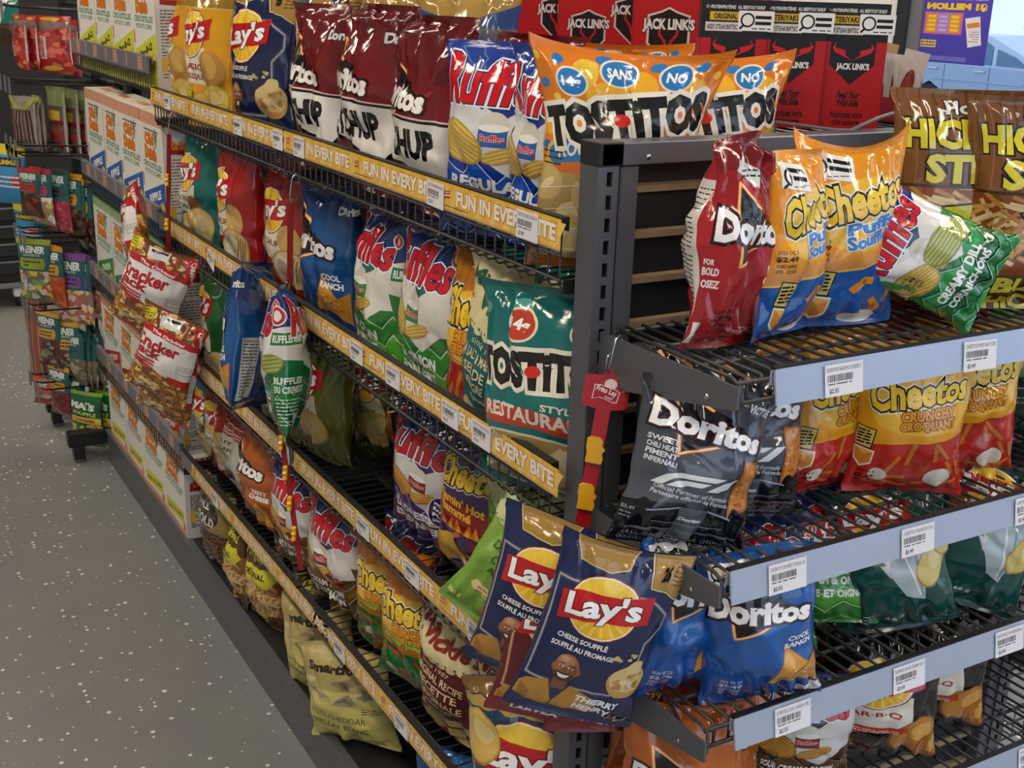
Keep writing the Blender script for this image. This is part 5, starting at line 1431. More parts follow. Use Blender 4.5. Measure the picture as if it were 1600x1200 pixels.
w = MB(); w.box(2.8, 2.95, 2.19, 7.6, 0, 3, M['white']); w.box(2.8, 2.95, -5, 2.19, 0, .55, M['white']); w.box(2.8, 2.95, -5, 2.19, 2.7, 3, M['white']); tag(w.build('wall_right'), kind='structure')
w = MB(); w.box(-4.3, 2.95, -5.1, -5, 2.7, 3, M['white']); w.box(-4.3, -2.4, -5.1, -5, 0, 2.7, M['white']); tag(w.build('wall_front'), kind='structure')
c = MB(); c.box(-4.3, 2.95, -5.1, 7.6, 3, 3.05, plain('ceiling_tile', '#d8d7d2', .8)); tag(c.build('ceiling'), kind='structure')
fr = MB(); fr.box(2.77, 2.83, 2.13, 2.185, .55, 2.7, plain('dark_mullion', '#2c2f36', .4)); fr.box(2.78, 2.83, 2.075, 2.13, .55, 2.7, M['gray_rail']); fr.box(2.78, 2.83, -.2, -.14, .55, 2.7, M['gray_rail']); fr.box(2.78, 2.84, -5, 2.13, .55, .6, M['gray_rail'])
tag(fr.build('trim_1'), kind='structure')
gm = bpy.data.materials.new('window_glass'); gm.use_nodes = True; nt = gm.node_tree
for n_ in list(nt.nodes): nt.nodes.remove(n_)
out = nt.nodes.new('ShaderNodeOutputMaterial'); mixs = nt.nodes.new('ShaderNodeMixShader'); tr_ = nt.nodes.new('ShaderNodeBsdfTransparent'); gl = nt.nodes.new('ShaderNodeBsdfGlossy'); gl.inputs['Roughness'].default_value = .03; fz = nt.nodes.new('ShaderNodeFresnel'); fz.inputs['IOR'].default_value = 1.3
tr_.inputs['Color'].default_value = (.93, .96, .98, 1)
nt.links.new(fz.outputs[0], mixs.inputs[0]); nt.links.new(tr_.outputs[0], mixs.inputs[1]); nt.links.new(gl.outputs[0], mixs.inputs[2]); nt.links.new(mixs.outputs[0], out.inputs[0])
wn = MB(); wn.box(2.80, 2.806, -4.95, 2.08, .6, 2.7, gm); tag(wn.build('window_1'), kind='structure')

# ceiling lights
led = emit_mat('led_panel', '#fff0da', 21.0)
for lx in (-1.25, 1.7):
    for ly in (-2.6, -.6, 1.4, 3.4, 5.4):
        t = empty('ceiling_light', (lx, ly, 2.965)); 
        side = {-1.25: 'over the aisle', 1.7: 'near the window'}[lx]
        tag(t, 'long white ceiling light panel %s, number %d counted from the shop front' % (side, int((ly + 4.6) / 2)), 'ceiling light', 'ceiling light panels')
        b = MB(); b.box(-.17, .17, -.62, .62, 0, .035, M['white']); b.build('light_housing', t)
        b = MB(); b.box(-.15, .15, -.6, .6, -.006, -.001, led); b.build('light_diffuser', t)

# ------------------------------------------------------------------ outside
asph = plain('pale_pavement', '#aab0b8', .9, 0, .1, 3)
GZ = -.58
o = MB(); o.box(2.95, 60, -40, 70, GZ - .1, GZ, asph); tag(o.build('ground'), kind='structure')
def build_car():
    """silver five-door car parked across the view, side towards the shop"""
    x0 = 18.15; y_r = 16.35           # near side plane, rear end
    body = plain('car_paint', '#a4b2c4', .25, .4, .03, 3); glassm = plain('car_glass', '#5f7f96', .12, .2, .05, 3)
    c = empty('car', (x0, y_r, GZ)); tag(c, 'silver car parked outside the window', 'car')
    lower = [(0.05, .32), (-.05, .7), (.0, .98), (.35, 1.02), (-1.0, 1.0)]
    prof = [(.1, .30), (.02, .55), (.0, .95), (-.30, 1.02), (-3.3, .98), (-4.25, .84), (-4.4, .55), (-4.35, .30), (-3.95, .28), (-3.85, .55), (-3.6, .68), (-3.3, .55), (-3.2, .28), (-1.25, .28), (-1.15, .55), (-.9, .68), (-.62, .55), (-.52, .28)]
    m = MB(); m.prism(prof, 0, 0, 1.75, body); m.build('car_body', c)
    cab = [(-.12, .98), (-.55, 1.42), (-.95, 1.56), (-2.1, 1.55), (-2.75, 1.28), (-3.3, .97)]
    m = MB(); m.prism(cab, 0, .1, 1.65, plain('car_roof_paint', '#c3cfdd', .25, .3, .03, 3)); m.build('car_cabin', c)
    for q in ([(-.42, 1.04), (-.72, 1.40), (-1.15, 1.47), (-1.15, 1.04)], [(-1.30, 1.04), (-1.30, 1.48), (-2.02, 1.46), (-2.2, 1.36), (-2.2, 1.04)], [(-2.3, 1.04), (-2.3, 1.33), (-2.72, 1.2), (-3.0, 1.03)]):
        m = MB(); m.prism(q, 0, .085, .11, glassm); m.build('side_window', c)
    for yy in (-.88, -3.58):
        m = MB(); m.tube([(.0, yy, .31), (.2, yy, .31)], .32, M['rubber'], 24); w_ = m.build('wheel', c)
        m = MB(); m.tube([(-.012, yy, .31), (.02, yy, .31)], .2, M['chrome'], 16); m.build('hubcap', w_)
    for yy in (-.95, -2.05):
        m = MB(); m.box(-.04, .0, yy - .11, yy + .11, .9, .935, M['chrome'], .008); m.build('door_handle', c)
    for yy in (-1.22, -2.25):
        m = MB(); m.box(-.004, .004, yy - .008, yy + .008, .35, 1.0, M['gray_rail']); m.build('door_seam', c)
    m = MB(); m.box(-.02, .0, -3.0, -.95, .72, .76, body, .005); m.build('side_crease', c)
build_car()
def blob_mesh(name, c, r, mat, n=500, seed=1, leaf=.25):
    rnd = random.Random(seed); m = MB()
    for k in range(n):
        u, v = rnd.uniform(-1, 1), rnd.uniform(0, 2 * PI); q = math.sqrt(1 - u * u); rr = rnd.uniform(.55, 1) ** .5
        p = Vector((q * math.cos(v) * r[0] * rr, q * math.sin(v) * r[1] * rr, u * r[2] * rr)) + Vector(c)
        a = Vector((rnd.gauss(0, 1), rnd.gauss(0, 1), rnd.gauss(0, 1))).normalized(); b = a.orthogonal().normalized(); s_ = leaf * rnd.uniform(.6, 1.3)
        m.add([p - a * s_, p + b * s_ * .5, p + a * s_, p - b * s_ * .5], [(0, 1, 2, 3)], mat)
    return m
t = empty('tree', (30.5, 20.2, GZ)); tag(t, 'leafy green tree beyond the parked car', 'tree')
blob_mesh('f', (0, 0, 2.6), (2.2, 2.4, 2.4), plain('foliage', '#7fae63', .8, 0, .35, 4), 1500, 2, .3).build('foliage', t)
m = MB(); m.tube([(0, 0, 0), (.05, 0, 1.2), (0, .1, 2.4)], [.2, .16, .1], plain('bark', '#6a5a48', .9), 8); m.build('trunk', t)
m = blob_mesh('s', (0, 0, .85), (.5, .42, .85), plain('russet_leaves', '#7a5a50', .85, 0, .3, 6), 500, 5, .14); o = m.build('shrub', None, (20.9, 14.95, GZ)); tag(o, 'reddish-brown shrub behind the car roof', 'shrub')
t = empty('house', (27, 14.8, GZ)); tag(t, 'white house wall behind the parked car at the right edge', 'house')
m = MB(); m.box(0, 3, -6, 1.6, 0, 5, plain('white_siding', '#f1f4f6', .7, 0, .03, 2)); m.build('wall', t)
m = MB(); m.box(-.04, .02, -.6, .5, 1.75, 3.4, plain('pale_window', '#b9cbd8', .2)); m.build('window', t)
m = MB(); m.box(-.1, .0, -.75, .65, 1.6, 1.75, M['white']); m.build('window_sill', t)

# ------------------------------------------------------------------ world, camera
wd = bpy.data.worlds.new('World'); scene.world = wd; wd.use_nodes = True
nt = wd.node_tree; bg = nt.nodes['Background']
sk = nt.nodes.new('ShaderNodeTexSky'); sk.sky_type = 'HOSEK_WILKIE'; sk.turbidity = 5; sk.sun_direction = Vector((.2, -.5, .75)).normalized()
mx = nt.nodes.new('ShaderNodeMix'); mx.data_type = 'RGBA'; mx.inputs[0].default_value = .55; mx.inputs[7].default_value = (.62, .74, .95, 1)
nt.links.new(sk.outputs[0], mx.inputs[6]); nt.links.new(mx.outputs[2], bg.inputs[0]); bg.inputs[1].default_value = 2.3

CP = (-0.7492171340800304, -1.088411816764902, 1.5284625396935043)
yaw, pitch, roll, F = 0.5345046811681583, 0.31716333949141484, 0.03090376192768269, 1878.7771749008743
fw = Vector((math.sin(yaw) * math.cos(pitch), math.cos(yaw) * math.cos(pitch), -math.sin(pitch)))
r0 = Vector((math.cos(yaw), -math.sin(yaw), 0)); u0 = r0.cross(fw)
rt = r0 * math.cos(roll) + u0 * math.sin(roll); up = -r0 * math.sin(roll) + u0 * math.cos(roll)
cam = bpy.data.cameras.new('camera'); co = bpy.data.objects.new('camera', cam); COL.objects.link(co)
cam.sensor_width = 36; cam.lens = F * 36 / 1600; cam.clip_start = .05; cam.clip_end = 200
co.matrix_world = Matrix(((rt.x, up.x, -fw.x, CP[0]), (rt.y, up.y, -fw.y, CP[1]), (rt.z, up.z, -fw.z, CP[2]), (0, 0, 0, 1)))
scene.camera = co
scene.view_settings.view_transform = 'Standard'; scene.view_settings.look = 'None'; scene.view_settings.gamma = 1; scene.view_settings.exposure = 0.12
scene.cycles.use_denoising = True
scene.cycles.max_bounces = 6; scene.cycles.diffuse_bounces = 3; scene.cycles.glossy_bounces = 3; scene.cycles.transparent_max_bounces = 8
scene.cycles.sample_clamp_indirect = 6

# ------------------------------------------------------------------ bags on the aisle shelves
D1, D2, D3, D4, D5 = 1.200, .901, .620, .340, .112
LG = dict(W=.225, H=.31, T=.095)
def big(dsg, x, y, z, yaw, label, group, W=.22, H=.305, T=.095, name='chip_bag', **kw):
    return bag(name, dsg, (x, y, z), yaw, W, H, T, label, 'chip bag', group, **kw)
G1, G2, G3, G4, G5 = ('chip bags on the top aisle shelf', 'chip bags on the second aisle shelf', 'chip bags on the third aisle shelf', 'chip bags on the fourth aisle shelf', 'snack bags on the base deck')

big('sun_classic', .075, 1.70, D1, -82, 'large yellow potato chip bag at the front of the top shelf, beside the navy bag', G1, W=.235, H=.32, tilt=3)
big('sun_classic', .07, 1.90, D1, -86, 'yellow potato chip bag half behind the large yellow bag, next to the white boxes', G1, W=.21, H=.32, tilt=2)
big('sun_classic', .17, 1.56, D1, -80, 'yellow potato chip bag set back between the front yellow and navy bags', G1, H=.315)
big('sun_navy', .075, 1.335, D1, -76, 'navy chip bag with a gold top and smiling face, front of the top shelf', G1, W=.235, H=.325, tilt=2)
big('sun_navy', .18, 1.20, D1, -80, 'navy chip bag set back between the front navy bag and the dark red bags', G1, H=.32)
big('gold_top', .27, 1.06, D1, -60, 'gold-topped bag standing behind the first dark red ketchup bag', G1, H=.325)
big('gold_top', .33, .93, D1, -55, 'gold-topped bag behind the gap between the first two dark red bags', G1, H=.325)
big('tri_ketchup', .075, .995, D1, -90, 'dark red ketchup tortilla chip bag beside the navy bag, first of the row', G1, W=.235, T=.11, H=.294, fold=1.3, tilt=1)
big('tri_ketchup', .07, .765, D1, -88, 'dark red ketchup tortilla chip bag in the middle of the front row', G1, W=.235, T=.11, H=.30, fold=1.3, tilt=2)
big('tri_ketchup', .075, .55, D1, -92, 'dark red ketchup tortilla chip bag next to the blue ridged chip bag', G1, W=.23, T=.11, H=.29, fold=1.3)
big('tri_ketchup', .19, .50, D1, -85, 'dark red ketchup bag behind the blue ridged bag, only its top corner showing', G1, H=.268, lean=.12)
big('ridge_regular', .075, .34, D1, -60, 'blue and white ridged chip bag with a dip jar, facing out', G1, W=.215, H=.262, T=.09, tilt=3, fold=.8)
big('ridge_regular', .085, .225, D1, -86, 'blue ridged chip bag squeezed between its twin and the orange bag', G1, W=.185, H=.262)
big('tort_orange', .095, .115, D1, -30, 'orange round tortilla chip bag with clear window, next to the shelf post', G1, W=.205, H=.265, T=.085, ear=.07, fold=.9, pinch=-.2, roll=3)
big('tort_orange', .275, .17, D1, -30, 'orange round tortilla chip bag behind the top beam, right of its twin', G1, W=.205, H=.255, T=.08, ear=.07, pinch=-.1)
big('tort_orange', .31, .42, D1, -38, 'orange round tortilla chip bag at the back, only its top edge showing', G1, W=.22, H=.258, ear=.03)

big('sun_teal', .065, 1.79, D2, -84, 'teal chip bag at the far end of the second shelf', G2, H=.285, tilt=4)
big('sun_ketchup', .065, 1.47, D2, -90, 'red chip bag with a dip bowl picture, second shelf', G2, H=.30, fold=1.2)
big('sun_ketchup', .10, 1.245, D2, -82, 'red chip bag hidden behind the middle red clip strip', G2, H=.285)
big('tri_ranch', .08, .99, D2, -88, 'blue ranch tortilla chip bag standing tall on the second shelf', G2, W=.235, H=.285, T=.10, fold=1.2)
big('tri_ranch', .17, .80, D2, -84, 'blue ranch tortilla chip bag in shade behind the green ridged bag', G2, H=.275)
big('tri_ranch', .2, .56, D2, -82, 'blue chip bag deep in the shelf behind the two green ridged bags', G2, H=.275)
big('ridge_green', .065, .725, D2, -96, 'green and white ridged chip bag with a dip jar, second shelf', G2, H=.275, tilt=3)
big('ridge_green', .065, .525, D2, -90, 'green and white ridged chip bag beside the orange puff bag', G2, W=.21, H=.285, tilt=2)
big('crunch_large', .06, .375, D2, -86, 'orange and red cheese snack bag between green and pale teal bags', G2, W=.185, H=.275, T=.08, roll=6)
big('lace_teal', .055, .295, D2, -78, 'pale teal kettle chip bag with a cream lace collar', G2, W=.205, H=.28, T=.09, mat='matte_film', roll=8)
big('tort_teal', .10, .235, D2, -70, 'teal tortilla chip bag set back, left of the front teal one', G2, W=.22, H=.29, T=.09)
big('tort_teal', .04, .138, D2, -66, 'teal tortilla chip bag with a clear window beside the shelf post', G2, W=.235, H=.275, T=.10, fold=.8)
big('tort_teal', .20, .27, D2, -76, 'teal tortilla chip bag at the back of the second shelf by the post', G2, W=.22, H=.29)

big('sun_green', .045, 1.60, D3, -92, 'dark green chip bag at the far end of the third shelf', G3, H=.285)
big('sun_olive', .06, 1.24, D3, -86, 'olive chip bag behind the hanging blue bag', G3, H=.27)
big('sun_olive', .08, 1.04, D3, -84, 'olive chip bag showing below the hanging green ridged bag', G3, H=.265)
big('sun_olive', .18, .97, D3, -80, 'dark olive chip bag in shade, furthest back of the olive ones', G3, H=.27)
big('tri_black', .19, .84, D3, -84, 'black chip bag in the shade beside the olive bags', G3, H=.25, W=.2)
big('tri_black', .18, .70, D3, -84, 'black chip bag in the shade next to the purple ridged bag', G3, H=.245, W=.2)
big('ridge_purple', .10, .595, D3, -76, 'purple and white ridged chip bag standing on the third shelf', G3, W=.225, H=.235, T=.095, roll=3)
big('crunch_hot', .105, .455, D3, -74, 'dark purple hot cheese snack bag next to the purple ridged bag', G3, W=.195, H=.23, T=.085, roll=5)
big('lace_green', .13, .325, D3, -76, 'green kettle chip bag with a lace collar, standing upright', G3, W=.20, H=.27, mat='matte_film')
big('lace_green', -.022, .165, D3 + .078, -50, 'green kettle chip bag tipping out over the yellow label strip', G3, W=.19, H=.21, T=.07, mat='matte_film', roll=26, tilt=16)

big('sun_teal', .08, 1.82, D4, -86, 'teal chip bag at the far end of the fourth shelf', G4, H=0.236)
big('sun_ketchup', .075, 1.69, D4, -86, 'red chip bag next to the teal one on the fourth shelf', G4, H=0.241)
big('black_offer', .07, 1.545, D4, -95, 'black bag with a white offer panel, fourth shelf', G4, H=0.241)
big('tri_orange', .06, 1.385, D4, -92, 'orange tortilla chip bag between the black bag and the blue ridged bags', G4, T=.11, W=.235, H=0.246, tilt=3)
big('ridge_brown', .06, 1.14, D4, -80, 'brown and blue ridged chip bag behind the dangling red clip strip', G4, H=0.231)
big('ridge_brown', .06, .92, D4, -82, 'brown and blue ridged chip bag right of the dangling clip strip', G4, H=0.241)
big('ridge_brown', .15, .76, D4, -82, 'brown and blue ridged chip bag set back beside the orange-green bags', G4, H=0.231)
big('crunch_jalapeno', .08, .725, D4, -74, 'orange and green cheese snack bag, left one of the pair', G4, W=.205, H=0.231, T=.085)
big('crunch_jalapeno', .065, .59, D4, -76, 'orange and green cheese snack bag, right one of the pair', G4, W=.205, H=0.241, T=.085, roll=3)
big('lace_maroon', .07, .43, D4, -78, 'maroon kettle chip bag with a cream lace collar, left of its twin', G4, W=.215, H=0.246, mat='matte_film')
big('lace_maroon', .07, .235, D4, -78, 'maroon kettle chip bag with a cream lace collar, behind the hanging bags', G4, W=.215, H=0.246, mat='matte_film')
big('sun_steak', .02, .10, D4, -48, 'slate blue chip bag at the near end, under the hanging navy bags', G4, W=.235, H=0.291, T=.09)

big('pretzels', .035, 1.655, D5, -84, 'pretzel bag with a black and gold badge on the base deck', G5, W=.215, H=.225, T=.08, name='pretzel_bag')
big('hickory_small', .03, 1.47, D5, -100, 'brown potato stick bag next to the pretzel bag', G5, W=.14, H=.20, T=.08, name='snack_bag')
big('hickory_small', .045, 1.33, D5, -78, 'brown potato stick bag with a yellow banner, middle one on the deck', G5, W=.15, H=.205, T=.085, name='snack_bag')
big('hickory_small', .09, 1.165, D5, -84, 'brown potato stick bag partly behind the yellow label strip', G5, W=.14, H=.20, T=.08, name='snack_bag')
big('cheddar_popcorn', .05, 1.00, D5, -64, 'pale yellow popcorn bag on the base deck, farther of the two', G5, W=.205, H=.205, T=.085, mat='matte_film', name='popcorn_bag', roll=-6)
big('cheddar_popcorn', .04, .80, D5, -56, 'pale yellow popcorn bag on the base deck, nearer of the two', G5, W=.215, H=.205, T=.085, mat='matte_film', name='popcorn_bag', roll=-9)
big('blue_plain', .09, .50, D5, -60, 'blue bag on the base deck, mostly hidden by the label strip', G5, W=.16, H=.16, T=.07, name='snack_bag')

# ------------------------------------------------------------------ clip strips and what hangs on them
def clip_strip(label, pts, clips, header=None, hook=True):
    """thin red plastic strip hung from the shelf edge with yellow spring clips"""
    t = empty('clip_strip', pts[0]); tag(t, label, 'clip strip', 'red clip strips')
    p0 = Vector(pts[0]); P = [Vector(p) - p0 for p in pts]
    side = Vector((.0038, -.0038, 0))
    vs = []; fs = []
    d = Vector((-.0006, -.0006, 0))
    for p in P: vs += [p - side - d, p + side - d, p + side + d, p - side + d]
    for i in range(len(P) - 1):
        for k in range(4): a = i * 4 + k; b = i * 4 + (k + 1) % 4; fs.append((a, b, b + 4, a + 4))
    fs += [(0, 1, 2, 3), tuple(len(vs) - 4 + k for k in range(4))]
    m = MB(); m.add(vs, fs, M['dark_red_plastic']); m.build('strip', t)
    if hook:
        h = MB(); h.tube([P[0] + Vector((.016, 0, .028)), P[0] + Vector((.017, 0, .042)), P[0] + Vector((.012, 0, .05)), P[0] + Vector((.004, 0, .042)), P[0] + Vector((-.001, 0, .012)), P[0] + Vector((0, 0, -.006)), P[0] + Vector((.004, 0, .006))], .0013, M['chrome'], 6); h.build('hook', t)
    tot = [0]
    for a, b in zip(P[:-1], P[1:]): tot.append(tot[-1] + (b - a).length)
    for c in clips:
        s = c * tot[-1]; i = max(k for k in range(len(tot) - 1) if tot[k] <= s + 1e-9)
        q = P[i] + (P[i + 1] - P[i]) * ((s - tot[i]) / max(1e-9, tot[i + 1] - tot[i]))
        k = MB()
        prof = [(-.004, .014), (-.010, .011), (-.009, .004), (-.013, .0), (-.010, -.005), (-.013, -.012), (-.007, -.015), (-.005, -.006), (-.004, 0)]
        vs = []; n = len(prof); sd = side.normalized() * .004; outd = Vector((-.7, -.7, 0))
        for sg in (-1, 1):
            for a, b in prof: vs.append(q + outd * (-a) + Vector((0, 0, b)) + sd * sg)
        fs = [(a, (a + 1) % n, n + (a + 1) % n, n + a) for a in range(n)]
        tt = tessellate_polygon([[Vector((a, b, 0)) for a, b in prof]])
        fs += [tuple(x) for x in tt] + [tuple(n + x for x in z[::-1]) for z in tt]
        k.add(vs, fs, M['yellow_plastic']); k.build('clip', t)
    return t
clip_strip('dark red clip strip at the far end, holding the caramel popcorn bags', [(-.03, 1.68, 1.195), (-.032, 1.72, 1.02), (-.035, 1.74, .86), (-.045, 1.70, .60)], (.18, .36, .52, .72, .9))
clip_strip('long dark red clip strip in the middle, holding a blue and a green bag', [(-.028, .905, 1.165), (-.03, .915, 1.02), (-.035, .945, .89), (-.038, .98, .775), (-.038, .955, .69), (-.04, .915, .60), (-.043, .862, .478)], (.22, .36, .46, .58, .66, .74, .82, .90))

# large branded clip strip at the shelf post
t = empty('clip_strip', (-.002, -.035, 1.098)); tag(t, 'bright red clip strip with a white-lettered header card, hung at the shelf post', 'clip strip', 'red clip strips')
t.rotation_euler = (math.radians(-6), math.radians(7.5), math.radians(-30))
m = MB(); m.prism([(-.0085, .0), (.0085, .0), (.0085, -.215), (-.0085, -.215)], 1, -.0008, .0008, M['red_plastic']); m.build('strip', t)
m = MB()
hd = [(-.026, -.012), (-.023, -.016), (-.006, -.019), (.006, -.019), (.023, -.016), (.026, -.012), (.026, .016), (.023, .020), (.007, .021), (.003, .029), (-.003, .029), (-.007, .021), (-.023, .020), (-.026, .016)]
m.prism(hd, 1, -.0012, .0012, M['red_plastic']); hdr = m.build('header_card', t)
A = Art()
wav = [(-1.55, -.95), (-.8, -.7), (0, -.85), (.9, -1.15), (1.35, -1.1), (1.55, .15), (1.0, .45), (.2, .55), (-.7, .8), (-1.45, .75)]
A.ell(.35, .95, .72, .62, '#f2dede'); A.poly(wav, '#f3eeee'); A.poly([(a * .93, b * .9 - .01) for a, b in wav], '#b3141d')
A.text('Frito Lay', 0, .08, 2.45, .78, '#f6f2f2', rot=-12, slant=.05, bold=.035); A.text('CANADA', .35, -.62, 1.0, .26, '#f6f2f2', rot=-12, bold=.02); A.text('®', 1.9, .35, .3, .3, '#f6f2f2')
flat_print('header_print', A, (0, -.0014, .002), (1, 0, 0), (0, 0, 1), M['label'], hdr)
inv = (Matrix.Translation(t.location) @ t.rotation_euler.to_matrix().to_4x4()).inverted()
m = MB(); m.tube([inv @ Vector(p) for p in ((-.002, -.036, 1.121), (-.001, -.038, 1.132), (.002, -.038, 1.148), (.006, -.037, 1.161), (.011, -.036, 1.165), (.0155, -.035, 1.160), (.016, -.035, 1.148))], .0015, M['chrome'], 8); m.tube([inv @ Vector(p) for p in ((-.002, -.036, 1.121), (-.006, -.038, 1.130), (-.006, -.039, 1.142), (-.002, -.039, 1.147))], .0013, M['chrome'], 8); m.build('hook', t)
for k, zz in enumerate((-.066, -.122, -.182)):
    m = MB()
    m.prism([(a * .95, b * .68) for a, b in [(-.0105, .019), (-.006, .023), (.005, .022), (.008, .018), (.008, .009), (.0125, .003), (.009, -.004), (.0115, -.012), (.010, -.022), (-.009, -.021), (-.0085, -.006), (-.0105, .004)]], 1, -.0075, -.0015, M['yellow_plastic'])
    cl = m.build('clip', t, (-.002, 0, zz))
    MB().box(-.003, .003, -.0085, -.0074, -.004, .006, M['yellow_plastic']).build('spring_tongue', cl)

GH = 'bags hanging from the clip strips'
bag('popcorn_bag', 'caramel_corn', (-.125, 1.68, .75), -42, .175, .225, .07, 'caramel popcorn bag hanging uppermost in front, red and white front facing out', 'popcorn bag', GH, roll=24, tilt=-4, ear=.05, res=(28, 36))
bag('popcorn_bag', 'caramel_corn', (-.12, 1.60, .61), -46, .165, .215, .065, 'caramel popcorn bag hanging just below the uppermost one', 'popcorn bag', GH, roll=22, tilt=-3, ear=.05, res=(28, 36))
bag('popcorn_bag', 'caramel_corn', (-.09, 1.66, .535), -52, .16, .20, .065, 'caramel popcorn bag hanging lowest, over the grey label rail', 'popcorn bag', GH, roll=18, tilt=-2, ear=.05, res=(28, 36))
bag('popcorn_bag', 'caramel_corn', (-.095, 1.77, .855), -98, .165, .21, .06, 'caramel popcorn bag hanging edge-on at the top of the strip', 'popcorn bag', GH, roll=-20, ear=.05, res=(28, 36))
bag('chip_bag', 'tri_ranch', (-.065, 1.08, .735), -128, .205, .285, .09, 'blue tortilla chip bag hanging on the middle clip strip', 'chip bag', GH, roll=-13, pinch=.25, fold=1.2)
bag('chip_bag', 'ridge_dill', (-.075, .825, .775), -110, .19, .26, .085, 'green ridged chip bag hanging on the middle clip strip', 'chip bag', GH, roll=-8, pinch=.25, fold=.8)
bag('chip_bag', 'sun_navy', (-.088, -.115, .752), -27, .15, .225, .055, 'navy chip bag with a smiling man, hanging nearest on the red strip', 'chip bag', GH, roll=15, tilt=-3, ear=.03, fold=.6)
bag('chip_bag', 'sun_navy', (-.105, -.05, .768), -46, .155, .21, .05, 'navy chip bag hanging behind and left of the nearest navy bag', 'chip bag', GH, roll=13, ear=.02, fold=.6)
bag('chip_bag', 'sun_maroon', (-.005, -.075, .682), -20, .15, .215, .045, 'maroon chip bag with a bowl of fries, hanging behind the nearest navy bag', 'chip bag', GH, roll=4, tilt=-1, fold=.7)
bag('chip_bag', 'sun_maroon', (-.088, -.075, .722), -34, .15, .20, .04, 'maroon chip bag showing only its lettered bottom edge below the navy bag', 'chip bag', GH, roll=8, fold=.7)

# ------------------------------------------------------------------ bags on the end cap
def small(dsg, x, y, z, yaw, label, group, W=.15, H=.215, T=.07, name='chip_bag', **kw):
    return bag(name, dsg, (x, y, z), yaw, W, H, T, label, 'chip bag', group, **kw)
E1, E2, E3, E4 = 1.164, .946, .758, .552
H1, H2, H3, H4 = ('chip bags on the top end-cap shelf', 'chip bags on the second end-cap shelf', 'chip bags on the third end-cap shelf', 'chip bags on the lowest end-cap shelf')
small('tri_nacho_small', .098, -.105, E1, 12, 'red tortilla chip bag alone at the left of the top end-cap shelf', H1, W=.125, H=.225, T=.08, fold=1.5, pinch=.55, roll=2, ear=-.12)
small('puff_small', .183, -.105, E1, 22, 'orange and blue cheese puff bag seen side-on, beside the red bag', H1, W=.135, H=.208, T=.075, pinch=.3, fold=1.1)
small('puff_small', .28, -.10, E1, -12, 'orange and blue cheese puff bag facing out on the top end-cap shelf', H1, W=.145, H=.215, T=.075, ear=.12, fold=.9, roll=-2)
small('hickory', .49, -.07, E1, -22, 'brown potato stick bag standing behind the tilted green bag', H1, W=.20, H=.265, T=.085, name='snack_bag', fold=.8)
small('hickory', .555, -.135, E1, -24, 'brown potato stick bag at the right end of the top end-cap shelf', H1, W=.21, H=.262, T=.09, name='snack_bag', fold=.9)
small('ridge_dill_small', .435, -.185, E1 + .05, -18, 'small green and blue ridged chip bag lying tilted against the brown bags', H1, W=.125, H=.19, T=.06, roll=-66, tilt=10)

small('tri_racing_small', .028, -.14, E2, -14, 'grey and black racing-themed chip bag, left one on the second end-cap shelf', H2, W=.17, H=.186, T=.075, roll=13, tilt=8)
small('tri_racing_small', .15, -.105, E2, -22, 'grey and black racing-themed chip bag, beside the orange cheese bags', H2, W=.15, H=.19, T=.07, roll=2, tilt=6)
small('tri_racing_small', .115, -.045, E2, -20, 'grey and black chip bag at the back between the two front ones', H2, W=.15, H=.20, T=.06)
small('crunch_small', .232, -.065, E2, 6, 'orange and red cheese snack bag next to the grey racing bag', H2, W=.14, H=.195, T=.06)
small('crunch_small', .30, -.085, E2, 4, 'orange and red cheese snack bag, second from the grey racing bag', H2, W=.14, H=.20, T=.06)
small('crunch_small', .38, -.14, E2, -32, 'orange and red cheese snack bag facing out, largest in view', H2, W=.15, H=.195, T=.07, ear=.02, fold=.7)
small('crunch_small', .495, -.125, E2, -34, 'orange and red cheese snack bag at the right behind the facing one', H2, W=.15, H=.205, T=.07)
small('sun_ketchup_small', .515, -.05, E2, -34, 'white and red chip bag peeking out behind the orange cheese bags', H2, W=.14, H=.21, T=.06)
small('green_plaid', .69, -.035, E2, -38, 'green plaid bag with a punched hole on the second end-cap shelf', H2, W=.17, H=.20, T=.05, name='snack_bag', fold=.4)
small('green_plaid', .77, -.075, E2, -38, 'dark green plaid bag at the far right edge of the second shelf', H2, W=.17, H=.17, T=.05, name='snack_bag', fold=.4)

small('tri_ranch_small', .05, -.135, E3, -8, 'small blue tortilla chip bag at the left, seen side-on', H3, W=.13, H=.205, T=.075, fold=1.1)
small('tri_ranch_small', .125, -.195, E3, -28, 'small blue tortilla chip bag facing out on the third end-cap shelf', H3, W=.145, H=.19, T=.08, fold=.9, roll=-6)
small('ridge_sour', .205, -.11, E3 + .004, -30, 'small green ridged chip bag just right of the blue bags', H3, W=.13, H=.165, T=.06, tilt=16)
small('ridge_sour', .295, -.105, E3 + .010, -30, 'small green ridged chip bag leaning back, right of its twin', H3, W=.16, H=.165, T=.065, tilt=18)
small('sun_dill_dark', .395, -.155, E3, -34, 'dark teal chip bag with a bottle picture, left of the pair', H3, W=.16, H=.195, T=.075, roll=-12, tilt=4)
small('sun_dill_dark', .505, -.15, E3 + .01, -36, 'dark teal chip bag with a bottle picture, right of the pair', H3, W=.17, H=.195, T=.075, roll=16, tilt=6)
small('ridge_regular', .235, -.035, E3, -24, 'blue ridged chip bag seen through the wires behind the green bags', H3, W=.14, H=.175, T=.05)
small('ridge_regular', .315, -.03, E3, -24, 'blue ridged chip bag seen through the wires, farther right', H3, W=.14, H=.175, T=.05)
small('tri_ranch_small', .125, -.04, E3, -20, 'small blue tortilla chip bag at the back under the grey racing bags', H3, W=.14, H=.175, T=.05)
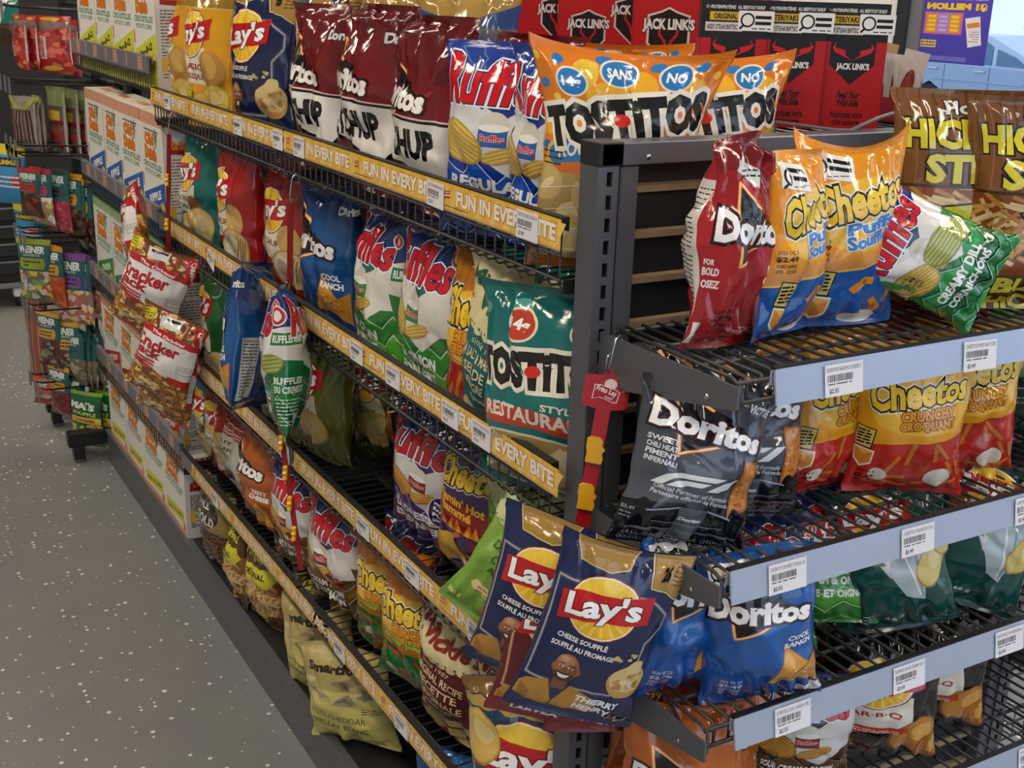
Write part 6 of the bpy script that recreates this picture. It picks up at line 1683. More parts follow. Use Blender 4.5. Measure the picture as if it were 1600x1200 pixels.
small('sun_dill_dark', .42, -.035, E3, -30, 'dark teal chip bag at the back, seen through the wires', H3, W=.14, H=.18, T=.05)

small('tri_orange_small', .075, -.13, E4 - .01, -28, 'orange tortilla chip bag at the left of the lowest end-cap shelf', H4, W=.165, H=.19, T=.075)
small('tri_orange_small', .175, -.10, E4, 10, 'orange tortilla chip bag turned edge-on behind the blue bag', H4, W=.14, H=.19, T=.07, fold=1.3, pinch=.4)
small('ridge_brown_small', .265, -.13, E4 - .01, -30, 'brown and white ridged chip bag on the lowest end-cap shelf', H4, W=.15, H=.18, T=.07)
small('sun_bbq', .40, -.14, E4, -32, 'black barbecue chip bag with white panel, left of the pair', H4, W=.17, H=.20, T=.075)
small('sun_bbq', .525, -.12, E4, -34, 'black barbecue chip bag with white panel, right of the pair', H4, W=.16, H=.20, T=.07)
small('ridge_black', .275, -.05, E4, -28, 'black bag top seen through the wires beside the blue bag', H4, W=.15, H=.18, T=.05)
small('ridge_black', .40, -.045, E4, -28, 'black bag top seen through the middle of the wire shelf', H4, W=.15, H=.185, T=.05)
small('ridge_black', .49, -.035, E4, -28, 'black bag top seen through the wires under the teal bags', H4, W=.15, H=.185, T=.05)
small('tri_orange_small', .12, -.035, E4, -20, 'orange tortilla chip bag at the back between the two front orange ones', H4, W=.16, H=.18, T=.05)

small('yellow_snack', .86, .16, .295, -30, 'yellow snack bag in the lower wire basket at the far right', 'bags in the basket stand', W=.2, H=.12, T=.06, name='snack_bag', tilt=30)
small('green_plaid', .90, .20, .42, -30, 'dark green plaid bag in the upper wire basket at the far right', 'bags in the basket stand', W=.2, H=.2, T=.05, name='snack_bag')
bk_ = empty('basket_stand', (.90, .17, 0)); tag(bk_, 'black wire basket stand with snack bags just past the end cap', 'basket stand')
for px_, py_ in ((-.13, -.12), (.13, -.12), (-.13, .14), (.13, .14)):
    m = MB(); m.tube([(px_, py_, 0), (px_, py_, .9)], .005, M['wire'], 6); m.build('upright', bk_)
for zz in (.28, .41, .62):
    m = MB()
    for dz in (0, .03, .06): m.tube([(-.13, -.12, zz + dz), (.13, -.12, zz + dz), (.13, .14, zz + dz), (-.13, .14, zz + dz), (-.13, -.12, zz + dz)], .0028, M['wire'], 5)
    for q in range(9): m.tube([(-.12 + q * .03, -.12, zz + .06), (-.12 + q * .03, -.12, zz), (-.12 + q * .03, .14, zz), (-.12 + q * .03, .14, zz + .06)], .0018, M['wire'], 4)
    m.build('basket', bk_)
# ------------------------------------------------------------------ white snack boxes in the far section
def box_front(corner, cornertxt, stripes, w=21.5, h=30, both=False):
    A = Art()
    for q in range(15):
        A.rect(q * w / 15, h - 3.0, (q + .66) * w / 15, h, stripes)
        if both: A.rect(q * w / 15, 0, (q + .66) * w / 15, 1.8, stripes)
    A.lines(4, w - 4, h - 5, h - 3.8, 1, '#555', 2, .5)
    k = h / 30
    A.text('Old', w * .40, h * .78, w * .40, 3.2 * k, '#e2801c', bold=.08, out=((.03, '#b04f10'),)); A.text('Dutch', w * .44, h * .665, w * .52, 3.4 * k, '#e2801c', bold=.08, out=((.03, '#b04f10'),))
    A.bar(w * .70, h * .78, .7, 3.6 * k, '#5a6a34', 0); 
    for r in (20, 65, 110, 155): A.bar(w * .70, h * .815, 4.2, .35, '#6a7a44', r)
    A.text('CROUSTILLES', w * .5, h * .565, w * .82, 1.5 * k, '#2f7f63', bold=.03, out=((.02, '#cfe0d6'),)); A.text('POTATO CHIPS', w * .5, h * .505, w * .7, 1.2 * k, '#3a8a6c', bold=.03)
    if corner == 'script':
        A.poly([(2, h * .10), (w - 2, h * .16), (w - 2, h * .31), (2, h * .25)], '#d8d046'); A.text('Dill Pickle', w * .5, h * .2, w * .7, 1.9 * k, '#4a6a2a', rot=8, slant=.2, bold=.02); A.ell(w * .9, h * .12, 1.2, 1.2, '#c77')
    else:
        A.poly([(1, 0), (w, 0), (w, h * .47), (1, h * .30)], corner); A.text(cornertxt, w * .55, h * .31, w * .55, 2.2 * k, '#f2f0e6' if corner != '#d3d23c' else '#2a2a2a', rot=14, bold=.05)
        A.chip(w * .84, h * .22, 3.0, 2.2, 20, 3)
        A.rect(.6, h * .36, 1.5, h * .47, '#c43a4a')
    return A
def box_side(h=30, ribbon=True):
    A = Art()
    if ribbon:
        A.poly([(1.2, h - 9), (7.4, h - 9.4), (7.2, h - 7), (1.4, h - 6.6)], '#9c2226'); A.text('Old Dutch', 4.3, h - 7.0, 4.4, 2.2, '#d98a2a', bold=.06)
    A.lines(1.2, 7.6, 3, h - 10, 22, '#55565a', 4, .28); A.rect(1.0, 4.6, 2.4, 8, '#e0b63a')
    for q in range(6): A.rect(q * 1.5, h - 2.6, q * 1.5 + .8, h, '#c4322a')
    return A
card_white = plain('white_card', '#dcdad4', .55, 0, .03, 20)
def box_top(w=21.5, d=8.6, c='#e2801c'):
    A = Art(); A.text('Old Dutch', w / 2, d / 2, w * .5, 2.6, c, bold=.06); return A
def snack_boxes(z, h, x, ys, corner, txt, stripe, topc, lab, both=False, topbase='#e8e4da', grp=None):
    F_ = box_front(corner, txt, stripe, h=h * 100, both=both); S_ = box_side(h * 100); T_ = box_top(c=stripe if topc is None else topc)
    n = len(ys)
    for k, y in enumerate(ys):
        b = MB(); b.box(0, .086, -.1075, .1075, 0, h, card_white, .001)
        o = b.build('snack_box', None, (x, y, z), (0, 0, math.radians([0, 1.2, -.8, .6][k % 4])))
        order = ['first', 'second', 'third', 'fourth', 'fifth'][k]
        tag(o, f'{lab}, {order} from near end', 'snack box', grp)
        flat_print('front_panel', F_, (-.0006, .1075, 0), (0, -1, 0), (0, 0, 1), M['card'], o, '#e4e2dc', (21.5, h * 100), .0003)
        flat_print('side_panel', S_, (0, -.1081, 0), (1, 0, 0), (0, 0, 1), M['card'], o, '#d4d2cf', (8.6, h * 100), .0003)
        flat_print('top_panel', T_, (0, .1075, h + .0006), (0, -1, 0), (1, 0, 0), M['card'], o, topbase, (21.5, 8.6), .0003)
YS = (1.985, 2.205, 2.425, 2.645)
snack_boxes(1.27, .29, .004, YS, '#d3d23c', 'Bar-B-Q', '#c44', None, 'white snack box with a yellow-green corner, top far shelf', grp='white boxes on the top far shelf')
snack_boxes(.912, .30, .004, YS, '#2f62b4', 'RIPPLE', '#d2701a', None, 'white snack box with blue corner and orange rim', topbase='#e9e1cf', grp='white boxes on the second far shelf')
snack_boxes(.595, .297, .004, YS, '#3f8a3f', 'ONION', '#5a9a3a', '#d8ded2', 'white snack box with a green striped rim', topbase='#1d5a4a', grp='white boxes on the third far shelf')
snack_boxes(.318, .262, .004, YS, '#b8342c', 'KETCHUP', '#d2701a', None, 'white snack box with orange rim behind popcorn bags', grp='white boxes on the fourth far shelf')
snack_boxes(.110, .225, .0, [y - .03 for y in YS], 'script', '', '#d2701a', None, 'white snack box with yellow-green script panel, base deck', both=True, grp='white boxes on the base deck')

# ------------------------------------------------------------------ sweets rack beyond the gondola
def header_art(tone, lab, labc, candy, seed, top=30):
    A = Art()
    A.blobs(-9, 2, 9, 16, 46, candy, (1.2, 2.4), seed); A.blobs(11, 2, 29, 16, 40, candy, (1.2, 2.4), seed + 1)
    A.rect(-10, 15, 30, 30, tone); A.rect(-10, 27.4, 30, 30, labc)
    A.text('WEINER', 0, 25, 13, 3.4, '#e9efe9', bold=.05); A.text('SWEETS', 0, 22.4, 8, 1.0, '#cfdcd8', bold=.02)
    A.poly([(-6, 16), (6, 16), (7, 18.4), (6, 21), (-6, 21), (-7, 18.4)], labc); A.lines(-4.4, 4.4, 16.8, 20.2, 2, '#26302e', seed, .8)
    return A
TEAL = '#1f5f62'
def cd(name, labc, candy, seed, base):
    @design(name)
    def _(): return header_art(TEAL, 0, labc, candy, seed), base
cd('candy_brown', '#b8302c', ['#6a2c1e', '#8a4426', '#4a2016'], 3, '#3d1c16'); cd('candy_white', '#c23a6a', ['#e3ddd0', '#d8c24a', '#d87a4a', '#efe9dc'], 4, '#9a8f70'); cd('candy_pink', '#3a4a4a', ['#c0405a', '#d46a78', '#a83048'], 5, '#9a3a4a'); cd('candy_maroon', '#d69a24', ['#4a1a22', '#5e2a2a', '#55602c'], 6, '#2f1418')
cd('candy_gummy', '#9aa82a', ['#c05a6a', '#7fa05a', '#d8c24a', '#cfc8c0'], 7, '#6a6a50'); cd('candy_orange', '#d99a22', ['#d2602a', '#e27a3a', '#b84a20'], 8, '#b8501e'); cd('candy_purple', '#7a4f9a', ['#d8848a', '#e2cf6a', '#cf6a70', '#e8d8c0'], 9, '#9a7a6a'); cd('candy_gummy2', '#d9a83a', ['#8a3a3a', '#9aa07a', '#6a3030'], 10, '#4a2c28'); cd('candy_pale', '#2a5a62', ['#a89c88', '#8f846e', '#b8ae9a', '#756b58'], 11, '#6a6256'); cd('candy_dark', '#d69a24', ['#7a1a2a', '#8f2a38'], 12, '#5a1a26'); cd('candy_grey', '#c4502a', ['#8f8488', '#a89a9c', '#7a6a74'], 13, '#6f6468')
@design('candy_red')
def _():
    A = Art(); A.blobs(-9.5, 3, 9.5, 23, 66, ['#d63a30', '#e2574a', '#c02a26', '#ee7a6a'], (1.3, 2.5), 3); A.blobs(10.5, 3, 29, 23, 60, ['#d63a30', '#e2574a', '#c02a26'], (1.3, 2.5), 4)
    A.rect(-5.4, 7, -1.8, 19, '#ece2dc'); A.text('CINNAMON HEARTS', -3.6, 13, 11, 1.7, '#b02a2a', rot=90, bold=.05); A.rect(-10, 0, 30, 3.2, '#c42a24'); A.ell(0, 2, 4, 1.3, '#e8b83a'); A.rect(-10, 27, 30, 30, '#c8352c'); A.ell(0, 28.4, 4, 1.0, '#e8b83a'); A.rect(9.4, 5, 10.6, 24, '#d8d0cc'); return A, [(0, '#a8302a'), (.7, '#b04a42'), (.8, '#8a7a74'), (1, '#9a8880')]
@design('candy_rope')
def _():
    A = Art()
    for q in range(7): A.line([(-8 + q * 2.6, 4), (-7 + q * 2.4, 14), (-6 + q * 2, 22)], 1.5, ['#4a2a2a', '#6a4440', '#3a2022'][q % 3]); 
    A.poly([(-10, 30), (10, 30), (4, 23), (-4, 23)], '#a6b83a'); A.poly([(-7, 30), (7, 30), (2, 24.4), (-2, 24.4)], '#9a8f84'); A.rect(8.6, 3, 11.4, 26, '#a59c94'); A.ell(0, 2.4, 3, 1, '#8aa83a'); return A, '#857a74'
@design('candy_berry')
def _():
    A = Art(); A.blobs(-8, 4, 8, 16, 34, ['#a82632', '#8a1c28', '#c23a3a'], (1.2, 2.2), 3); A.rect(-6, 16, 6, 20, '#d8b83a'); A.poly([(-10, 30), (10, 30), (8, 22), (-8, 22)], '#93a06a'); A.rect(8.6, 3, 11.4, 28, '#b3aca4'); A.ell(0, 3, 4, 1.6, '#2a7a4a'); return A, '#6a5a54'
@design('candy_blue')
def _():
    A = Art(); A.poly([(-10, 30), (10, 30), (10, 24), (-10, 25.5)], '#e3c93a'); A.rect(-7, 19, 7, 23.5, '#2a2a2a'); A.text('GUMMIES', 0, 21.2, 12, 2.6, '#e8cf3a', bold=.05); A.ell(5, 12, 3.6, 3.2, '#c23a3a'); A.lines(-8, 8, 3, 15, 5, '#e8f0f4', 3, .9); return A, [(0, '#2f86c0'), (1, '#4a9fd4')]
@design('candy_stick')
def _():
    A = Art()
    for q in range(10): A.rect(-9.5 + q * 2, 1, -8.5 + q * 2, 29, ['#c8622a', '#a84a20', '#d8854a', '#5a4a6a'][q % 4])
    return A, '#7a5a50'
@design('candy_redfoil')
def _():
    A = Art(); A.rect(-10, 0, 30, 9, '#a82420'); A.blobs(-8, 9, 8, 28, 20, ['#cfc8c8', '#a8a0a4', '#d2602a'], (1.5, 3), 4); return A, '#c8502a'
@design('candy_mix')
def _():
    A = Art(); A.rect(-10, 14, 30, 30, '#1f7a74'); A.poly([(-10, 30), (4, 30), (0, 14), (-10, 14)], '#cfd4d4'); A.lines(-9, -2, 16, 28, 6, '#555', 3, .5); A.blobs(-9, 1, 9, 13, 30, ['#5a3a24', '#7a5434', '#3f2818'], (1.2, 2), 4); return A, '#4a3020'
@design('candy_green')
def _():
    A = Art(); A.text('MAÏS', -1, 22.5, 13, 4.4, '#eef2ea', bold=.07, rot=-6); A.text('SOUFFLÉ', 0, 18.4, 12, 2.2, '#a9cf4a', bold=.05, rot=-6); A.poly([(-9, 13.6), (9, 12.6), (9, 16), (-9, 16.6)], '#d8c84a'); A.text('CARAMEL', 0, 14.6, 12, 1.8, '#c23a2a', bold=.06, rot=-3)
    A.blobs(-9, 2, 9, 12, 34, ['#c79a5a', '#a8743a', '#dcb878', '#cfc24a'], (1.2, 2.2), 3); A.rect(12, 11, 26, 15, '#d8c84a'); A.rect(-10, 28, 30, 30, '#8ab83a'); return A, [(0, '#3f8a2a'), (.5, '#14512a'), (1, '#1d6a38')]
CANDY = [
    ('candy_red', -0.134, 2.95, 1.252, -80, 0.11, 0.161),
    ('candy_red', -0.096, 2.97, 1.25, -85, 0.11, 0.158),
    ('candy_red', -0.045, 2.93, 1.245, -35, 0.13, 0.165),
    ('candy_red', 0.005, 2.98, 1.229, -60, 0.12, 0.17),
    ('candy_mix', -0.137, 3.25, 1.304, -30, 0.12, 0.153),
    ('candy_rope', -0.145, 2.95, 1.011, -60, 0.12, 0.16),
    ('candy_rope', -0.12, 2.97, 1.002, -75, 0.12, 0.167),
    ('candy_rope', -0.094, 2.99, 0.998, -85, 0.12, 0.169),
    ('candy_berry', -0.046, 2.95, 0.982, -70, 0.11, 0.217),
    ('candy_berry', -0.004, 2.97, 0.971, -70, 0.11, 0.22),
    ('candy_berry', 0.029, 2.99, 0.963, -75, 0.11, 0.222),
    ('candy_blue', -0.185, 3.05, 0.825, -50, 0.14, 0.189),
    ('candy_blue', -0.14, 3.1, 0.672, -55, 0.13, 0.141),
    ('candy_brown', -0.142, 2.97, 0.794, -60, 0.11, 0.154),
    ('candy_white', -0.113, 2.95, 0.771, -60, 0.11, 0.179),
    ('candy_pink', -0.068, 2.93, 0.747, -60, 0.12, 0.203),
    ('candy_maroon', -0.034, 2.92, 0.725, -60, 0.12, 0.209),
    ('candy_maroon', -0.006, 2.92, 0.696, -85, 0.12, 0.226),
    ('candy_maroon', 0.014, 2.9, 0.698, -88, 0.12, 0.216),
    ('candy_gummy', -0.153, 2.96, 0.52, -45, 0.13, 0.205),
    ('candy_orange', -0.104, 2.93, 0.505, -62, 0.12, 0.202),
    ('candy_purple', -0.056, 2.9, 0.449, -50, 0.13, 0.232),
    ('candy_purple', -0.016, 2.89, 0.447, -80, 0.12, 0.233),
    ('candy_purple', 0.023, 2.88, 0.456, -80, 0.12, 0.213),
    ('candy_stick', -0.146, 3.08, 0.198, -60, 0.12, 0.323),
    ('candy_gummy2', -0.127, 2.97, 0.291, -60, 0.12, 0.19),
    ('candy_gummy2', -0.085, 2.93, 0.252, -50, 0.13, 0.201),
    ('candy_pale', -0.062, 2.9, 0.245, -70, 0.12, 0.181),
    ('candy_pale', -0.036, 2.9, 0.237, -80, 0.12, 0.186),
    ('candy_pale', -0.012, 2.89, 0.236, -88, 0.12, 0.187),
    ('candy_pale', 0.011, 2.88, 0.236, -92, 0.12, 0.187),
    ('candy_redfoil', -0.13, 3.05, 0.131, -40, 0.13, 0.096),
    ('candy_dark', -0.112, 2.95, 0.123, -65, 0.12, 0.174),
    ('candy_grey', -0.077, 2.93, 0.097, -55, 0.12, 0.168),
    ('candy_green', -0.05, 2.86, 0.036, -50, 0.14, 0.19),
    ('candy_green', 0.001, 2.86, 0.02, -65, 0.14, 0.194),
    ('candy_green', 0.037, 2.86, 0.021, -75, 0.13, 0.182),

]
NAMES = {'candy_red': 'red heart sweets', 'candy_rope': 'dark rope sweets', 'candy_berry': 'red berry sweets', 'candy_blue': 'blue sweets', 'candy_brown': 'brown sweets under a teal header', 'candy_white': 'white and yellow sweets', 'candy_pink': 'pink sweets under a teal header', 'candy_maroon': 'dark maroon sweets', 'candy_gummy': 'green-labelled mixed gummies', 'candy_orange': 'orange sweets with an amber label', 'candy_purple': 'purple-labelled pastel sweets', 'candy_stick': 'long orange stick sweets', 'candy_gummy2': 'amber-labelled low gummies', 'candy_pale': 'pale grey-brown sweets', 'candy_redfoil': 'orange and red foil sweets', 'candy_dark': 'dark red sweets', 'candy_grey': 'greyish sweets', 'candy_green': 'green caramel puffed corn', 'candy_mix': 'brown nuts with a teal top'}
cnt = {}
tot = {}
for c_ in CANDY: tot[c_[0]] = tot.get(c_[0], 0) + 1
ORD = ['first', 'second', 'third', 'fourth', 'fifth']
for (d, x, y, z, yw, W, H) in CANDY:
    k = cnt.get(d, 0); cnt[d] = k + 1
    lab = f'hanging clear bag of {NAMES[d]} on the sweets rack' if d not in ('candy_green', 'candy_blue', 'candy_redfoil') else f'hanging bag of {NAMES[d]} on the sweets rack'
    if tot[d] > 1: lab = lab.replace(' on the sweets rack', f' on the rack, {ORD[k]} from peg tip')
    bag('sweets_bag', d, (x, y, max(z, .03)), yw, W, H, .035, lab, 'bag of sweets', 'bags hanging on the sweets rack', res=(14, 18), fold=.8, belly=-.2)
rk = empty('sweets_rack', (.09, 2.95, 0)); tag(rk, 'black metal rack with pegs for hanging sweets beyond the gondola', 'display rack')
bs = M['black_plastic']
for yy in (-.43, .0, .45):
    m = MB(); m.box(-.02, .02, yy - .02, yy + .02, .05, 1.62, bs); m.build('upright', rk)
for yy in (-.13, .25):
    m = MB(); m.box(-.215, .2, yy - .022, yy + .022, .055, .105, bs, .004); m.box(-.2, -.165, yy - .02, yy + .02, .012, .056, bs); m.tube([(-.182, yy, .0), (-.182, yy, .014)], .017, M['gray_rail'], 10); m.build('foot', rk)
m = MB();
m = m
for zz in (.25, .48, .73, 1.0, 1.22, 1.44, 1.6): m.tube([(-.0, -.45, zz), (-.0, .47, zz)], .008, bs, 6)
m.build('cross_bars', rk)
for zz in (1.425, 1.205, 1.02, .99, .735, .50, .235):
    for yy in (-.08, .0, .1):
        m = MB(); m.tube([(0, yy, zz), (-.26, yy - .01, zz + .012), (-.275, yy - .01, zz + .02)], .0032, bs, 6); pg = m.build('peg', rk)
        MB().box(-.283, -.279, yy - .022, yy + .004, zz - .02, zz + .028, M['gray_rail']).build('ticket_holder', pg)

# black tool cart far down the aisle
ct = empty('drawer_cart', (.0, 5.2, 0)); tag(ct, 'black drawer cart on casters at the far end of the aisle', 'cart')
m = MB(); m.box(-.5, .11, -.25, .25, .12, .62, M['black_plastic'], .01); m.build('cart_body', ct)
for q in range(4):
    m = MB(); m.box(-.48, .10, -.268, -.25, .17 + q * .085, .235 + q * .085, M['deck'], .004); d_ = m.build('drawer', ct); MB().box(-.46, .09, -.274, -.266, .225 + q * .085, .232 + q * .085, M['gray_rail']).build('drawer_handle', d_)
m = MB(); m.box(-.52, .13, -.27, .27, .10, .125, M['gray_rail'], .004); m.build('bottom_tray', ct)
for xx in (-.44, .06):
    m = MB(); m.box(xx - .025, xx + .025, -.24, -.19, .05, .10, M['white'], .004); m.tube([(xx - .014, -.215, .03), (xx + .014, -.215, .03)], .03, M['rubber'], 14); m.build('caster', ct)
MB().box(.02, .05, -.272, -.267, .565, .575, emit_mat('blue_led', '#2a5aff', 3)).build('indicator_lamp', ct)
t = empty('wall_cabinet', (-.2, 6.2, 0)); tag(t, 'tall dark cabinet at the far end of the shop', 'cabinet')
m = MB(); m.box(-2.2, 1.6, -.25, .25, 0, 2.3, M['panel'], .01); m.build('cabinet_body', t)
for xx in (-1.6, -.5, .6):
    MB().box(xx - .5, xx + .5, -.27, -.25, .1, 2.2, M['deck'], .004).build('cabinet_door', t)

# ------------------------------------------------------------------ other side of the gondola: jerky boxes
def shield(A, x, y, k):
    P = [(-3.2, 3.0), (-1.2, 3.6), (0, 4.2), (1.2, 3.6), (3.2, 3.0), (3.2, -1.2), (2.2, -2.2), (0, -4.2), (-2.2, -2.2), (-3.2, -1.2)]
    A.poly([(x + a * k * 1.12, y + b * k * 1.08) for a, b in P], '#e6d8d4'); A.poly([(x + a * k, y + b * k) for a, b in P], '#1c1214')
    for sx in (-1, 1): A.line([(x, y - 2.6 * k), (x + sx * .6 * k, y - .8 * k), (x + sx * 1.4 * k, y + .1 * k), (x + sx * 1.5 * k, y + .9 * k)], .42 * k, '#c8202c')
    A.text("JACK LINK'S", x, y + 1.6 * k, 8.6 * k, 2.3 * k, '#f4f0ee', bold=.05, out=((.06, '#1c1214'),))
def jerky_box(x, y, z, yw, w, d, h, shields, lab, col='#c4141f', panel=False, name='jerky_box'):
    c = plain('red_card', col, .45, 0, .04, 12)
    b = MB(); b.box(-w / 2, w / 2, 0, d, 0, h, c, .0015); o = b.build(name, None, (x, y, z), (0, 0, math.radians(yw))); tag(o, lab, 'jerky box', 'red jerky boxes on the far side')
    A = Art()
    for (sx, sy, k) in shields: shield(A, sx, sy, k)
    if panel: nut(A, w * 100 * .5, w * 100 - .6, 1, h * 100 * .55, '#e2dcd8', '#333', 3)
    A.line([(.3, .2), (.3, h * 100 - .2)], .12, '#9c0f18'); A.line([(w * 100 - .3, .2), (w * 100 - .3, h * 100 - .2)], .12, '#9c0f18')
    flat_print('front_panel', A, (-w / 2, -.0006, 0), (1, 0, 0), (0, 0, 1), M['card'], o, col, (w * 100, h * 100), .0003)
    return o
JY = -48
jerky_box(.60, 1.255, 1.2, JY, .21, .14, .36, [(10.5, 27, 1.0)], 'red jerky box with one shield emblem, farthest left of the row')
jerky_box(.60, 1.045, 1.2, JY, .19, .14, .36, [(9, 27.6, 1.0)], 'red jerky box with a white nutrition panel, behind the dark red bag top', panel=True)
jerky_box(.59, .84, 1.2, JY, .22, .14, .36, [(6, 25.4, .95), (14.5, 28, 1.0)], 'red jerky box showing two shield emblems at different heights')
jerky_box(.60, .60, 1.2, JY, .235, .14, .36, [(6.4, 26, 1.05), (17, 26, 1.05)], 'red jerky box with two level shield emblems, beside the black display boxes')
@design('meat_orange')
def _():
    A = Art(); A.poly([(-10, 30), (0, 30), (4, 12), (-10, 4)], '#c4721c'); A.text('ORIGINAL', 0, 22, 12, 3, '#3a1a0a', bold=.05); A.lines(-5, 5, 16, 19, 3, '#f2e2cc', 3, .4); return A, '#d8881f'
@design('meat_red')
def _():
    A = Art(); A.poly([(-10, 30), (-2, 30), (4, 14), (-10, 6)], '#a8141c'); A.rect(-6, 17, 6, 23, '#3a0c10'); A.text('SAUCISSON', 0, 20, 11, 3, '#e8d8cc', bold=.05); A.lines(-5, 5, 12, 16, 3, '#f2e2dc', 3, .4); return A, '#c01a22'
for (dn, x, y, lb) in (('meat_orange', .62, 1.73, 'orange meat snack pouch behind the dark red chip bags'), ('meat_red', .60, 1.56, 'red and orange meat snack pouch, left of the dark red label one'), ('meat_red', .63, 1.41, 'red meat snack pouch with a dark label, next to the jerky boxes')):
    bag('snack_pouch', dn, (x, y, 1.2), -45, .19, .33, .05, lb, 'snack pouch', 'meat snack pouches on the far side', res=(14, 18), fold=.5)
for k in range(2):
    pass
ts = empty('wire_shelf', (.68, 1.0, 1.195)); tag(ts, 'wire shelf on the far side of the gondola under the red jerky boxes', 'shelf')
m = MB()
for q in range(52): m.tube([(-.20, -.72 + q * .03, 0), (.2, -.72 + q * .03, 0)], .0016, M['wire'], 4)
for xx in (-.2, 0, .2): m.tube([(xx, -.74, -.004), (xx, .86, -.004)], .003, M['wire'], 5)
m.build('wire_deck', ts)

# black and red display boxes on the wire tray over the end cap
tr = empty('wire_tray', (.48, .115, 1.3585)); tag(tr, 'wire tray with an arched front rail, holding the black display boxes', 'wire tray')
m = MB()
for q in range(18): m.tube([(-.2 + q * .0265, -.005, 0), (-.2 + q * .0265, .25, 0)], .0016, M['wire'], 4)
m.tube([(-.21, -.005, 0), (.26, -.005, 0), (.26, .25, 0), (-.21, .25, 0), (-.21, -.005, 0)], .002, M['wire'], 6); m.build('wire_deck', tr)
m = MB(); pts = [(-.13, .0, 0), (-.13, .0, .016), (-.10, -.07, .013), (-.085, -.088, .013)]
m.tube(pts, .0022, M['gray_rail'], 6)
m.tube([(-.085, -.088, -.0), (-.085, -.088, .013)] + [(-.085 + .20 * t / 12, -.088, .013 + .022 * math.sin(PI * t / 12)) for t in range(13)] + [(.115, -.088, 0)], .0026, M['gray_rail'], 6); m.build('front_rail', tr)
def display_box(x, y, z, yw, lab, title, w=.086, d=.08, h=.162):
    o = empty('display_box', (x, y, z), (0, 0, math.radians(yw))); tag(o, lab, 'display box', 'black and red display boxes')
    c = plain('black_card', '#17171a', .45, 0, .05, 14)
    b = MB()
    for (x0, x1, y0, y1) in ((-w / 2, w / 2, 0, .003), (-w / 2, w / 2, d - .003, d), (-w / 2, -w / 2 + .003, 0, d), (w / 2 - .003, w / 2, 0, d)): b.box(x0, x1, y0, y1, 0, h, c)
    b.box(-w / 2, w / 2, 0, d, 0, .003, c); b.build('tray_body', o)
    A = Art(); W_, H_ = w * 100, h * 100
    A.poly([(0, 0), (W_, 0), (W_, H_ * .70), (W_ * .84, H_ * .70), (W_ * .84, H_ * .52), (W_ * .5, H_ * .36), (W_ * .16, H_ * .52), (W_ * .16, H_ * .70), (0, H_ * .70)], '#b81822')
    A.text("JACK LINK'S", W_ * .52, H_ * .50, W_ * .5, 1.1, '#f0ecea', bold=.05)
    for sx in (-1, 1):
        A.poly([(W_ * .5, H_ * .545), (W_ * .5 + sx * 1.0, H_ * .60), (W_ * .5 + sx * .9, H_ * .63), (W_ * .5 + sx * 2.4, H_ * .655), (W_ * .5 + sx * 2.2, H_ * .70), (W_ * .5 + sx * 2.7, H_ * .65), (W_ * .5 + sx * 2.3, H_ * .615), (W_ * .5 + sx * .6, H_ * .57)], '#d2202c')
    A.text('Feed Your', W_ * .5, H_ * .28, W_ * .34, 1.0, '#1a0a0c', bold=.04, slant=.15); A.text('Wild Side', W_ * .5, H_ * .215, W_ * .34, 1.0, '#1a0a0c', bold=.04, slant=.15); A.text('Nourrissez votre', W_ * .5, H_ * .12, W_ * .5, .9, '#1a0a0c', bold=.03, slant=.15); A.text('côté sauvage', W_ * .5, H_ * .055, W_ * .42, .9, '#1a0a0c', bold=.03, slant=.15)
    A.text('17 g PROTEIN/PROTÉINES   ALL BEEF/TOUT BOEUF', W_ * .5, H_ * .945, W_ * .88, .6, '#e8e6e4', bold=.03)
    A.rect(W_ * .12, H_ * .84, W_ * .60, H_ * .905, '#d8b52a'); A.text(title, W_ * .36, H_ * .872, W_ * .36, .75, '#1a1a1a', bold=.04)
    A.rect(W_ * .06, H_ * .755, W_ * .62, H_ * .825, '#dedad4'); A.text('BEEF STEAK/BIFTECK', W_ * .34, H_ * .788, W_ * .5, .62, '#222', bold=.02)
    magnifier_tag(A, W_ * .82, H_ * .84, 4.6)
    flat_print('front_panel', A, (-w / 2, -.0006, 0), (1, 0, 0), (0, 0, 1), M['card'], o, '#1b1b1f', (W_, H_), .0004)
    B = Art(); B.rect(0, 0, d * 100, H_ * .7, '#a3151e'); 
    flat_print('side_panel', B, (-w / 2 - .0006, d, 0), (0, -1, 0), (0, 0, 1), M['card'], o, '#1b1b1f', (d * 100, H_), .0004)
    return o
display_box(.470, .112, 1.362, -36, 'black and red beef steak display box with a yellow label, behind the wire arch', 'TERIYAKI')
display_box(.398, .150, 1.362, -36, 'black and red beef steak display box partly behind the orange chip bags', 'TERIYAKI')
display_box(.330, .190, 1.362, -36, 'black display box with a gold label, leftmost beside the red jerky boxes', 'ORIGINAL')
rnd = random.Random(5)
PLACE_ = {0: 'black and red box behind the wire arch', 1: 'black and red box behind the orange bags', 2: 'set-back black box with the gold label'}
for k, (x, y, z) in enumerate(((.47, .17, 1.50), (.505, .16, 1.495), (.43, .19, 1.5), (.35, .27, 1.5), (.30, .29, 1.5))):
    pass
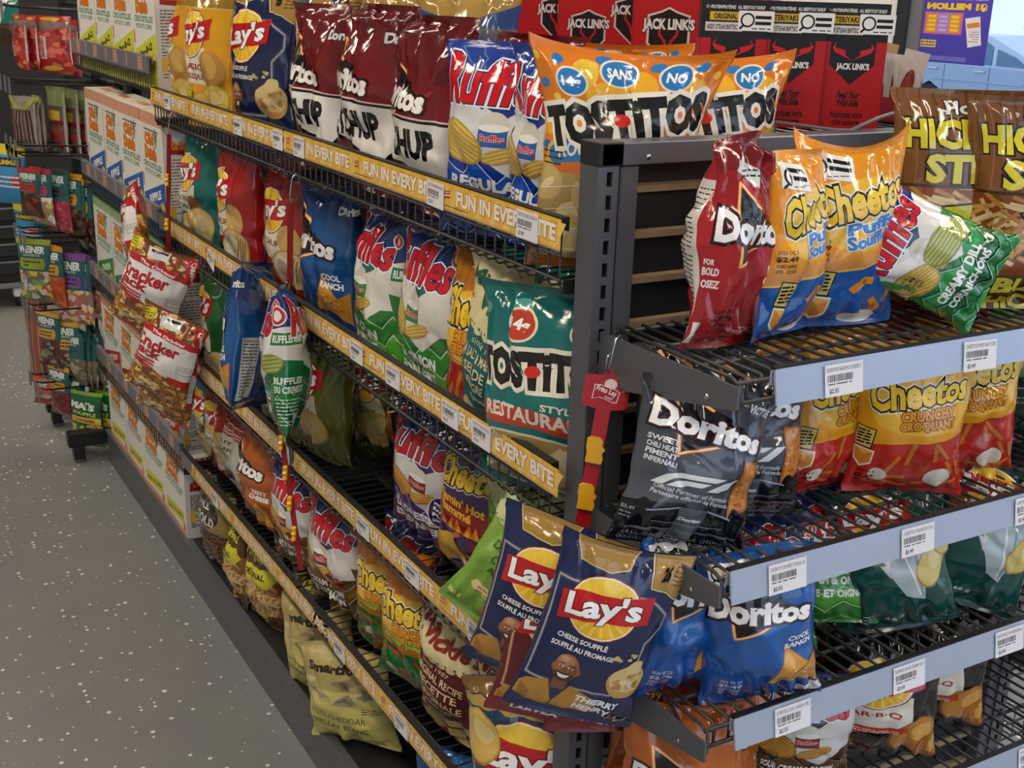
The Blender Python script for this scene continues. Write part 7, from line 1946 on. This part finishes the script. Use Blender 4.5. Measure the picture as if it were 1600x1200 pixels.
# jerky sticks in a red tray
tb = MB(); c_ = plain('red_tray_card', '#b01620', .5)
for (x0, x1, y0, y1) in ((-.08, .08, 0, .003), (-.08, .08, .1, .103), (-.08, -.077, 0, .1), (.077, .08, 0, .1)): tb.box(x0, x1, y0, y1, 0, .035, c_)
tb.box(-.08, .08, 0, .1, 0, .002, c_); o = tb.build('jerky_tray', None, (.625, .155, 1.362), (0, 0, math.radians(-38))); tag(o, 'low red card tray holding upright jerky stick packs by the window', 'tray')
meat = plain('dried_meat', '#7a2a20', .35, 0, .4, 90, .5, .3); pouch = plain('clear_pouch', '#d9cfc8', .25, 0, .04, 20)
JP = [(.565, .19, -3, .072, 1), (.598, .185, 2, .082, 1), (.565, .235, -4, .118, 0), (.598, .235, 1, .122, 2), (.635, .205, 5, .09, 1), (.645, .24, 9, .105, 0), (.68, .215, 12, .095, 1), (.625, .27, 3, .122, 1)]
for k, (x, y, rl, h, kind) in enumerate(JP):
    o = empty('jerky_pack', (x, y, 1.366), (0, math.radians(rl), math.radians(-38)))
    tag(o, ['slim jerky stick pack, frontmost at the left of the red tray', 'slim jerky stick pack, frontmost beside the brown snack bag', 'jerky pack with a tan top leaning left by the black box', 'jerky pack with a green and black label at the back', 'clear jerky stick pack in the middle leaning right', 'red jerky pack with a tan top leaning right', 'clear jerky stick pack leaning farthest right', 'clear jerky pack at the back with a tan top'][k], 'jerky pack', 'jerky stick packs in the red tray')
    A = Art(); A.rect(0, h * 84, 3.6, h * 100, '#b58a52' if kind != 1 else '#cdbfae')
    if kind == 1: A.ell(1.8, h * 40, .95, h * 32, '#7a2a22', n=16); A.ell(1.6, h * 46, .4, h * 20, '#9a443a', n=12)
    else: A.rect(0, 0, 3.6, h * 84, '#b3141e'); A.rect(.4, h * 50, 3.2, h * 80, '#17161a'); A.text("JACK", 1.8, h * 72, 2.4, .8, '#eee', bold=.05); A.text("LINK'S", 1.8, h * 63, 2.4, .8, '#eee', bold=.05); A.ell(1.8, h * 54, 1.0, .5, '#3a8a3a' if kind == 2 else '#c8202c')
    flat_print('pouch', A, (-.018, 0, 0), (1, 0, 0), (0, 0, 1), M['film'], o, '#c9beb4', (3.6, h * 100), .004)

# poster on the window, printed side out so the writing shows mirrored
A = Art(); W_, H_ = 30, 46
A.rect(0, 0, W_, H_, '#4a46b4', '#5a4ac0'); A.text('$1 MILLION', 15, 33.6, 26, 4.6, '#f2cf2a', bold=.07); A.text('A NEW WAY TO PLAY FOR EVEN', 15, 38.4, 26, 1.6, '#efeaf6', bold=.04); A.ell(15, 44, 9, 2.6, '#a04ac0')
A.poly([(11.4, 30.4), (28.6, 30.4), (28.6, 17), (11.4, 17)], '#c46ab0'); A.rect(12.4, 18, 27.6, 29.4, '#d9983a'); A.rect(17.4, 18, 22.6, 29.4, '#a884d8')
for q in range(4):
    A.rect(13.2, 19 + q * 2.6, 16.6, 20.6 + q * 2.6, '#f2c84a'); A.rect(23.4, 19 + q * 2.6, 26.8, 20.6 + q * 2.6, '#f2c84a'); A.rect(18.2, 19 + q * 2.6, 21.8, 20.4 + q * 2.6, '#c9b0ea')
A.poly([(2.4, 12), (8.0, 10), (10.6, 27), (4.4, 28.6)], '#e9e4f2'); A.poly([(4.0, 22.4), (9.2, 21.2), (9.6, 24), (4.5, 25.2)], '#d98a3a'); A.lines(4.0, 8.2, 13, 20, 5, '#6a6a8a', 3, .4)
A.rect(22, 9, 29, 13.4, '#e3c73a'); A.lines(22.4, 28.6, 9.4, 13, 2, '#4a46b4', 5, .9); A.rect(8, 1.4, 26, 4, '#6f74d0')
H_ = 26
for arr in A.T: arr[..., 0] = W_ - arr[..., 0]; arr[..., 1] *= 26 / 46
o = flat_print('poster', A, (0, .15, 0), (0, -1, 0), (0, 0, 1), M['label'], None, '#504ab8', (W_, H_), .0008, loc=(2.79, 1.932, 1.325)); tag(o, 'blue and purple contest poster hanging in the window', 'poster')
